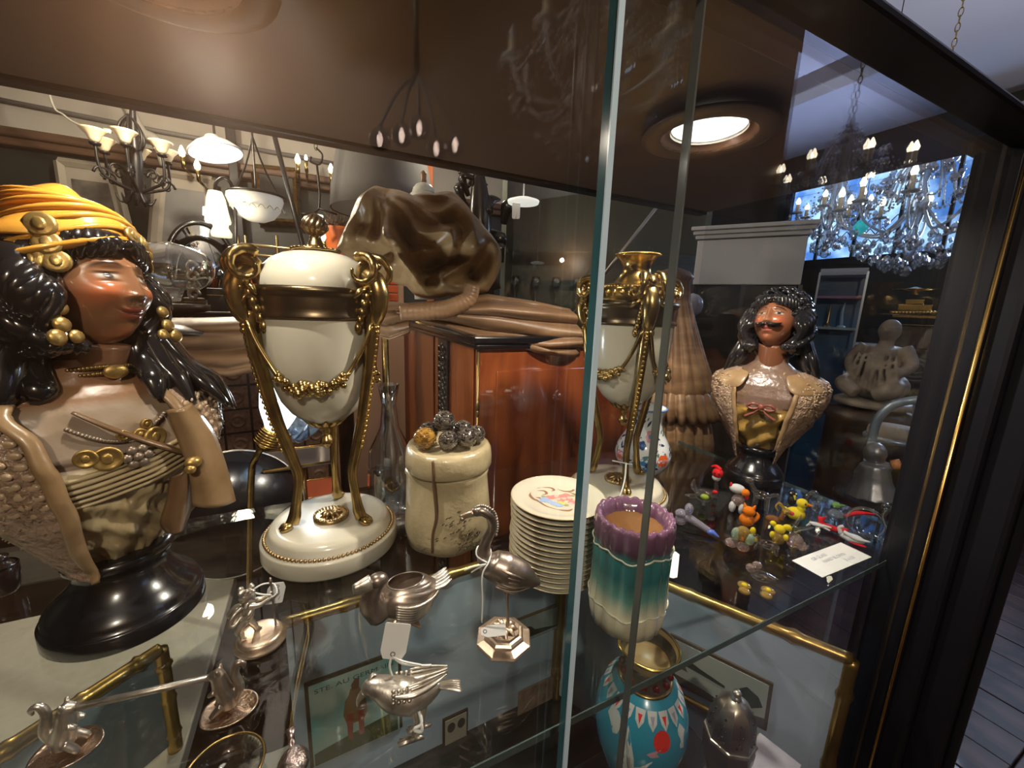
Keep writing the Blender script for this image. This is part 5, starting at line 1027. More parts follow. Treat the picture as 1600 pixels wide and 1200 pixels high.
def frame(name, label, a, b, ztop, zbot, mount, sides='LRTB', group=None, r=.0095):
    pl = Pl(a, b); t = thing(name, label, 'picture', (a[0], a[1], ZF), pl.ang, group); L_ = pl.L; zt, zb = ztop-ZF, zbot-ZF
    m = MB(); m.box((L_/2, 0, (zt+zb)/2), (L_-r, .006, zt-zb-r)); ob('mount', m, mount, t, smooth=False)
    if 'T' in sides: rail(t, (0, 0, zt), (L_, 0, zt), r)
    if 'B' in sides: rail(t, (0, 0, zb), (L_, 0, zb), r)
    if 'L' in sides: rail(t, (0, 0, zb if zb > .02 else 0), (0, 0, zt), r)
    if 'R' in sides: rail(t, (L_, 0, zb if zb > .02 else 0), (L_, 0, zt), r)
    m = MB(); m.box((L_/2, .02*(1 if pl.sg > 0 else -1), .012), (L_*.8, .05, .024)); ob('foot', m, M['dark_wood'], t, smooth=False, bevel=.003) if zb > .02 else None
    return t, pl
def px_panel(t, pl, pts, nm, mt, off, th=.002):
    V = [pl.uv(*p) for p in pts]; y0 = -pl.sg*off; m = MB(); m.prism([(u, z-ZF) for u, z in V], y0, y0-pl.sg*th); return ob(nm, m, mt, t, smooth=False), V
# left frame
a, b = at_z(0-60, 1180+38, -.15), at_z(250, 1015, -.15)
tL, pL = frame('bamboo_picture', 'gilt bamboo frame round dark slate mount, at the left below the cherub and knife rest', a, b, -.15, -.318, M['mount_dark'], 'TR', 'gilt bamboo frames under the glass shelf')
# centre frame
ZF = ZLOW
a, b = at_z(440, 975, -.15), at_z(878, 846, -.15)
t1, p1 = frame('bamboo_picture', 'wide gilt bamboo frame with blue mount and several prints, below the goose and crane', a, b, -.15, -.545, M['mount'], 'TR', 'gilt bamboo frames under the glass shelf')
u_, zb1 = p1.uv(847, 1108); rail(t1, (p1.uv(805, 1125)[0], -p1.sg*.012, zb1-ZF), (p1.L-.01, -p1.sg*.012, zb1-ZF), .007, 2)
M['poster'] = mat('poster_sky', (.28, .62, .64), .6, var=(22, (.72, .76, .68), .9)); M['thin_frame'] = mat('thin_brown_frame', (.10, .065, .04), .4)
P0, P1_ = (481, 1064), (620, 1020)
V0, V1 = p1.uv(*P0), p1.uv(*P1_); pw, ph_ = V1[0]-V0[0], .17
def rectp(u0, u1, z0, z1, nm, mt, off, th=.002, tt=None, pp=None):
    m = MB(); y0 = -pp.sg*off; m.box(((u0+u1)/2, y0, (z0+z1)/2-ZF), (abs(u1-u0), th, abs(z1-z0))); return ob(nm, m, mt, tt, smooth=False)
zt = (V0[1]+V1[1])/2; zb = max(ZF+.012, zt-ph_)
rectp(V0[0]-.006, V1[0]+.006, zb, zt+.006, 'print_frame', M['thin_frame'], .005, .004, t1, p1); pst = rectp(V0[0], V1[0], zb+.002, zt, 'poster', M['poster'], .0085, .002, t1, p1)
cxp, czp = (V0[0]+V1[0])/2, zt-ZF
def flatpoly(parent, pts, nm, mt, y):
    m = MB(); m.prism(pts, y, y-.0004); return ob(nm, m, mt, parent, smooth=False)
yo = -p1.sg*.0097; sg = p1.sg
text('STE. AU GERMAIN', .0125, (cxp, yo, czp-.014), (PI/2, 0, 0 if sg > 0 else PI), mat('poster_letter', (.07, .14, .15), .6), pst, sx=pw/.112)
fx = cxp-.002
flatpoly(pst, [(fx+x*.95, czp-.034+z) for x, z in [(-.008, 0), (.007, .001), (.010, -.010), (.018, -.022), (.020, -.060), (.014, -.075), (-.016, -.075), (-.022, -.05), (-.018, -.022), (-.011, -.012)]], 'painted_figure', mat('poster_ochre', (.36, .20, .10), .6), yo)
flatpoly(pst, [(fx+x, czp-.026+z) for x, z in [(-.006, 0), (.0, .009), (.008, .010), (.007, -.004), (.005, -.012), (-.005, -.012)]], 'painted_head', mat('poster_brown', (.26, .11, .07), .6), yo-.0004*sg)
for dx in (-.011, .008): flatpoly(pst, [(fx+dx-.005, czp-.085), (fx+dx+.006, czp-.085), (fx+dx+.004, czp-.14), (fx+dx-.004, czp-.14)], 'painted_stocking', mat('poster_red', (.42, .10, .08), .6), yo-.0008*sg)
flatpoly(pst, [(cxp-pw/2+.002, zb-ZF+.004), (cxp-pw/2+.002, zb-ZF+.03), (cxp-.01, zb-ZF+.04), (cxp+pw/2-.003, zb-ZF+.05), (cxp+pw/2-.003, zb-ZF+.004)], 'painted_ground', mat('poster_green', (.10, .13, .07), .6), yo)
# card with oval openings
V = p1.uv(712, 1122); m = MB()
def holed(m, cx, cz, w_, h_, holes, y, th):
    n = 28
    for (hx, r) in holes:
        pass
rectp(V[0]-.03, V[0]+.025, V[1]-.05, V[1]+.018, 'print_frame', M['thin_frame'], .005, .004, t1, p1); cd = rectp(V[0]-.026, V[0]+.021, V[1]-.046, V[1]+.014, 'oval_card', mat('ivory_card', (.5, .46, .38), .7), .0085, .002, t1, p1)
for dx in (-.013, .009): flatpoly(cd, [(V[0]+dx+.0085*math.cos(k*PI/10), V[1]-ZF-.006+.012*math.sin(k*PI/10)) for k in range(20)], 'oval_opening', mat('oval_photo', (.10, .095, .085), .4), yo)
# little landscape print at the right
V0, V1 = p1.uv(815, 962), p1.uv(880, 941); zt = (V0[1]+V1[1])/2; rectp(V0[0]-.03, V1[0]+.004, zt-.06, zt+.004, 'print_frame', mat('oak_moulding', (.22, .13, .07), .4), .005, .004, t1, p1); pr = rectp(V0[0]-.026, V1[0], zt-.056, zt, 'landscape_print', mat('pale_print', (.45, .5, .48), .6, var=(40, (.3, .36, .36), .8)), .0085, .002, t1, p1)
flatpoly(pr, [(V0[0]-.02, zt-ZF-.05), (V0[0]-.02, zt-ZF-.024), (V0[0]+.0, zt-ZF-.018), (V0[0]+.02, zt-ZF-.024), (V0[0]+.03, zt-ZF-.035), (V1[0]-.008, zt-ZF-.05)], 'painted_trees', mat('print_dark', (.035, .04, .035), .6), yo)
V0 = p1.uv(830, 1085); pr = rectp(V0[0]-.04, V0[0]+.07, V0[1]-.03, V0[1]+.035, 'figure_print', mat('rosy_print', (.28, .2, .15), .6, var=(60, (.5, .33, .26), .9)), .0085, .002, t1, p1)
# right frame, turned towards the viewer's left
a, b = at_z(885, 851, -.15), at_z(1331, 1031, -.15)
pt = Pl(a, b); zb2 = pt.uv(1130, 1113)[1]
t2, p2 = frame('bamboo_picture', 'gilt bamboo frame with blue mount and a river landscape print, below the glass animals', a, b, -.15, -.545, M['mount'], 'TLR', 'gilt bamboo frames under the glass shelf')
u0 = p2.uv(1060, 1078)[0]; rail(t2, (u0-.05, -p2.sg*.013, zb2-ZF), (p2.uv(1200, 1150)[0], -p2.sg*.013, zb2-ZF), .006, 2)
zb3 = p2.uv(1090, 1166)[1]; rail(t2, (u0-.02, -p2.sg*.013, zb3-ZF), (p2.uv(1200, 1228)[0], -p2.sg*.013, zb3-ZF), .006, 2)
q = [(1049, 986), (1209, 1064), (1198, 1137), (1052, 1060)]
V = [p2.uv(*p) for p in q]; px_panel(t2, p2, q, 'print_frame', M['thin_frame'], .004, .004)
cx2 = sum(v[0] for v in V)/4; cz2 = sum(v[1] for v in V)/4; q2 = [((v[0]-cx2)*.93+cx2, (v[1]-cz2)*.88+cz2-ZF) for v in V]; yo2 = -p2.sg*.0085; s2 = -p2.sg
m = MB(); m.prism(q2, yo2, yo2+s2*.001); lp = ob('landscape_print', m, mat('print_water', (.40, .47, .44), .6, var=(30, (.5, .52, .46), .8)), t2, smooth=False)
def Bl(u, v): A = np.array(q2); top = A[0]*(1-u)+A[1]*u; bot = A[3]*(1-u)+A[2]*u; return tuple(top*(1-v)+bot*v)
def lpoly(pts, nm, mt, k): m = MB(); m.prism([Bl(*p) for p in pts], yo2+s2*(.001+.0003*k), yo2+s2*(.0013+.0003*k)); ob(nm, m, mt, lp, smooth=False)
dk = mat('print_dark_green', (.045, .06, .045), .6); fg_ = mat('print_foreground', (.11, .10, .075), .6)
lpoly([(.0, .82), (.35, .85), (.62, .95), (1, .78), (1, 1), (0, 1)], 'painted_bank', fg_, 1)
lpoly([(.12, .40), (.2, .34), (.30, .40), (.42, .44), (.58, .50), (.58, .56), (.3, .52), (.12, .5)], 'painted_far_trees', dk, 1)
lpoly([(.70, .62), (.72, .40), (.80, .26), (.92, .36), (.97, .55), (.86, .70), (.84, .92), (.80, .92), (.80, .70)], 'painted_tree', dk, 2)
lpoly([(.08, .62), (.12, .48), (.16, .63)], 'painted_sail', fg_, 2)
m = MB(); mk = p2.uv(1205, 1175)
lb = thing('lavender_card', 'pale lavender paper slip lying beside the sugar caster', 'card', tuple(at_z(1205, 1192, -.334)), .2); m = MB(); m.box((0, 0, .0005), (.07, .06, .0008)); ob('paper', m, mat('lavender_paper', (.6, .56, .66), .7), lb, smooth=False)
# cloisonne vase, on a low block
bk = thing('display_block', 'low black block on the cabinet floor under the cloisonne vase and sugar caster', 'block', (.41, .29, ZLOW), 0); m = MB(); m.box((0, 0, .112), (.26, .20, .224)); ob('block', m, M['black'], bk, smooth=False, bevel=.003)
zs_, dZ = -.33, .232
FX = Fr(at_z(1014, 1000, -.085)); FX.loc = (FX.loc[0], FX.loc[1], -.335); rx0 = np.array([FX.loc[0], FX.loc[1]])
t = thing('cloisonne_vase', 'turquoise cloisonne vase with white cranes, red sun and gilt rim, below the fluted pot', 'vase', FX.loc, FX.rot); t.scale = (1.13, 1.13, 1.045)
cp = [(0, 0), (.026, 0), (.028, .006), (.030, .02), (.041, .05), (.052, .085), (.0565, .115), (.055, .140), (.047, .165), (.0375, .178), (.031, .184)]
M['turq'] = mat('turquoise_enamel', (.03, .30, .46), .22, var=(7, (.05, .36, .52), .8), coat=.4)
m = MB(); m.lathe(cp, 72); body = ob('body', m, M['turq'], t)
m = MB(); m.lathe([(.031, .1835), (.0275, .192), (.0255, .202), (.027, .214), (.0325, .225), (.0365, .231)], 56); ob('neck', m, mat('dark_enamel', (.035, .035, .03), .25, var=(60, (.11, .085, .07), .8), coat=.4), t)
m = MB(); m.lathe([(.0345, .2315), (.033, .226), (.027, .212), (.0235, .205), (0, .2)], 56); ob('lining', m, mat('ochre_lining', (.42, .27, .12), .4), t)
m = MB(); m.lathe([(.0355, .2295), (.0375, .2305), (.038, .232), (.0365, .2335), (.0345, .233)], 56); ob('gilt_rim', m, M['gold_hi'], t)
m = MB(); m.lathe([(.0305, .183), (.0325, .1835), (.033, .185), (.0315, .1865), (.0295, .187)], 56); ob('gilt_collar', m, M['gold'], t)
cpa = np.array(cp[1:])
def oncv(a, z, off=.0004): r = np.interp(z, cpa[:, 1], cpa[:, 0])+off; return np.array([r*math.sin(a), -r*math.cos(a), z])
def cpat(pts, nm, mt, off=.0005, par=None):
    P = np.array(pts, float); n = len(P); c = P.mean(0); ring = [oncv(a, z, off) for a, z in P]; mid = [oncv(*(c+(p-c)*.5), off) for p in P]; m = MB()
    m.add(ring+mid+[oncv(*c, off)], [(i, (i+1) % n, n+(i+1) % n, n+i) for i in range(n)]+[(n+i, n+(i+1) % n, 2*n) for i in range(n)]); return ob(nm, m, mt, par or body, smooth=False)
wh, rd_, pk_ = mat('white_enamel', (.62, .66, .66), .25), mat('red_enamel', (.72, .04, .03), .25), mat('pink_enamel', (.62, .36, .42), .25)
m = MB()
for k in range(20):
    a = k*2*PI/20; cpat([(a-.14, .176), (a+.14, .176), (a+.10, .166), (a, .158), (a-.10, .166)], 'collar_petal', wh, .0006); cpat([(a-.06, .172), (a+.06, .172), (a, .163)], 'petal_centre', [rd_, M['turq']][k % 2] if k % 2 == 0 else mat('lilac_enamel', (.36, .36, .52), .25), .0010)
cpat([(.52+.19*math.cos(k*PI/9), .148+.0125*math.sin(k*PI/9)) for k in range(18)], 'red_sun', rd_, .0007)
_cp = cpat
def cpat(pts, *a_, **k_): return _cp([(p[0], min(.165, p[1]+.020)) for p in pts], *a_, **k_)
cpat([(.2, .112), (.36, .118), (.50, .120), (.40, .115), (.46, .110), (.3, .108)], 'pink_cloud', pk_, .0006); cpat([(-.72, .142), (-.5, .142), (-.36, .132), (-.42, .118), (-.52, .114), (-.62, .124), (-.76, .130)], 'white_cloud', wh, .0006)
cpat([(-.22, .136), (-.10, .118), (-.02, .098), (.0, .080), (-.06, .070), (-.2, .080), (-.30, .100), (-.28, .118)], 'crane_wing', wh, .0006); cpat([(.0, .086), (.12, .092), (.34, .104), (.24, .086), (.10, .070), (.0, .066)], 'crane_wing', wh, .0006); cpat([(-.25, .080), (-.06, .090), (.02, .074), (-.02, .058), (-.2, .050), (-.34, .044)], 'crane_body', wh, .0007); cpat([(.0, .062), (.24, .070), (.40, .074), (.22, .060), (-.02, .052)], 'crane_tail', mat('navy_enamel', (.015, .02, .04), .25), .0008)
for q in range(5): cpat([(-.24+.045*q, .130-.010*q), (-.235+.045*q, .132-.010*q), (-.12+.012*q, .080-.002*q), (-.13+.012*q, .079-.002*q)], 'feather_line', M['ink'], .0009)
cpat([(.95, .135), (1.05, .140), (1.2, .128), (1.1, .108), (.98, .112)], 'crane_wing', wh, .0006)
m = MB()
for k in range(12):
    a = k*2*PI/12; r = .0285; m.ell((r*math.sin(a), -r*math.cos(a), .195), (.0045, .003, .006), nu=10, nv=6)
ob('heart_petals', m, mat('maroon_enamel', (.12, .008, .012), .25), t)
# sugar caster
zc_ = -.335; pc = at_z(1152, 1080, -.16)
t = thing('sugar_caster', 'octagonal silver sugar caster with pierced domed lid and ball finial, right of the cloisonne vase', 'caster', (pc[0], pc[1], zc_), .2)
def oc(rs, n=8, tw=PI/8): return np.array([[(r*math.cos(tw+k*2*PI/n), r*math.sin(tw+k*2*PI/n), z) for k in range(n)] for r, z in rs])
m = MB(); m.grid(oc([(.0001, 0), (.03, 0), (.031, .004), (.024, .010), (.020, .02), (.026, .04), (.033, .07), (.034, .085), (.032, .098)]), cv=True); ob('body', m, mat('caster_silver', (.45, .38, .32), .3, .95), t, smooth=False)
m = MB(); m.grid(oc([(.0322, .096), (.0345, .097), (.0350, .0995), (.034, .102), (.0322, .1025)]), cv=True); ob('band', m, M['silver'], t, smooth=False)
m = MB(); m.grid(oc([(.0318, .102), (.0312, .118), (.029, .135), (.024, .149), (.016, .158), (.009, .1615), (.006, .163)]), cv=True); l = ob('lid', m, mat('caster_lid', (.55, .48, .40), .32, .95, var=(70, (.3, .25, .2), .7)), t, smooth=True, ang=25)
m = MB()
for k in range(8):
    a = k*PI/4
    for dz, da, in ((.112, -.12), (.112, .12), (.118, 0), (.128, -.11), (.128, .11), (.134, 0), (.143, 0)):
        r = np.interp(dz, [.102, .118, .135, .149], [.0318, .0312, .029, .024])*.935; p = np.array([r*math.cos(a+da), r*math.sin(a+da), dz]); m.ell(p, (.0018, .0018, .0018), nu=8, nv=5)
ob('piercing', m, M['black'], l)
m = MB(); m.lathe([(.006, .1625), (.0075, .164), (.004, .166), (.0035, .1675), (.0055, .170), (.0062, .1725), (.0045, .1755), (0, .1765)], 20); ob('finial', m, M['silver'], l)
# ================================================================== just behind the cabinet
# polished mahogany cabinet
YB = .90
cA = at_y(748, 532, YB); cB_ = at_y(905, 545, YB); X0 = cA[0]; ZT = .285
t = thing('mahogany_cabinet', 'polished red-brown cabinet with dark moulded top and carved corner strip, behind the sack jar', 'cabinet', (X0+.30, YB+.475, -1.1))
def lb_(name, boxes, mt, bevel=.003, par=None, smooth=False):
    m = MB()
    for c, d in boxes: m.box((c[0]-X0-.30, c[1]-YB-.475, c[2]+1.1), d)
    return ob(name, m, mt, par or t, smooth=smooth, bevel=bevel)
lb_('carcass', [((X0+.30, YB+.475, -.42), (.595, .945, 1.38))], M['mahog'])
lb_('top', [((X0+.30, YB+.475, ZT-.006), (.64, .99, .018)), ((X0+.30, YB+.475, ZT-.022), (.625, .975, .014))], M['black'], .004)
lb_('front_panel', [((X0+.30, YB+.0015, -.10), (.50, .006, .60))], M['mahog'], .002)
m = MB(); m.tube([(-.3, -.475+.001, 1.38), (-.3, -.475+.001, .2)], .003, 8); m.ell((-.3, -.4755, 1.215), (.0055, .0055, .016)); m.ell((-.3, -.4755, 1.195), (.0042, .0042, .01)); ob('brass_rod', m, mat('dull_brass', (.45, .32, .14), .35, 1.0), t)
M['carved'] = mat('dark_carving', (.035, .027, .022), .3, coat=.4)
lb_('corner_strip', [((X0-.001, YB+.30, -.20), (.006, .10, .93))], M['carved'], .002)
m = MB()
for k in range(26):
    z = 1.32-k*.032
    for s_ in (-1, 1): m.tube([(-.3035, -.175+s_*.004, z), (-.307, -.175+s_*.022, z+.012), (-.3035, -.175+s_*.034, z-.006), (-.305, -.175+s_*.014, z-.010)], [.004, .0055, .0045, .002], 7, sm=3)
    m.ell((-.304, -.175, z+.014), (.005, .008, .010), nu=10, nv=7)
ob('carved_leaves', m, M['carved'], t)['kind'] = 'stuff'
lb_('side_panel', [((X0-.0005, YB+.12, -.2), (.004, .18, .93)), ((X0-.0005, YB+.62, -.2), (.004, .4, .93))], mat('lit_mahogany', (.42, .13, .045), .22, wood=((18, 18, 3), (.32, .09, .03)), coat=.7), .002)  # light on the left face put into the colour: lighter mahogany copy
# carved wooden drapery pelmet standing on it
YP = 1.01
F = Fr(at_y(655, 470, YP))
t = fthing('carved_drapery', 'huge carved wooden drapery pelmet with gathered hood, swags and tassel, behind the urns', 'carving', F)
def local(px, py, off=0): return F.v(px, py, off)
out_px = [(560, 309), (588, 292), (604, 295), (644, 307), (680, 304), (710, 302), (726, 318), (739, 335), (757, 356), (773, 376), (783, 393), (783, 412), (779, 427), (770, 444), (762, 456), (733, 459), (700, 462), (673, 467), (650, 462), (635, 447), (606, 436), (578, 424), (556, 408), (526, 390), (536, 366), (546, 344), (552, 326)]
OL = np.array([F.p(*p) for p in out_px]); cen = np.array(F.p(655, 388))
ang = np.arctan2(OL[:, 1]-cen[1], OL[:, 0]-cen[0]); rd = np.hypot(OL[:, 0]-cen[0], OL[:, 1]-cen[1]); o_ = np.argsort(ang); ang, rd = ang[o_], rd[o_]
ang = np.concatenate([ang-2*PI, ang, ang+2*PI]); rd = np.tile(rd, 3)
def seg(x, z, a, b):
    a, b = np.array(F.p(*a)), np.array(F.p(*b)); d = b-a; t_ = np.clip(((x-a[0])*d[0]+(z-a[1])*d[1])/(d@d), 0, 1); return np.hypot(x-a[0]-t_*d[0], z-a[1]-t_*d[1])
ridges = [((597, 322), (610, 388), .055, .028), ((610, 388), (668, 462), .06, .024), ((640, 330), (700, 372), .03, .03), ((700, 305), (770, 390), .035, .035), ((588, 297), (545, 372), .045, .022), ((690, 437), (722, 415), .05, .014), ((770, 440), (775, 380), .03, .02), ((640, 310), (735, 330), .02, .02), ((600, 428), (622, 398), .03, .016), ((648, 400), (760, 395), .025, .03)]
valleys = [((604, 300), (592, 370), .05, .016), ((556, 404), (612, 402), .085, .02), ((632, 365), (662, 440), .06, .016), ((668, 418), (716, 408), .10, .018), ((680, 440), (735, 432), .05, .018), ((740, 425), (755, 400), .06, .02), ((712, 322), (738, 336), .03, .016), ((560, 330), (570, 360), .03, .016), ((660, 345), (690, 352), .02, .018)]
nu, nv = 160, 70; U, Vr = np.meshgrid(np.linspace(-PI, PI, nu, endpoint=False), np.linspace(0.001, 1, nv), indexing='ij'); R_ = np.interp(U, ang, rd)*Vr
X = cen[0]+R_*np.cos(U); Z = cen[1]+R_*np.sin(U); D = .07*np.sqrt(np.clip(1-Vr**2.6, 0, 1))
for a, b, am, wd in ridges: D += 1.35*am*np.exp(-(seg(X, Z, a, b)/wd/.7))*(1-Vr**6)
for a, b, am, wd in valleys: D -= 1.25*am*np.exp(-(seg(X, Z, a, b)/wd)**2)*(1-Vr**6)
pv0 = np.array(F.p(598, 296)); fx_, fz_ = X-pv0[0], Z-pv0[1]; fr_ = np.hypot(fx_, fz_); fa_ = np.arctan2(fz_, fx_)
D += np.minimum(fr_, .16)*.30*(np.abs(((fa_*2.3+.35*np.sin(fr_*26)+.2*np.sin(fr_*61)) % 1)-.5)*2)*(1-Vr**4)*np.clip(fr_/.05, 0, 1)
D += .006*np.sin(45*X+30*Z+4*np.sin(25*Z))*(1-Vr**4)
D = .24*np.tanh(D/.24); Yf = -D; Yb = .02+.02*np.sqrt(np.clip(1-Vr**2, 0, 1))
m = MB(); m.grid(np.stack([X, Yf, Z], -1), cu=True); m.grid(np.stack([X, Yb, Z], -1), cu=True); rim1 = np.stack([X[:, -1], Yf[:, -1], Z[:, -1]], -1); rim2 = np.stack([X[:, -1], Yb[:, -1], Z[:, -1]], -1); m.grid(np.stack([rim1, rim2], 1), cu=True)
ob('gathered_hood', m, M['oak_gold'], t)
def swag(nm, top, bot, depth, folds, seed, n=90, k=50, mt='oak'):
    top = np.array([F.p(*p) for p in top]); bot = np.array([F.p(*p) for p in bot]); u = np.linspace(0, 1, n); ti = np.stack([np.interp(u, np.linspace(0, 1, len(top)), top[:, i]) for i in (0, 1)], -1); bi = np.stack([np.interp(u, np.linspace(0, 1, len(bot)), bot[:, i]) for i in (0, 1)], -1)
    v = np.linspace(0, 1, k); rows = []; rr = random.Random(seed); phs = [rr.uniform(0, 6) for _ in range(4)]
    for i in range(n):
        P = ti[i]*(1-v[:, None])+bi[i]*v[:, None]; d = depth*np.sin(PI*np.clip(v, 0, 1))**.6+folds*(np.abs(np.sin(PI*3.2*v+phs[0]+1.2*u[i]))**.7)+folds*.6*np.sin(9*v+4*u[i]+phs[1]); rows.append(np.stack([P[:, 0], -d, P[:, 1]], -1))
    rows = np.array(rows); back = rows.copy(); back[:, :, 1] = .025; m = MB(); m.grid(np.concatenate([rows, back[:, ::-1]], 1), cv=True); return ob(nm, m, M[mt], t)
swag('right_swag', [(618, 475), (700, 468), (760, 459), (830, 470), (885, 482)], [(625, 496), (700, 512), (760, 536), (850, 548), (905, 545)], .05, .022, 3)
swag('left_swag', [(225, 497), (300, 497), (380, 495), (460, 497), (520, 490), (560, 480)], [(225, 560), (300, 578), (370, 586), (450, 570), (520, 540), (560, 515)], .05, .022, 5)
swag('centre_swag', [(560, 478), (600, 470), (640, 474)], [(560, 515), (610, 530), (640, 520)], .04, .02, 9)
def lobe(nm, px, mt='oak', dz=.05):
    P = np.array([F.p(*p) for p in px]); c = P.mean(0); n = len(P); rows = []
    for q, d in ((0.02, 1), (.5, .85), (.85, .5), (1, 0)): rows.append([(c[0]+(p[0]-c[0])*q, -.03-dz*d, c[1]+(p[1]-c[1])*q) for p in P])
    rows.append([(p[0], .02, p[1]) for p in P]); m = MB(); m.grid(np.array(rows), cv=True); return ob(nm, m, M[mt], t, sub=1)
lobe('turned_hem', [(800, 522), (850, 548), (905, 538), (900, 560), (845, 552), (800, 545)])
lobe('turned_hem', [(780, 536), (845, 548), (830, 552), (800, 545)], 'carved', .02)
lobe('turned_hem', [(255, 505), (300, 500), (385, 527), (330, 524), (262, 522)], 'carved', .055)
m = MB(); rp_ = np.array([local(*p, -.12) for p in [(625, 489), (665, 487), (700, 482), (730, 468), (738, 446)]]); P, r = smooth_path(rp_, np.array([.014, .018, .019, .018, .016]), 14); m.tube(P, r*(1+.12*np.abs(np.sin(np.arange(len(r))*1.1))), 12); ob('rope', m, M['oak'], t)
# tassel drop at the right end
def tassel_part(nm, rows, n, mt, cx_px, dep):
    m = MB(); R_ = []
    for y, hw, fl in rows:
        cx, z = F.p(cx_px(y), y); x2, _ = F.p(cx_px(y)+hw, y); r = abs(x2-cx); th = np.linspace(0, 2*PI, n, endpoint=False); k = 1+fl*np.abs(np.sin(th*n/16)); R_.append(np.stack([cx+r*k*np.cos(th), dep+.7*r*k*np.sin(th), np.full(n, z)], -1))
    m.grid(np.array(R_), cv=True); return ob(nm, m, M[mt], t)
cxp_ = lambda y: 1056+(y-430)*.045
tassel_part('tassel_bell', [(418, 4, 0), (424, 20, .02), (434, 26, .02), (440, 20, .04), (470, 18, .08), (510, 24, .12), (560, 33, .14), (600, 42, .14), (606, 44, .05), (612, 40, .02)], 128, 'oak', cxp_, 0)
tassel_part('fringe', [(604, 37, .02), (612, 42, .1), (635, 44, .22), (652, 43, .26), (650, 30, .1)], 160, 'oak', cxp_, 0)
tassel_part('lower_fringe', [(646, 30, .05), (660, 33, .2), (690, 33, .28), (712, 30, .34), (716, 18, .1)], 128, 'oak', cxp_, 0)
# bulb lamp
F2 = Fr(at_y(430, 690, .86))
t = fthing('bulb_lamp', 'lit clear bulb in a tilted brass socket with pale glass shade, behind the left urn', 'lamp', F2)
def P2(x, y, o=0): return F2.v(x, y, o)
m = MB(); m.tube([P2(410, 700), P2(416, 692), P2(424, 678), P2(428, 672)], [.012, .020, .021, .020], 20); 
for k in range(6): p = P2(414, 694)*(1-k/6)+P2(427, 673)*k/6; m.tube([p, p+(P2(428, 672)-P2(410, 700))*.06], [.0225, .0225], 18)
ob('socket', m, M['gold_hi'], t)
m = MB(); m.tube([P2(428, 672), P2(433, 660), P2(437, 640), P2(441, 615), P2(445, 598), P2(447, 590)], [.016, .024, .034, .038, .028, .006], 22, sm=5); bu = ob('bulb', m, emis('bulb_white', (.85, .93, 1.0), 2.2), t)
m = MB(); m.tube([P2(428, 668, .03), P2(440, 655, .04), P2(470, 640, .05), P2(500, 655, .05)], [.02, .05, .07, .05], 22, sm=4); ob('shade', m, glass('pale_shade', (.7, .85, 1.0), 2.0, .2, .12), t)
lamp('bulb_light', 'POINT', tuple(Vector(F2.loc)+Matrix.Rotation(F2.rot, 3, 'Z')@Vector(P2(470, 600, -.0))), 2.2, (.9, .95, 1), .03)
m = MB(); m.tube([P2(408, 702), P2(400, 716), P2(392, 760, .02), P2(390, 1000, .02)], .006, 8, sm=4); ob('stem', m, M['gold'], t)
# black round tray
F3 = Fr(at_y(365, 790, .98))
t = fthing('black_tray', 'round black lacquer tray with pale shiny rim, leaning behind the woman bust', 'tray', F3)
c3 = F3.v(368, 800, .05); rr = abs(F3.p(480, 800)[0]-F3.p(368, 800)[0]); Rm = rotm('X', rad(90-18))
m = MB(); m.lathe([(0, 0), (rr*.93, 0), (rr*.97, .004), (rr, .010), (rr*1.005, .012), (rr*.99, .016), (0, .012)], 72, M=xf(c3, Rm)); ob('disc', m, M['black'], t)
m = MB(); m.tube([c3+Rm@np.array([rr*math.cos(a), rr*math.sin(a), .013]) for a in np.linspace(0, 2*PI, 80, endpoint=False)], .003, 8, closed=True); ob('rim', m, M['silver'], t)
# mirrored side tables behind (pale trays in brass rims) seen between the urn legs
for k, (px, py, lab) in enumerate(((470, 715, 'upper small mirrored tray with thin brass rim, behind the left urn legs'), (490, 765, 'lower small mirrored tray over red cloth, behind the left urn legs'))):
    F4 = Fr(at_y(px, py, 1.12+.22*k)); t = fthing('mirrored_tray', lab, 'tray', F4, 'mirrored trays'); m = MB(); m.box((0, 0, 0), (.16, .14, .006)); ob('plate', m, mat('mirror_plate', (.5, .42, .38) if k == 0 else (.5, .12, .06), .12, .8 if k == 0 else .2), t, smooth=False, bevel=.002)
    m = MB(); m.tube([(-.08, -.07, .004), (.08, -.07, .004), (.08, .07, .004), (-.08, .07, .004)], .003, 7, closed=True); ob('rim', m, M['gold_hi'], t)
    m = MB(); m.tube([(0, 0, -.003), (0, 0, -.2), (0, 0, -F4.loc[2]-1.1)], .01, 10); m.lathe([(.10, 0), (.1, .01), (.02, .02), (0, .02)], 24, M=xf((0, 0, -F4.loc[2]-1.1))); ob('stand', m, M['gold'], t)
# glass decanters/clear wares right of the left urn
for px, py, h_, w_, lab in ((612, 800, 200, 34, 'tall clear glass decanter behind the left urn, against the mahogany side'), (600, 860, 130, 30, 'short clear cut-glass jug low behind the left urn')):
    F5 = Fr(at_y(px, py, .90 if px > 605 else 1.13)); t = fthing('glass_decanter', lab, 'decanter', F5); H_ = F5.p(px, py-h_)[1]; r_ = abs(F5.p(px+w_, py)[0]); m = MB(); m.lathe([(0, 0), (r_*.8, 0), (r_*.9, .01), (r_, H_*.25), (r_*.9, H_*.5), (r_*.4, H_*.68), (r_*.3, H_*.85), (r_*.45, H_), (r_*.4, H_), (r_*.26, H_*.85)], 24, mod=lambda T, Z: 1+.03*np.cos(12*T)); ob('body', m, GL['clear'], t)
    zb_ = F5.loc[2]; m = MB(); m.lathe([(0, -.002), (r_*1.2, -.002), (r_*1.2, -.02), (.03, -.03), (.025, -zb_-1.1+.02), (.05, -zb_-1.1), (0, -zb_-1.1)], 24); ob('stand', m, M['dark_wood'], t)
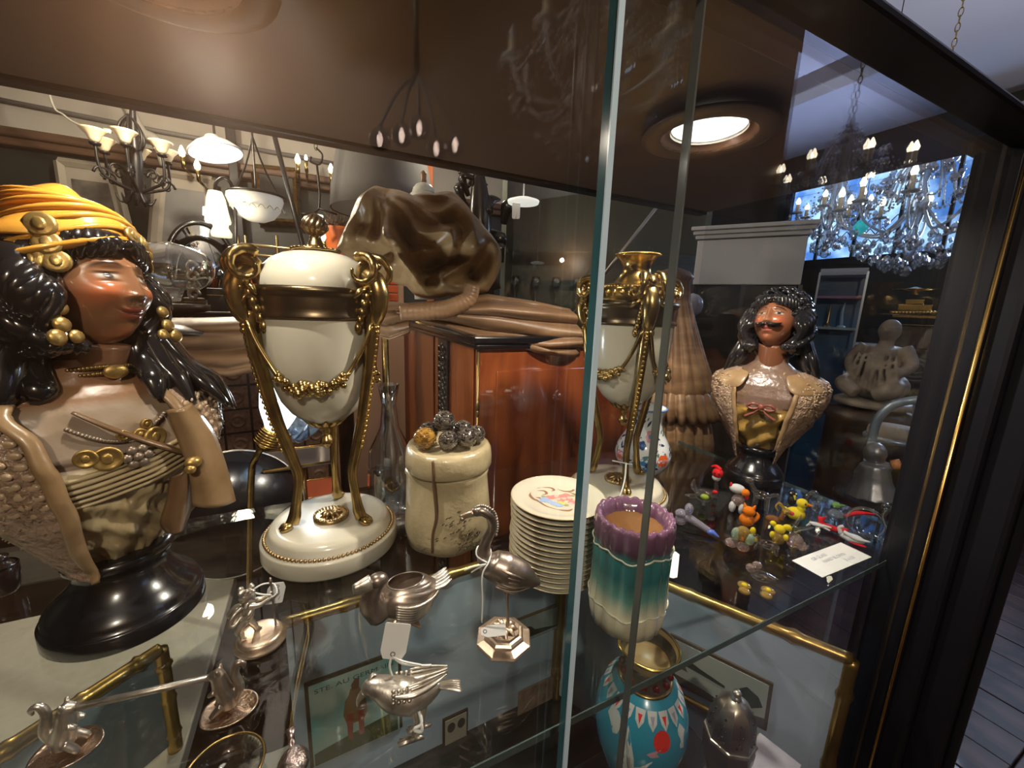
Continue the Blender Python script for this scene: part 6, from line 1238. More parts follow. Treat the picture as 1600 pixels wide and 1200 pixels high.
# ================================================================== shop behind, left half
M['iron'] = mat('wrought_iron', (.012, .012, .014), .4, .4)
M['ala'] = mat('alabaster_cup', (.75, .58, .38), .4, emit=((1, .72, .42), .12)); M['flame'] = emis('candle_bulb', (1, .85, .62), 9)
M['shade_dark'] = mat('charcoal_shade', (.085, .086, .088), .8); M['white_en'] = mat('white_enamel_shade', (.75, .76, .76), .4)
ZC = 2.0
def chain(t, z0, z1, mt, r=.004):
    m = MB(); n = max(2, int((z1-z0)/.03))
    for k in range(n):
        zc = z0+(z1-z0)*(k+.5)/n; h = (z1-z0)/n*.62; a = (k % 2)*PI/2; m.tube([(.008*math.cos(q)*math.cos(a), .008*math.cos(q)*math.sin(a), zc+h*math.sin(q)) for q in np.linspace(0, 2*PI, 10, endpoint=False)], .0022, 5, closed=True)
    return ob('chain', m, mt, t)
# wrought iron chandelier with alabaster cups
F = Fr(ray(205, 250)*1.95+C_P); t = fthing('iron_chandelier', 'black wrought iron chandelier with scrolled arms and six cream alabaster cups, above the woman bust', 'chandelier', F)
def PL(x, y, o=0): return F.v(x, y, o)
m = MB(); m.tube([PL(207, 155), PL(208, 200), PL(212, 250), PL(214, 300), PL(214, 322)], [.008, .016, .028, .022, .004], 12, sm=4); m.tube([(.004*math.cos(a), .01*math.sin(a), 0)+PL(204, 160) for a in np.linspace(0, 2*PI, 12, endpoint=False)], .004, 6, closed=True); ob('column', m, M['iron'], t)
z_t = PL(205, 150)[2]; ch = chain(t, z_t, ZC-F.loc[2], M['iron'])
axx = PL(210, 250); arm_r = abs(PL(262, 240)[0]-axx[0])*1.05
cup = MB(); cup.lathe([(0, 0), (.014, .002), (.020, .012), (.028, .030), (.044, .048), (.050, .055), (.046, .056), (.026, .034), (.0, .01)], 28)
cup0 = None
for k in range(6):
    a = k*PI/3+.35; d = np.array([math.cos(a), math.sin(a), 0]); zc = PL(205, 238)[2]; c = np.array([axx[0], axx[1], zc])
    m = MB(); m.tube([c*0+[axx[0], axx[1], PL(205, 300)[2]], c+d*arm_r*.5+[0, 0, -.16], c+d*arm_r*.95+[0, 0, -.12], c+d*arm_r+[0, 0, 0]], [.008, .007, .007, .006], 8, sm=6)
    for (sc_, zz, s_) in ((.9, -.13, 1), (.55, -.10, -1)):
        pts = [c+d*(arm_r*sc_+s_*(.034-.0024*q)*math.cos(q*.62))+[0, 0, zz+(.034-.0024*q)*math.sin(q*.62)] for q in range(13)]; m.tube(pts, [.006-.0003*q for q in range(13)], 6, sm=2)
    m.tube([[axx[0], axx[1], PL(205, 180)[2]], np.array([axx[0], axx[1], PL(205, 195)[2]])+d*.035, np.array([axx[0], axx[1], PL(205, 215)[2]])+d*.05, np.array([axx[0], axx[1], PL(205, 235)[2]])+d*.028], .006, 6, sm=4)
    m.lathe([(0, -.012), (.018, -.012), (.022, -.002), (.012, 0), (0, 0)], 14, M=xf(c+d*arm_r)); ob('arm', m, M['iron'], t)
    if cup0 is None: cup0 = ob('cup_shade', cup, M['ala'], t, loc=tuple(c+d*arm_r)); o = cup0
    else: o = cup0.copy(); COL.objects.link(o); o.parent = t; o.location = tuple(c+d*arm_r)
m = MB()
for k in range(8): a = k*PI/4; m.tube([PL(213, 300)+np.array([.02*math.cos(a), .02*math.sin(a), 0]), PL(213, 318)+np.array([.05*math.cos(a), .05*math.sin(a), 0]), PL(213, 306)+np.array([.075*math.cos(a), .075*math.sin(a), 0])], [.006, .007, .002], 6, sm=4)
ob('lower_leaves', m, M['iron'], t)
# hanging white cord with a small bulb holder
t = thing('hanging_cord', 'thin pale cord with bulb holder looping from the ceiling, left of the iron chandelier', 'cord', tuple(at_y(60, 115, 3.0)))
q = np.array(t.location); pts = [at_y(x, y, 3.0)-q for x, y in ((62, 105), (75, 140), (100, 180), (130, 197), (162, 203))]; pts[0][2] = 2.0-q[2]; m = MB(); m.tube(pts, .005, 6, sm=5); ob('flex', m, mat('pale_flex', (.4, .37, .32), .6), t); m = MB(); m.tube([pts[-1], pts[-1]+[.03, 0, -.004]], .012, 10); ob('holder', m, M['white_en'], t)
# white enamel pendant
F = Fr(ray(338, 240)*2.2+C_P); t = fthing('enamel_pendant', 'wide white enamel pendant lamp hanging below the shop ceiling, right of the iron chandelier', 'lamp', F)
rp_ = abs(F.p(383, 240)[0]-F.p(294, 240)[0])/2; m = MB(); m.lathe([(rp_*.97, 0), (rp_, .004), (rp_*.99, .010), (rp_*.7, .045), (rp_*.3, .075), (.03, .09), (0, .09)], 48, M=xf((0, 0, 0), rotm('X', rad(-9))@rotm('Y', rad(-10)))); ob('shade', m, M['white_en'], t, solid=.003)
m = MB(); m.ell((0, 0, .035), .03); ob('bulb', m, emis('pendant_bulb', (.95, 1, 1), 3), t); m = MB(); m.tube([(0, 0, .085), (0, 0, ZC-F.loc[2])], .006, 8); ob('rod', m, M['iron'], t)
lamp('pendant_light', 'POINT', (F.loc[0], F.loc[1]-.0, F.loc[2]-.06), 1.2, (.95, 1, 1), .05)
# steel post and leaning pole
t = thing('support_post', 'slim dark steel post running up to the shop ceiling, beside the white enamel pendant', 'post', tuple(at_y(363, 240, 3.48)[:2])+(-1.1,)); m = MB(); m.box((0, 0, 1.55), (.055, .04, 3.1)); m.box((0, 0, .01), (.12, .12, .02)); ob('shaft', m, M['iron'], t, smooth=False, bevel=.004)
q0, q1 = at_y(423, 190, 2.7), at_y(462, 340, 2.5); t = thing('leaning_pole', 'thin dark pole leaning diagonally in the shop, right of the white enamel pendant', 'pole', tuple(q1)); dq = (q0-q1); m = MB(); m.tube([-dq*2.4*0+(-dq)*1.0, dq*1.25], .012, 8); ob('shaft', m, M['iron'], t)
# lit glass tulip lamp
F = Fr(ray(340, 345)*1.75+C_P); t = fthing('tulip_lamp', 'lit pale glass lamp with flaring shade over a small bell, left of the etched bowl', 'lamp', F)
def PL(x, y, o=0): return F.v(x, y, o)
def lathe_px(cx, rows, n=32, o=0):
    m = MB(); c = PL(cx, rows[0][0], o); m.lathe([(max(1e-4, abs(F.p(cx+w_, y)[0]-F.p(cx, y)[0])), F.p(cx, y)[1]) for y, w_ in rows], n, M=xf((c[0], o, 0))); return m
M['lit_shade'] = mat('lit_glass_shade', (.85, .78, .55), .3, emit=((1, .9, .62), .75)); M['lit_core'] = emis('lit_core', (1, .95, .8), 2.2)
ob('shade', lathe_px(336, [(299, 0), (299, 11), (310, 15), (330, 18), (345, 21), (348, 20)]), M['lit_shade'], t); ob('lower_bell', lathe_px(344, [(344, 0), (346, 14), (355, 12), (364, 17), (370, 16), (371, 0)]), M['lit_shade'], t); ob('bulb', lathe_px(336, [(322, 0), (326, 19.2), (338, 20.6), (341, 0)]), M['lit_core'], t)
m = MB(); m.tube([PL(336, 299), PL(338, 285), PL(350, 278), PL(362, 290), PL(368, 330), PL(368, 480)], .007, 8, sm=5); ob('bracket', m, M['iron'], t)
lamp('tulip_light', 'POINT', tuple(np.array(F.loc)+np.array([0, -.12, 0])), 4, (1, .85, .6), .05)
# etched bowl pendant
F = Fr(ray(403, 325)*1.85+C_P); t = fthing('etched_bowl_pendant', 'lit frosted glass bowl pendant with etched leaves and dark metal rim, behind the left urn', 'lamp', F)
ob('bowl', lathe_px(402, [(347, 0), (346, 14), (340, 28), (328, 38), (312, 44), (307, 43)]), mat('frosted_bowl', (.62, .6, .56), .45, emit=((1, .93, .8), .16)), t); ob('bulb', lathe_px(412, [(326, 0), (324, 16), (314, 24), (309, 0)]), emis('bowl_bulb', (1, .93, .8), 1.6), t)
m = MB(); 
for k in range(9): a = -1.2+.3*k; c = PL(402, 330); rr = .115; m.tube([np.array([rr*math.sin(a), -rr*math.cos(a)*.95, c[2]]), np.array([rr*math.sin(a+.12), -rr*math.cos(a+.12)*.95, c[2]+.014]), np.array([rr*math.sin(a+.25), -rr*math.cos(a+.25)*.95, c[2]-.004])], .002, 5, sm=4)
ob('etched_leaves', m, mat('etch_line', (.35, .34, .31), .6), t)
m = MB(); c = PL(402, 306); rr = abs(PL(446, 306)[0]-PL(402, 306)[0]); m.tube([(c[0]+rr*math.cos(a), rr*math.sin(a), c[2]) for a in np.linspace(0, 2*PI, 40, endpoint=False)], .006, 8, closed=True)
for k in range(3): a = k*2.09+.5; m.tube([(c[0]+rr*math.cos(a), rr*math.sin(a), c[2]), (c[0]+rr*.4*math.cos(a), rr*.4*math.sin(a), c[2]+.12), (c[0], 0, c[2]+.25)], .004, 6, sm=3)
m.tube([(c[0], 0, c[2]+.25), (c[0], 0, ZC-F.loc[2])], .004, 6); ob('ring_and_arms', m, M['iron'], t)
# charcoal lampshade lamp with ball finial
F = Fr(ray(590, 290)*2.15+C_P); t = fthing('table_lamp', 'dark charcoal drum lampshade lamp standing behind the carved wooden hood', 'lamp', F)
ob('shade', lathe_px(600, [(333, 78), (300, 76), (260, 70), (228, 64)]), M['shade_dark'], t, solid=.003); ob('shade_lining', lathe_px(600, [(332, 76), (300, 74), (262, 68), (229, 62)]), mat('white_lining', (.6, .6, .58), .7), t)
m = MB(); m.tube([PL(600, 235), PL(600, 480)], .012, 10); zz = F.loc[2]; m.tube([PL(600, 480), np.array([PL(600, 480)[0], 0, -zz-1.08])], .02, 10); m.lathe([(.12, 0), (.12, .02), (.03, .04), (0, .04)], 24, M=xf((PL(600, 480)[0], 0, -zz-1.1))); ob('stand', m, M['gold'], t)
# porcelain jar with wooden knob
F = Fr(ray(662, 300)*1.72+C_P); t = fthing('porcelain_jar', 'white marbled porcelain jar with wooden knob peeping over the carved hood', 'jar', F)
ob('body', lathe_px(662, [(468, 14), (420, 16), (330, 20), (305, 20), (302, 17), (298, 16)]), mat('marbled_china', (.62, .63, .57), .3, var=(30, (.4, .42, .38), .7)), t); ob('lid', lathe_px(662, [(301, 17), (295, 16.5), (289, 12), (286, 5), (286, 0)]), mat('marbled_lid', (.66, .67, .6), .3, var=(30, (.42, .44, .4), .7)), t); ob('knob', lathe_px(662, [(286, 4), (283, 5), (279, 4), (272, 5), (268, 3), (266, 0)]), M['oak'], t); m = MB(); m.lathe([(.05, .2875-F.loc[2]), (.045, .30-F.loc[2]), (.02, .33-F.loc[2]), (0, .33-F.loc[2])], 24, M=xf((PL(662, 300)[0], 0, 0))); ob('foot_ring', m, M['gold'], t)
# orange cloth-wrapped column behind
F = Fr(ray(672, 260)*2.6+C_P); t = fthing('orange_wedge', 'tall narrow orange wooden wedge standing upright between the lampshade and dark sculptures', 'ornament', F); V = [F.p(*p) for p in ((650, 237), (677, 240), (680, 300), (672, 330), (668, 300), (662, 262))]; V2 = V[:2]+[(V[1][0], -F.loc[2]-1.1), (V[1][0]-.06, -F.loc[2]-1.1)]+V[4:]; m = MB(); m.prism(V2, -.04, .04); ob('board', m, mat('orange_wood', (.45, .13, .045), .45), t, smooth=False, bevel=.004)
# oil lamp, orange pot with dried stems
F = Fr(ray(497, 370)*1.55+C_P); t = fthing('oil_lamp', 'small oil lamp with bright lit glass chimney just left of the urn finial', 'lamp', F)
ob('chimney', lathe_px(496, [(336, 9), (345, 9), (360, 10), (370, 12), (376, 9)]), emis('chimney_glow', (1, .92, .76), 1.7), t); ob('burner', lathe_px(496, [(376, 9), (380, 13), (388, 14), (396, 8), (420, 16), (450, 18), (452, 0)]), M['gold'], t); m = MB(); m.tube([PL(496, 450), np.array([PL(496, 450)[0], 0, -F.loc[2]-1.1])], .03, 12); ob('stand', m, M['dark_wood'], t)
F = Fr(ray(535, 375)*2.42+C_P); t = fthing('orange_pot', 'orange pot full of dried brown stems behind the urn finial', 'pot', F); ob('pot', lathe_px(530, [(356, 22), (360, 23), (400, 20), (430, 16), (431, 0)]), mat('orange_glazed', (.75, .17, .04), .35), t)
m = MB()
for k in range(46): a = RN.uniform(-1.25, 1.25); L_ = RN.uniform(.08, .17); b = PL(528, 358); m.tube([b+np.array([RN.uniform(-.05, .05), RN.uniform(-.03, .03), 0]), b+np.array([L_*math.sin(a), RN.uniform(-.06, .06), L_*.8*math.cos(a)])], [.003, .0012], 5)
ob('dried_stems', m, mat('dried_stem', (.17, .09, .05), .7), t)['kind'] = 'stuff'; m = MB(); m.tube([PL(530, 430), np.array([PL(530, 430)[0], 0, -F.loc[2]-1.1])], .05, 12); ob('stand', m, M['dark_wood'], t)
# framed pictures on the back wall
def wall_pic(pts, lab, fr_mt, inner, Y=3.54, margin=.16, mount=None):
    P = [at_y(x, y, Y) for x, y in pts]; c = sum(P)/4; t = thing('framed_picture', lab, 'picture', tuple(c)); L = [(p[0]-c[0], p[2]-c[2]) for p in P]
    m = MB(); m.prism(L, 0, .03); ob('mount', m, mount or mat('cream_mount', (.42, .37, .3), .6), t, smooth=False)
    for i in range(4): a, b = np.array(L[i]), np.array(L[(i+1) % 4]); m = MB(); m.tube([(a[0], -.005, a[1]), (b[0], -.005, b[1])], .024, 4); ob('frame_bar', m, fr_mt, t, smooth=False)
    m = MB(); m.prism([(x*(1-margin*2), z*(1-margin*2)-.01) for x, z in L], -.006, -.002); ob('print', m, inner, t, smooth=False); return t
M['sepia'] = mat('sepia_print', (.20, .17, .14), .5, var=(9, (.05, .045, .04), 1.0))
wall_pic([(92, 252), (178, 264), (212, 400), (112, 385)], 'cream framed panel with figures hanging on the dark wall, behind the iron chandelier', mat('cream_frame', (.45, .40, .31), .5), M['sepia'])
wall_pic([(246, 268), (332, 282), (336, 378), (236, 398)], 'wide cream mounted landscape picture hanging behind the chandelier scrolls', mat('cream_frame2', (.40, .34, .27), .5), mat('grey_print', (.17, .165, .16), .5, var=(5, (.30, .28, .26), .9)))
wall_pic([(398, 262), (462, 268), (466, 348), (404, 345)], 'small gilt framed dark picture hanging above the etched bowl pendant', M['gold'], M['dark_wall'], margin=.08, mount=M['dark_wall'])
# candle bulbs strung along the cornice
for k, (x, y) in enumerate(((284, 237), (308, 258), (465, 249), (517, 264), (478, 247))):
    q = at_y(x, y, 3.3); t = thing('candle_bulb', ['candle bulb glowing left of the white enamel pendant, upper of two', 'candle bulb glowing left of the white enamel pendant, lower of two', 'candle bulb glowing at the cornice, left one beside the hook chain', 'candle bulb glowing left of the charcoal lampshade', 'small dim candle bulb glowing at the cornice beside the hook chain'][k], 'bulb', tuple(q), 0, 'candle bulbs along the cornice'); s_ = .6 if k == 4 else 1
    m = MB(); m.tube([(0, 0, -.025*s_), (0, 0, 0), (0, 0, .035*s_)], [.012*s_, .018*s_, .003], 12, sm=4); ob('bulb', m, M['flame'], t); m = MB(); m.tube([(0, 0, -.09), (0, 0, -.025*s_)], .011, 10); m.tube([(0, 0, -.09), (0, .3-.05, -.09)], .008, 8); ob('holder', m, M['gold'], t)
t = thing('hook_chain', 'short black chain with a hook hanging from the shop ceiling, left of the charcoal lampshade', 'chain', tuple(at_y(494, 240, 2.6))); chain(t, .02, 2.0-at_y(494, 240, 2.6)[2], M['iron']); m = MB(); m.tube([(0, 0, .03), (.03, 0, .0), (.015, 0, -.05), (-.03, 0, -.045), (-.025, 0, -.02)], .005, 7, sm=5); m.tube([(0, 0, -.05), (0, 0, -.28), (-.09, 0, -.32)], .006, 7, sm=3); m.tube([(0, 0, -.28), (.09, 0, -.30)], .006, 7); ob('hook', m, M['iron'], t)
# gallery rail of brass with orange-red tiled counter
q = at_y(430, 400, 2.9); t = thing('brass_gallery', 'brass gallery of two thin rails on uprights, left of the urn lid', 'rail', tuple(q))
for (x0, y0, x1, y1) in ((376, 381, 480, 391), (376, 396, 460, 404)): m = MB(); m.tube([at_y(x0, y0, 2.9)-q, at_y(x1+60, y1+6, 2.9)-q], .009, 8); ob('rail', m, mat('lit_brass', (.7, .55, .3), .3, .8), t)
for x in (371, 383, 432): m = MB(); a = at_y(x, 368, 2.9)-q; m.tube([a, (a[0], a[1], -q[2]-1.1)], .009, 8); ob('upright', m, M['gold'], t)
q = at_y(410, 425, 3.0); t = thing('tiled_counter', 'orange-red tiled counter front with pale joints, left of the urn lid', 'counter', (q[0]+.3, q[1]+.2, -1.1)); h_ = q[2]+1.1; m = MB(); m.box((0, .07, h_/2), (1.2, .2, h_+.06)); cf = ob('body', m, mat('pale_joint', (.5, .3, .2), .6), t, smooth=False); tl = None
for i in range(14):
    for j in range(4):
        if tl is None: m = MB(); m.box((0, 0, 0), (.072, .012, .052)); tl = ob('tile', m, mat('red_tile', (.55, .10, .03), .3), cf, smooth=False, bevel=.003, loc=(-.52+i*.08, -.034, h_-.0-j*.06)); o = tl
        else: o = tl.copy(); COL.objects.link(o); o.parent = cf; o.location = (-.52+i*.08, -.034+RN.uniform(-.002, .002), h_-j*.06)
# oval mirror, glass dome
F = Fr(ray(318, 410)*2.25+C_P); t = fthing('oval_mirror', 'oval standing mirror in a black frame reflecting the shop, beside the woman bust', 'mirror', F)
c = PL(318, 415); rx, rz = abs(PL(368, 415)[0]-c[0]), abs(PL(318, 350)[2]-PL(318, 480)[2])/2; m = MB(); m.tube([(c[0]+rx*math.cos(a), 0, c[2]+rz*math.sin(a)) for a in np.linspace(0, 2*PI, 48, endpoint=False)], .014, 10, closed=True); ob('frame', m, M['black'], t)
m = MB(); m.lathe([(0, 0), (rx*.98, .001), (rx*.98, -.01), (0, -.01)], 48, M=xf(c, rotm('X', rad(84)))@np.diag([1, rz/rx, 1, 1])); ob('plate', m, mat('mirror_silvering', (.75, .75, .72), .03, 1.0), t); m = MB(); m.tube([(c[0], .01, c[2]-rz), (c[0], .01, -F.loc[2]-1.1)], .03, 10); m.lathe([(.15, 0), (.15, .02), (0, .03)], 24, M=xf((c[0], 0, -F.loc[2]-1.1))); ob('stand', m, M['black'], t)
F = Fr(ray(265, 430)*1.35+C_P); t = fthing('glass_dome', 'large clear glass dome over pale scrolled ornament, right of the woman bust', 'dome', F)
m = MB(); c = PL(262, 440); m.tube([PL(215, 440), PL(230, 425), PL(265, 425), PL(300, 432), PL(318, 450)], [.06, .085, .10, .09, .02], 28, sm=6); ob('glass', m, GL['clear'], t)
m = MB()
for k in range(4): pts = [PL(300, 440)+np.array([.018*math.cos(q*.6)*(1-q*.06), -.02*k, .03*(k-1.5)+.022*math.sin(q*.6)*(1-q*.06)]) for q in range(12)]; m.tube(pts, .006, 7, sm=2)
ob('scroll_ornament', m, M['silver'], t); m = MB(); z0 = PL(262, 475)[2]; m.lathe([(.0, z0+.004), (.11, z0), (.11, z0-.02), (.03, z0-.04), (.03, -F.loc[2]-1.1), (.001, -F.loc[2]-1.1)], 24, M=xf((c[0], 0, 0))); ob('stand', m, M['dark_wood'], t)
# row of low dark bookbindings / boxes on a sideboard behind the swag
F = Fr(ray(310, 480)*1.5+C_P); zs0 = F.p(310, 490)[1]; t = fthing('sideboard', 'dark sideboard with pale cloth edge standing behind the left carved swag', 'sideboard', F); m = MB(); m.box((0, .2, (zs0-F.loc[2]-1.1)/2), (.75, .4, zs0+F.loc[2]+1.1)); ob('carcass', m, M['dark_wood'], t, smooth=False, bevel=.004); m = MB(); m.box((0, .2, zs0+.004), (.78, .43, .008)); ob('cloth', m, mat('grey_cloth', (.22, .2, .18), .8), t, smooth=False, bevel=.003)
for k in range(5):
    x = -.16+.075*k; F6 = Fr(np.array(F.loc)+Matrix.Rotation(F.rot, 3, 'Z')@Vector((x, .08, zs0+.008))); t = fthing('leather_box', ['plain dark leather box, leftmost on the sideboard', 'reddish leather box, second from the left on the sideboard', 'low brown leather box in the middle of the sideboard', 'tall dark leather box, second from the right on the sideboard', 'small black leather box, rightmost on the sideboard'][k], 'box', F6, 'leather boxes on the sideboard'); hb = [.07, .085, .05, .09, .06][k]; m = MB(); m.box((0, 0, hb/2), (.068, .06, hb)); ob('body', m, mat('leather', [(.03, .02, .018), (.10, .035, .025), (.07, .045, .03), (.025, .02, .02), (.01, .01, .012)][k], .4), t, smooth=False, bevel=.004); m = MB(); m.box((0, 0, hb*.7), (.0695, .0615, .003)); ob('lid_line', m, M['gold'], t, smooth=False)
# lower panelled screen of carved squares between the bust and urn
F = Fr(ray(390, 620)*1.45+C_P); t = fthing('carved_screen', 'low screen of dark carved square panels seen behind the bulb lamp', 'screen', F); w_, h_ = .5, .55; z1 = F.p(390, 560)[1]
m = MB(); m.box((0, .02, z1-h_/2), (w_, .03, h_)); m.box((0, .02, (z1-h_-F.loc[2]-1.1)/2), (.06, .03, z1-h_+F.loc[2]+1.1)); sb_ = ob('backing', m, M['dark_wood'], t, smooth=False); pn = None
for i in range(6):
    for j in range(6):
        l_ = (-.21+.084*i, 0, z1-.05-.088*j)
        if pn is None: m = MB(); m.box((0, 0, 0), (.076, .016, .08)); m.lathe([(0, .006), (.012, .004), (.02, .007), (.03, 0)], 14, M=xf((0, -.006, 0), rotm('X', PI/2))); pn = ob('panel', m, mat('carved_panel', (.24, .13, .075), .45, var=(60, (.09, .05, .03), .8)), sb_, smooth=False, loc=l_)
        else: o = pn.copy(); COL.objects.link(o); o.parent = sb_; o.location = l_
# dark sculptures and glazed case, centre back
F = Fr(ray(745, 310)*1.6+C_P); t = fthing('dark_sculpture', 'dark shiny bronze sculpture of leafy shapes behind the right side of the carved hood', 'sculpture', F); m = MB()
for k in range(26): a = PL(RN.uniform(715, 790), RN.uniform(245, 430), RN.uniform(-.03, .05)); m.tube([a, a+np.array([RN.uniform(-.05, .05), RN.uniform(-.03, .03), RN.uniform(.02, .07)]), a+np.array([RN.uniform(-.09, .09), RN.uniform(-.04, .04), RN.uniform(.03, .10)])], [.012, .026, .004], 9, sm=4, flat=.5)
m.tube([PL(750, 430), PL(750, 330), PL(748, 270)], [.05, .045, .02], 14, sm=4); ob('figure', m, mat('black_bronze', (.05, .048, .045), .25, .8), t); m = MB(); c = PL(750, 430); m.lathe([(.07, c[2]), (.09, c[2]-.05), (.06, c[2]-.06), (.08, .2875-F.loc[2]), (0, .2875-F.loc[2])], 20, M=xf((c[0], 0, 0))); ob('plinth', m, M['dark_wood'], t)
F = Fr(ray(818, 315)*1.5+C_P); t = fthing('saucer_pendant', 'small white saucer-shaped pendant lamp with a hanging tag, left of the glass door edge', 'lamp', F)
ob('saucer', lathe_px(818, [(309, 0), (310, 14), (314, 25), (318, 24), (320, 0)]), mat('lit_saucer', (.8, .8, .75), .4, emit=((1, .97, .88), .55)), t); m = MB(); zt_ = ZC-F.loc[2]; c = PL(818, 309); m.tube([c, (c[0], 0, zt_)], .003, 6); ob('wire', m, M['white_en'], t)
price_tag(t, xf(PL(806, 342, -.01), rotm('Y', 0)), .03, .07); m = MB(); m.tube([PL(806, 342, -.01), PL(809, 318, -.008)], .0015, 5); ob('tag_string', m, M['string'], t)
F = Fr(ray(860, 400)*2.75+C_P); t = fthing('glazed_case', 'tall dark green glazed shop case full of dim glassware, behind the glass door edges', 'cabinet', F); x0, x1 = F.p(790, 480)[0], F.p(1068, 500)[0]; zt_ = F.p(900, 250)[1]; zb_ = -F.loc[2]-1.1
m = MB(); m.box(((x0+x1)/2, .25, (zt_+zb_)/2), (x1-x0, .02, zt_-zb_)); m.box(((x0+x1)/2, .0, zt_), (x1-x0, .5, .04)); m.box(((x0+x1)/2, 0, zb_+.3), (x1-x0, .5, .6)); m.box((x0, 0, (zt_+zb_)/2), (.03, .5, zt_-zb_)); m.box((x1, 0, (zt_+zb_)/2), (.03, .5, zt_-zb_)); ob('carcass', m, mat('case_green', (.065, .078, .06), .4), t, smooth=False)
for zz in (F.p(900, 480)[1], F.p(900, 400)[1]): m = MB(); m.box(((x0+x1)/2, 0.02, zz), (x1-x0-.03, .42, .012)); ob('shelf', m, M['shelf_glass'], t, smooth=False)
m = MB(); m.box(((x0+x1)/2, -.24, (zt_+zb_)/2), (x1-x0, .006, zt_-zb_)); ob('glass_front', m, M['pane'], t, smooth=False)
zz = F.p(900, 480)[1]
gv = None
for k in range(9):
    px = 805+k*31
    if px > 1055: break
    q = Vector(F.loc)+Matrix.Rotation(F.rot, 3, 'Z')@Vector((F.p(px, 480)[0], -.05, zz+.007)); lab = 'dim glass goblet in the dark green case, '+'first second third fourth fifth sixth seventh eighth ninth'.split()[k]+' from its left end'
    if gv is None:
        gv = thing('glass_goblet', lab, 'glass', tuple(q), 0, 'goblets in the green case'); m = MB(); m.lathe([(.035, 0), (.03, .005), (.005, .012), (.005, .08), (.02, .10), (.034, .15), (.03, .19), (.028, .19), (.03, .15), (0, .10)], 18); ob('body', m, GL['clear'], gv)
    else: dup(gv, tuple(q), label=lab)
F = Fr(ray(925, 400)*1.5+C_P); t = fthing('leaning_rod', 'pale thin rod slanting up behind the gilt candle nozzle', 'rod', F); m = MB(); a, b = PL(968, 398), PL(1035, 312); m.tube([a-(b-a)*1.2, b], .006, 8); ob('shaft', m, mat('pale_rod', (.4, .38, .34), .4, .6), t)
# grey cupboard with cornice
F = Fr(ray(1170, 400)*1.75+C_P); t = fthing('grey_cupboard', 'grey painted cupboard with stepped cornice, behind the head of the man bust', 'cupboard', F); x0, x1 = F.p(1085, 420)[0], F.p(1255, 420)[0]; z1 = F.p(1170, 372)[1]; z2 = F.p(1170, 445)[1]; zb_ = -F.loc[2]-1.1; M['grey_p'] = mat('grey_paint', (.42, .43, .47), .5)
m = MB(); m.box(((x0+x1)/2, .2, (z1+z2)/2), (x1-x0, .4, z1-z2)); ob('frieze', m, M['grey_p'], t, smooth=False, bevel=.004)
for k, (e_, dz) in enumerate(((.02, .012), (.04, .03), (.06, .048))): m = MB(); m.box(((x0+x1)/2, .2, z1+dz), (x1-x0+e_, .4+e_, .018)); ob('cornice', m, M['grey_p'], t, smooth=False, bevel=.004)
m = MB(); m.box(((x0+x1)/2, .2, (z2+zb_)/2), (x1-x0-.01, .36, z2-zb_)); ob('carcass', m, mat('cupboard_dark', (.02, .024, .02), .15, coat=.4), t, smooth=False)
for xx in (x0, (x0+x1)/2, x1): m = MB(); m.box((xx, .01, (z2+zb_)/2), (.016, .03, z2-zb_)); ob('stile', m, M['grey_p'] if False else M['iron'], t, smooth=False)
# globe lamp at the right of the second urn
F = Fr(at_y(1084, 478, .97)); t = fthing('globe_lamp', 'small pale glass globe lamp between the right urn and the man bust', 'lamp', F); ob('globe', lathe_px(1083, [(458, 0), (461, 10), (468, 17), (478, 19), (488, 16), (494, 9), (497, 0)]), mat('pearl_globe', (.42, .43, .5), .15, coat=.6), t); m = MB(); c = PL(1083, 497); m.tube([c, PL(1080, 520), np.array([PL(1080, 520)[0], 0, -F.loc[2]-1.1])], .008, 8); ob('stem', m, M['gold'], t)
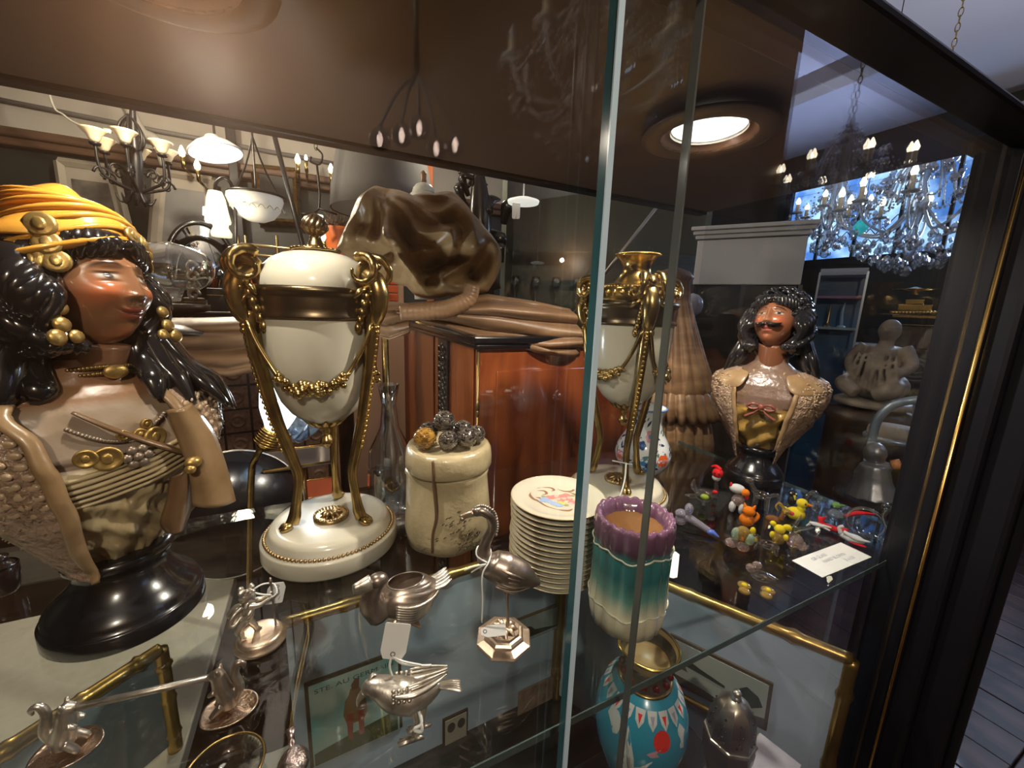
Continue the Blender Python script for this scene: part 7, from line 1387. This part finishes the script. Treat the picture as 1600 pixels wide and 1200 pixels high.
# ================================================================== far right of the shop
M['crystal'] = mat('cut_crystal', (.72, .78, .86), .08, .0, trans=.55, coat=1.0, spec=.8)
M['crystal_d'] = glass('crystal_drop', (.80, .84, .90), 3.0, .05, .16)
drop_mb = MB(); drop_mb.lathe([(0, -.030), (.008, -.024), (.013, -.012), (.010, 0), (.003, .008), (.0, .010)], 8)
drop_me = {}
def crystals(t, pts, nm, mt, sc=1.0):
    for p in pts:
        if nm not in drop_me: o = ob(nm, drop_mb, mt, t, smooth=False); drop_me[nm] = o.data
        else: o = link(nm, drop_me[nm], t)
        o.location = tuple(p); o.scale = (sc*RN.uniform(.7, 1.2),)*3; o.rotation_euler = (RN.uniform(-.2, .2), RN.uniform(-.2, .2), RN.uniform(0, 3))
def chandelier(q, label, R1, H, n_arm, n_drop, seed, lit=True):
    rr = random.Random(seed); t = thing('crystal_chandelier', label, 'chandelier', tuple(q), rr.uniform(0, 1), 'crystal chandeliers')
    m = MB(); m.lathe([(0, -H*.45), (.015, -H*.42), (.03, -H*.32), (.012, -H*.2), (.035, 0), (.012, H*.15), (.03, H*.3), (.008, H*.5), (.004, H*.55)], 18); ob('column', m, M['crystal'], t)
    chain(t, H*.55, ZC-q[2], M['gold']); pts = []
    for k in range(n_arm):
        a = k*2*PI/n_arm; d = np.array([math.cos(a), math.sin(a), 0]); m = MB(); m.tube([d*.03+[0, 0, -.02], d*R1*.4+[0, 0, -H*.22], d*R1*.85+[0, 0, -H*.16], d*R1+[0, 0, -H*.02]], .006, 7, sm=5); m.lathe([(0, 0), (.03, .004), (.036, .012), (.012, .008), (0, .008)], 12, M=xf(d*R1+[0, 0, -H*.02])); m.tube([d*R1*.4+[0, 0, H*.0], d*R1*.3+[0, 0, H*.25], d*.02+[0, 0, H*.42]], .005, 6, sm=4); ob('arm', m, M['crystal'], t)
        m = MB(); m.tube([d*R1+[0, 0, -H*.01], d*R1+[0, 0, H*.10]], .011, 9); ob('candle', m, mat('ivory_tube', (.62, .55, .42), .5), t)
        m = MB(); m.tube([d*R1+[0, 0, H*.10], d*R1+[0, 0, H*.13], d*R1+[0, 0, H*.18]], [.008, .014, .002], 9, sm=3); ob('candle_bulb', m, M['flame'] if lit else M['crystal'], t)
        for q_ in range(3): b = a+q_*2.1; pts.append(d*R1+np.array([.036*math.cos(b), .036*math.sin(b), -H*.03]))
    for k in range(n_drop):
        a = rr.uniform(0, 2*PI); u = rr.random()
        if u < .5: r = R1*rr.uniform(.25, .98); z = -H*(.18+.30*(1-(r/R1)**2))+rr.uniform(-.02, .02)
        elif u < .8: r = R1*rr.uniform(.08, .75); z = H*(.42-.45*r/R1)+rr.uniform(-.03, .03)
        else: r = R1*rr.uniform(.1, .5); z = -H*rr.uniform(.15, .45)
        pts.append((r*math.cos(a), r*math.sin(a), z))
    crystals(t, pts, 'crystal_drop', M['crystal_d'], 1.0)
    m = MB()
    for k in range(n_arm):
        for s_ in (0, 1):
            a0, a1 = k*2*PI/n_arm, (k+1)*2*PI/n_arm
            for q_ in range(14):
                u = (q_+.5)/14; a = a0+(a1-a0)*u; r = R1*(1 if s_ == 0 else .55); m.ell((r*math.cos(a), r*math.sin(a), (-H*.02 if s_ == 0 else H*.12)-H*.12*math.sin(PI*u)), .0055, nu=6, nv=4)
        for q_ in range(12): u = q_/11; m.ell((R1*(1-u)*math.cos(a0)+.02*math.cos(a0), R1*(1-u)*math.sin(a0)+.02*math.sin(a0), H*(.0+.45*u**1.5)), .0055, nu=6, nv=4)
    ob('bead_swags', m, M['crystal'], t)['kind'] = 'stuff'
    m = MB(); m.ell((0, 0, -H*.52), (.026, .026, .028), None, 10, 7); ob('crystal_ball', m, M['crystal_d'], t, smooth=False); return t
qa = at_x(1437, 318, 2.7); chandelier(qa, 'large crystal chandelier with lit candle bulbs before the blue window, nearest the cabinet post', .31, .62, 10, 290, 3)
qb = at_x(1300, 330, 3.0); chandelier(qb, 'smaller crystal chandelier with candle bulbs, left of the large one, over the glass tower', .19, .5, 6, 80, 4)
qc = np.array([2.35, -.80, 1.02]); chandelier(qc, 'crystal chandelier hanging over the aisle behind the viewer, mirrored in the cabinet door', .26, .55, 8, 130, 6)
qd = np.array([.80, -.74, 1.10]); chandelier(qd, 'crystal chandelier near the added brown partition behind the viewer, faintly mirrored in the glass', .24, .5, 8, 150, 7, False)
# turquoise glass drop hanging from the chandelier
# glass tower case
F = Fr(at_x(1305, 560, 2.45)); t = fthing('glass_tower', 'tall narrow glass display tower with pale top and blue interior, right of the man bust', 'cabinet', F); zb_ = -F.loc[2]-1.1
def PL(x, y, o=0): return F.v(x, y, o)
x0, x1 = F.p(1258, 560)[0], F.p(1330, 560)[0]; z1, z0 = F.p(1300, 425)[1], F.p(1300, 417)[1]+.02; dd = .16; M['blue_lit'] = mat('blue_lit_back', (.025, .08, .17), .3, var=(4, (.05, .16, .30), .8))  # blue light inside the tower painted into the back's colour
m = MB(); m.box(((x0+x1)/2, dd/2, z1), (x1-x0, dd, .035)); ob('top', m, mat('pale_top', (.42, .47, .60), .4), t, smooth=False, bevel=.003)
m = MB(); m.box(((x0+x1)/2, dd, (z1+zb_)/2), (x1-x0, .012, z1-zb_)); ob('back', m, M['blue_lit'], t, smooth=False)
for zz, mt in ((F.p(1300, 464)[1], mat('pink_strip', (.42, .14, .32), .4)), (F.p(1300, 513)[1], M['edge_pale'])): m = MB(); m.box(((x0+x1)/2, dd/2, zz), (x1-x0-.008, dd-.01, .012)); ob('shelf', m, mt, t, smooth=False)
for xx in (x0, x1): m = MB(); m.box((xx, 0, (z1+zb_)/2), (.009, .009, z1-zb_)); ob('corner_bar', m, mat('steel_bar', (.35, .38, .44), .3, .8), t, smooth=False)
m = MB(); m.box(((x0+x1)/2, 0, (z1+zb_)/2), (x1-x0, .004, z1-zb_)); ob('glass_front', m, M['pane'], t, smooth=False); m = MB(); m.box(((x0+x1)/2, dd/2, zb_+.2), (x1-x0, dd, .4)); ob('base', m, M['black'], t, smooth=False)
zz = F.p(1300, 513)[1]+.007
for k, (dx, h_, mt, lab) in enumerate(((-.03, .12, 'gold', 'slim gilt spire ornament on the left of the glass tower shelf'), (.03, .13, 'edge_pale', 'slim pale blue curved ornament on the right of the glass tower shelf'))):
    q = Vector(F.loc)+Matrix.Rotation(F.rot, 3, 'Z')@Vector(((x0+x1)/2+dx, dd*.45, zz)); o = thing('slim_ornament', lab, 'ornament', tuple(q)); m = MB(); m.lathe([(.02, 0), (.018, .006), (.006, .012), (0, .012)], 16); ob('foot', m, M[mt], o); m = MB(); m.tube([(0, 0, .01), (-.012 if k else .004, 0, h_*.6), (0, 0, h_)], [.008, .006, .002], 9, sm=4); ob('stem', m, M[mt], o)
# console table with gilt clock, seated figures
M['statue'] = mat('grey_brown_stone', (.38, .31, .25), .5, var=(18, (.14, .11, .09), .8), bump=(40, .3, .004)); M['stone_pale'] = mat('pale_stone', (.5, .44, .39), .55, var=(20, (.22, .19, .17), .7), bump=(40, .3, .004))
F = Fr(at_x(1430, 545, 2.75)); zt_ = F.p(1430, 545)[1]; t = fthing('console_table', 'dark console table with round carved boss, carrying the gilt casket clock', 'table', F); zb_ = -F.loc[2]-1.1
m = MB(); m.box((0, .15, -.012), (.95, .34, .024)); ob('top', m, M['dark_wood'], t, smooth=False, bevel=.004); m = MB(); m.box((0, .15, -.10), (.9, .3, .15)); ob('apron', m, mat('green_grey_carving', (.11, .12, .10), .5), t, smooth=False, bevel=.004)
m = MB(); 
for r in (.03, .055, .075): m.tube([(.02+r*math.cos(a), -.006, -.10+r*.85*math.sin(a)) for a in np.linspace(0, 2*PI, 24, endpoint=False)], .007, 6, closed=True)
ob('round_boss', m, mat('green_grey_boss', (.14, .15, .13), .5), t)
for sx in (-.42, .42):
    for sy in (.02, .28): m = MB(); m.tube([(sx, sy, -.17), (sx*1.02, sy, (zb_-.17)/2), (sx, sy, zb_)], [.03, .022, .018], 10, sm=3); ob('leg', m, M['dark_wood'], t)
base = np.array(F.loc); RM = Matrix.Rotation(F.rot, 3, 'Z')
def on(x, y, z): return tuple(Vector(base)+RM@Vector((x, y, z)))
F7 = Fr(on(F.p(1430, 545)[0], .1, 0)); t = fthing('gilt_casket', 'gilt casket clock with stepped golden lid and disc finial on the console table', 'clock', F7)
def PL(x, y, o=0): return F7.v(x, y, o)
def bx(pairs, nm, mt, parent=t, bv=.004):
    m = MB()
    for (xa, ya, xb, yb, d) in pairs: a, b = F7.p(xa, ya), F7.p(xb, yb); m.box(((a[0]+b[0])/2, 0, (a[1]+b[1])/2), (abs(b[0]-a[0]), d, abs(a[1]-b[1])))
    return ob(nm, m, mt, parent, smooth=False, bevel=bv)
bx([(1400, 508, 1462, 546, .13)], 'case', M['dark_wood']); bx([(1392, 486, 1468, 492, .17), (1396, 492, 1464, 498, .15), (1392, 506, 1468, 510, .16)], 'cornice', M['gold_hi']); bx([(1404, 476, 1456, 486, .13), (1416, 468, 1444, 476, .10)], 'lid', M['gold_hi'])
m = MB(); c = PL(1430, 454); m.lathe([(0, -.02), (.02, -.018), (.012, -.006), (.09, .002), (.095, .006), (.03, .010), (0, .02)], 28, M=xf(c)); ob('disc_finial', m, M['gold_hi'], t)
m = MB()
for k in range(14): a, b = F7.p(1396+k*5.2, 489); m.ell((a, -.085, b), (.008, .006, .010), nu=8, nv=6)
ob('carved_leaves', m, M['gold_hi'], t)['kind'] = 'stuff'
def seated(nm, lab, q, s, mt, hat=False, rz=0):
    t = thing(nm, lab, 'statue', tuple(q), rz); m = MB()
    m.ell((0, 0, .10*s), (.16*s, .12*s, .10*s)); m.tube([(0, 0, .10*s), (.0, .01*s, .22*s), (.01*s, .0, .34*s)], [.10*s, .11*s, .085*s], 14, sm=4); m.ell((.01*s, -.01*s, .44*s), (.055*s, .06*s, .07*s)); m.tube([(0, 0, .34*s), (.01*s, -.005*s, .40*s)], [.04*s, .035*s], 10)
    for sd in (-1, 1): m.tube([(sd*.09*s, 0, .34*s), (sd*.145*s, -.03*s, .24*s), (sd*.10*s, -.11*s, .18*s)], [.042*s, .036*s, .028*s], 10, sm=4); m.tube([(sd*.07*s, -.02*s, .10*s), (sd*.12*s, -.13*s, .10*s), (sd*.04*s, -.16*s, .05*s)], [.06*s, .055*s, .04*s], 10, sm=4)
    for q_ in range(7): m.tube([(-.09*s+.03*s*q_, -.09*s, .30*s), (-.10*s+.035*s*q_, -.115*s, .2*s), (-.13*s+.045*s*q_, -.12*s, .06*s)], [.008*s, .013*s, .010*s], 7, sm=4)
    if hat: m.ell((.01*s, 0, .50*s), (.06*s, .06*s, .05*s)); m.ell((.01*s, 0, .53*s), (.03*s, .03*s, .03*s))
    m.ell((.01*s, -.065*s, .44*s), (.012*s, .015*s, .014*s)); ob('figure', m, mt, t, fuse=.008*s, fs=5); m = MB(); m.lathe([(0, -.03*s), (.2*s, -.03*s), (.2*s, -.005*s), (.17*s, .01*s), (0, .012*s)], 28); ob('base', m, mt, t); return t
FS1 = Fr(at_x(1365, 625, 2.0)); s1 = FS1.p(1365, 500)[1]/.5; seated('seated_statue', 'squat brown stone seated figure with pleated robe, in front of the gilt casket', FS1.loc, s1, M['statue'], False, FS1.rot-.3)
o = thing('statue_plinth', 'dark round plinth under the squat stone figure', 'plinth', (FS1.loc[0], FS1.loc[1], -1.1)); m = MB(); m.lathe([(0, 0), (.17, 0), (.17, .03), (.14, .05), (.14, FS1.loc[2]+1.1-.09), (.17, FS1.loc[2]+1.1-.05), (0, FS1.loc[2]+1.1-.03*s1)], 28); ob('drum', m, M['dark_wood'], o)
FS2 = Fr(at_x(1478, 520, 2.6)); s2 = FS2.p(1478, 415)[1]/.56; q = on(F.p(1502, 540)[0], .17, .03*s2); seated('robed_statue', 'taller pale stone robed figure with top knot, right of the gilt casket', q, s2*.95, M['stone_pale'], True, FS2.rot+.2)
# bentwood style metal chair
F = Fr(at_x(1395, 690, 1.62)); t = fthing('metal_chair', 'pale blue metal framed chair with cream padded seat, right of the man bust', 'chair', F); zb_ = -F.loc[2]-1.1
def PL(x, y, o=0): return F.v(x, y, o)
M['chair_m'] = mat('pale_blue_metal', (.36, .44, .56), .3, .5); M['cush'] = mat('cream_seat', (.42, .35, .29), .7)
m = MB(); c = PL(1396, 690); a, b = PL(1345, 690), PL(1448, 690); hw = abs(b[0]-a[0])/2; m.lathe([(0, -.012), (hw*.97, -.012), (hw, 0), (hw*.97, .018), (hw*.7, .028), (0, .03)], 36, M=xf((c[0], .12, c[2]))@np.diag([1, .8, 1, 1])); ob('seat', m, M['cush'], t)
m = MB(); m.tube([(c[0]+hw*1.0*math.cos(q), .12+hw*.8*math.sin(q), c[2]-.016) for q in np.linspace(0, 2*PI, 36, endpoint=False)], .009, 8, closed=True); ob('seat_ring', m, M['chair_m'], t)
m = MB(); m.tube([PL(1362, 690, .02), PL(1372, 655, .02), PL(1398, 632, .02), PL(1440, 625, .02), PL(1470, 632, .06), PL(1478, 655, .12), PL(1464, 700, .2)], .013, 9, sm=6); m.tube([PL(1434, 630, .03), PL(1430, 690, .05)], .011, 8); ob('backrest', m, M['chair_m'], t)
for x, o_ in ((1362, .0), (1440, .0), (1370, .24), (1450, .24)): m = MB(); p = PL(x, 690, o_); m.tube([p, (p[0]*1.05, p[1], zb_*.5), (p[0]*1.12, p[1], zb_)], .011, 8, sm=3); ob('leg', m, M['chair_m'], t)
# little silvery figure and white paper on a low stand
F = Fr(at_x(1366, 775, 1.35)); t = fthing('small_angel', 'small silvery angel figure with an orange torch, low behind the clear ring bird', 'figurine', F); zb_ = -F.loc[2]-1.1
def PL(x, y, o=0): return F.v(x, y, o)
m = MB(); m.tube([PL(1362, 775), PL(1364, 750), PL(1366, 725)], [.06, .04, .03], 12, sm=4); m.ell(PL(1367, 708), (.026, .026, .03)); m.tube([PL(1372, 728), PL(1384, 730), PL(1394, 728)], [.016, .014, .01], 9, sm=3); m.tube([PL(1358, 728), PL(1346, 742), PL(1338, 766)], [.018, .02, .006], 9, sm=3); ob('figure', m, mat('dull_silver_fig', (.33, .33, .36), .35, .6), t, fuse=.004, fs=4); m = MB(); m.tube([PL(1394, 727), PL(1408, 725)], .014, 9); ob('torch', m, mat('orange_torch', (.6, .22, .06), .5), t); m = MB(); c = PL(1366, 778); m.lathe([(.09, c[2]), (.09, c[2]-.02), (.03, c[2]-.04), (.03, zb_), (0, zb_)], 20, M=xf((c[0], 0, 0))); ob('stand', m, M['dark_wood'], t)
F = Fr(at_x(1450, 725, 1.5)); t = fthing('white_slip', 'white paper slip tilted on a dark stand beside the cabinet post', 'paper', F); V = [F.p(*p) for p in ((1438, 722), (1460, 716), (1464, 732), (1452, 732))]; m = MB(); m.prism(V, -.001, .001); ob('paper', m, M['paper'], t, smooth=False); zb_ = -F.loc[2]-1.1; m = MB(); m.box((V[3][0], .02, (V[3][1]+zb_)/2), (.05, .03, V[3][1]-zb_)); ob('stand', m, M['dark_wood'], t, smooth=False)
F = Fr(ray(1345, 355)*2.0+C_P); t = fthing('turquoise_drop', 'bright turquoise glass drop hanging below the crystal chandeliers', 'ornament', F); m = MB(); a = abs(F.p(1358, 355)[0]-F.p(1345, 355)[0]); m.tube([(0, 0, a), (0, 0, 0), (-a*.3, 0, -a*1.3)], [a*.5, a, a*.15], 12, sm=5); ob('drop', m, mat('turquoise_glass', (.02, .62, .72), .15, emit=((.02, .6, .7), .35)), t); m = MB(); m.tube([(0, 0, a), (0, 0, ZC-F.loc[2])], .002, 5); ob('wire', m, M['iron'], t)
# smoked globe lamp behind the viewer (seen mirrored in the door)
q = C_P+ray(655, 212)*1.12; q = np.array([q[0], .404-q[1], q[2]]); t = thing('smoked_globe_lamp', 'ceiling lamp of five smoked glass globes behind the viewer, mirrored faintly in the glass door', 'lamp', tuple(q))
for x, y in ((595, 213), (630, 207), (658, 195), (685, 228), (715, 222)):
    p = C_P+ray(x, y)*1.12; p = np.array([p[0], .404-p[1], p[2]])-q; m = MB(); m.ell(p, .032, None, 20, 14); g = ob('globe', m, glass('smoked', (.35, .3, .28), 2.5, .02, .1), t); m = MB(); m.tube([p+[0, 0, -.018], p+[0, 0, 0], p+[0, 0, .018]], [.004, .009, .003], 8, sm=3); ob('bulb', m, emis('filament', (1, .85, .75), 24), g); m = MB(); m.tube([p+[0, 0, .03], p*.5+[0, 0, .12], (0, 0, .16)], .005, 6, sm=3); ob('arm', m, M['iron'], t)
m = MB(); m.tube([(0, 0, .16), (0, 0, ZC-q[2])], .008, 8); ob('rod', m, M['iron'], t)
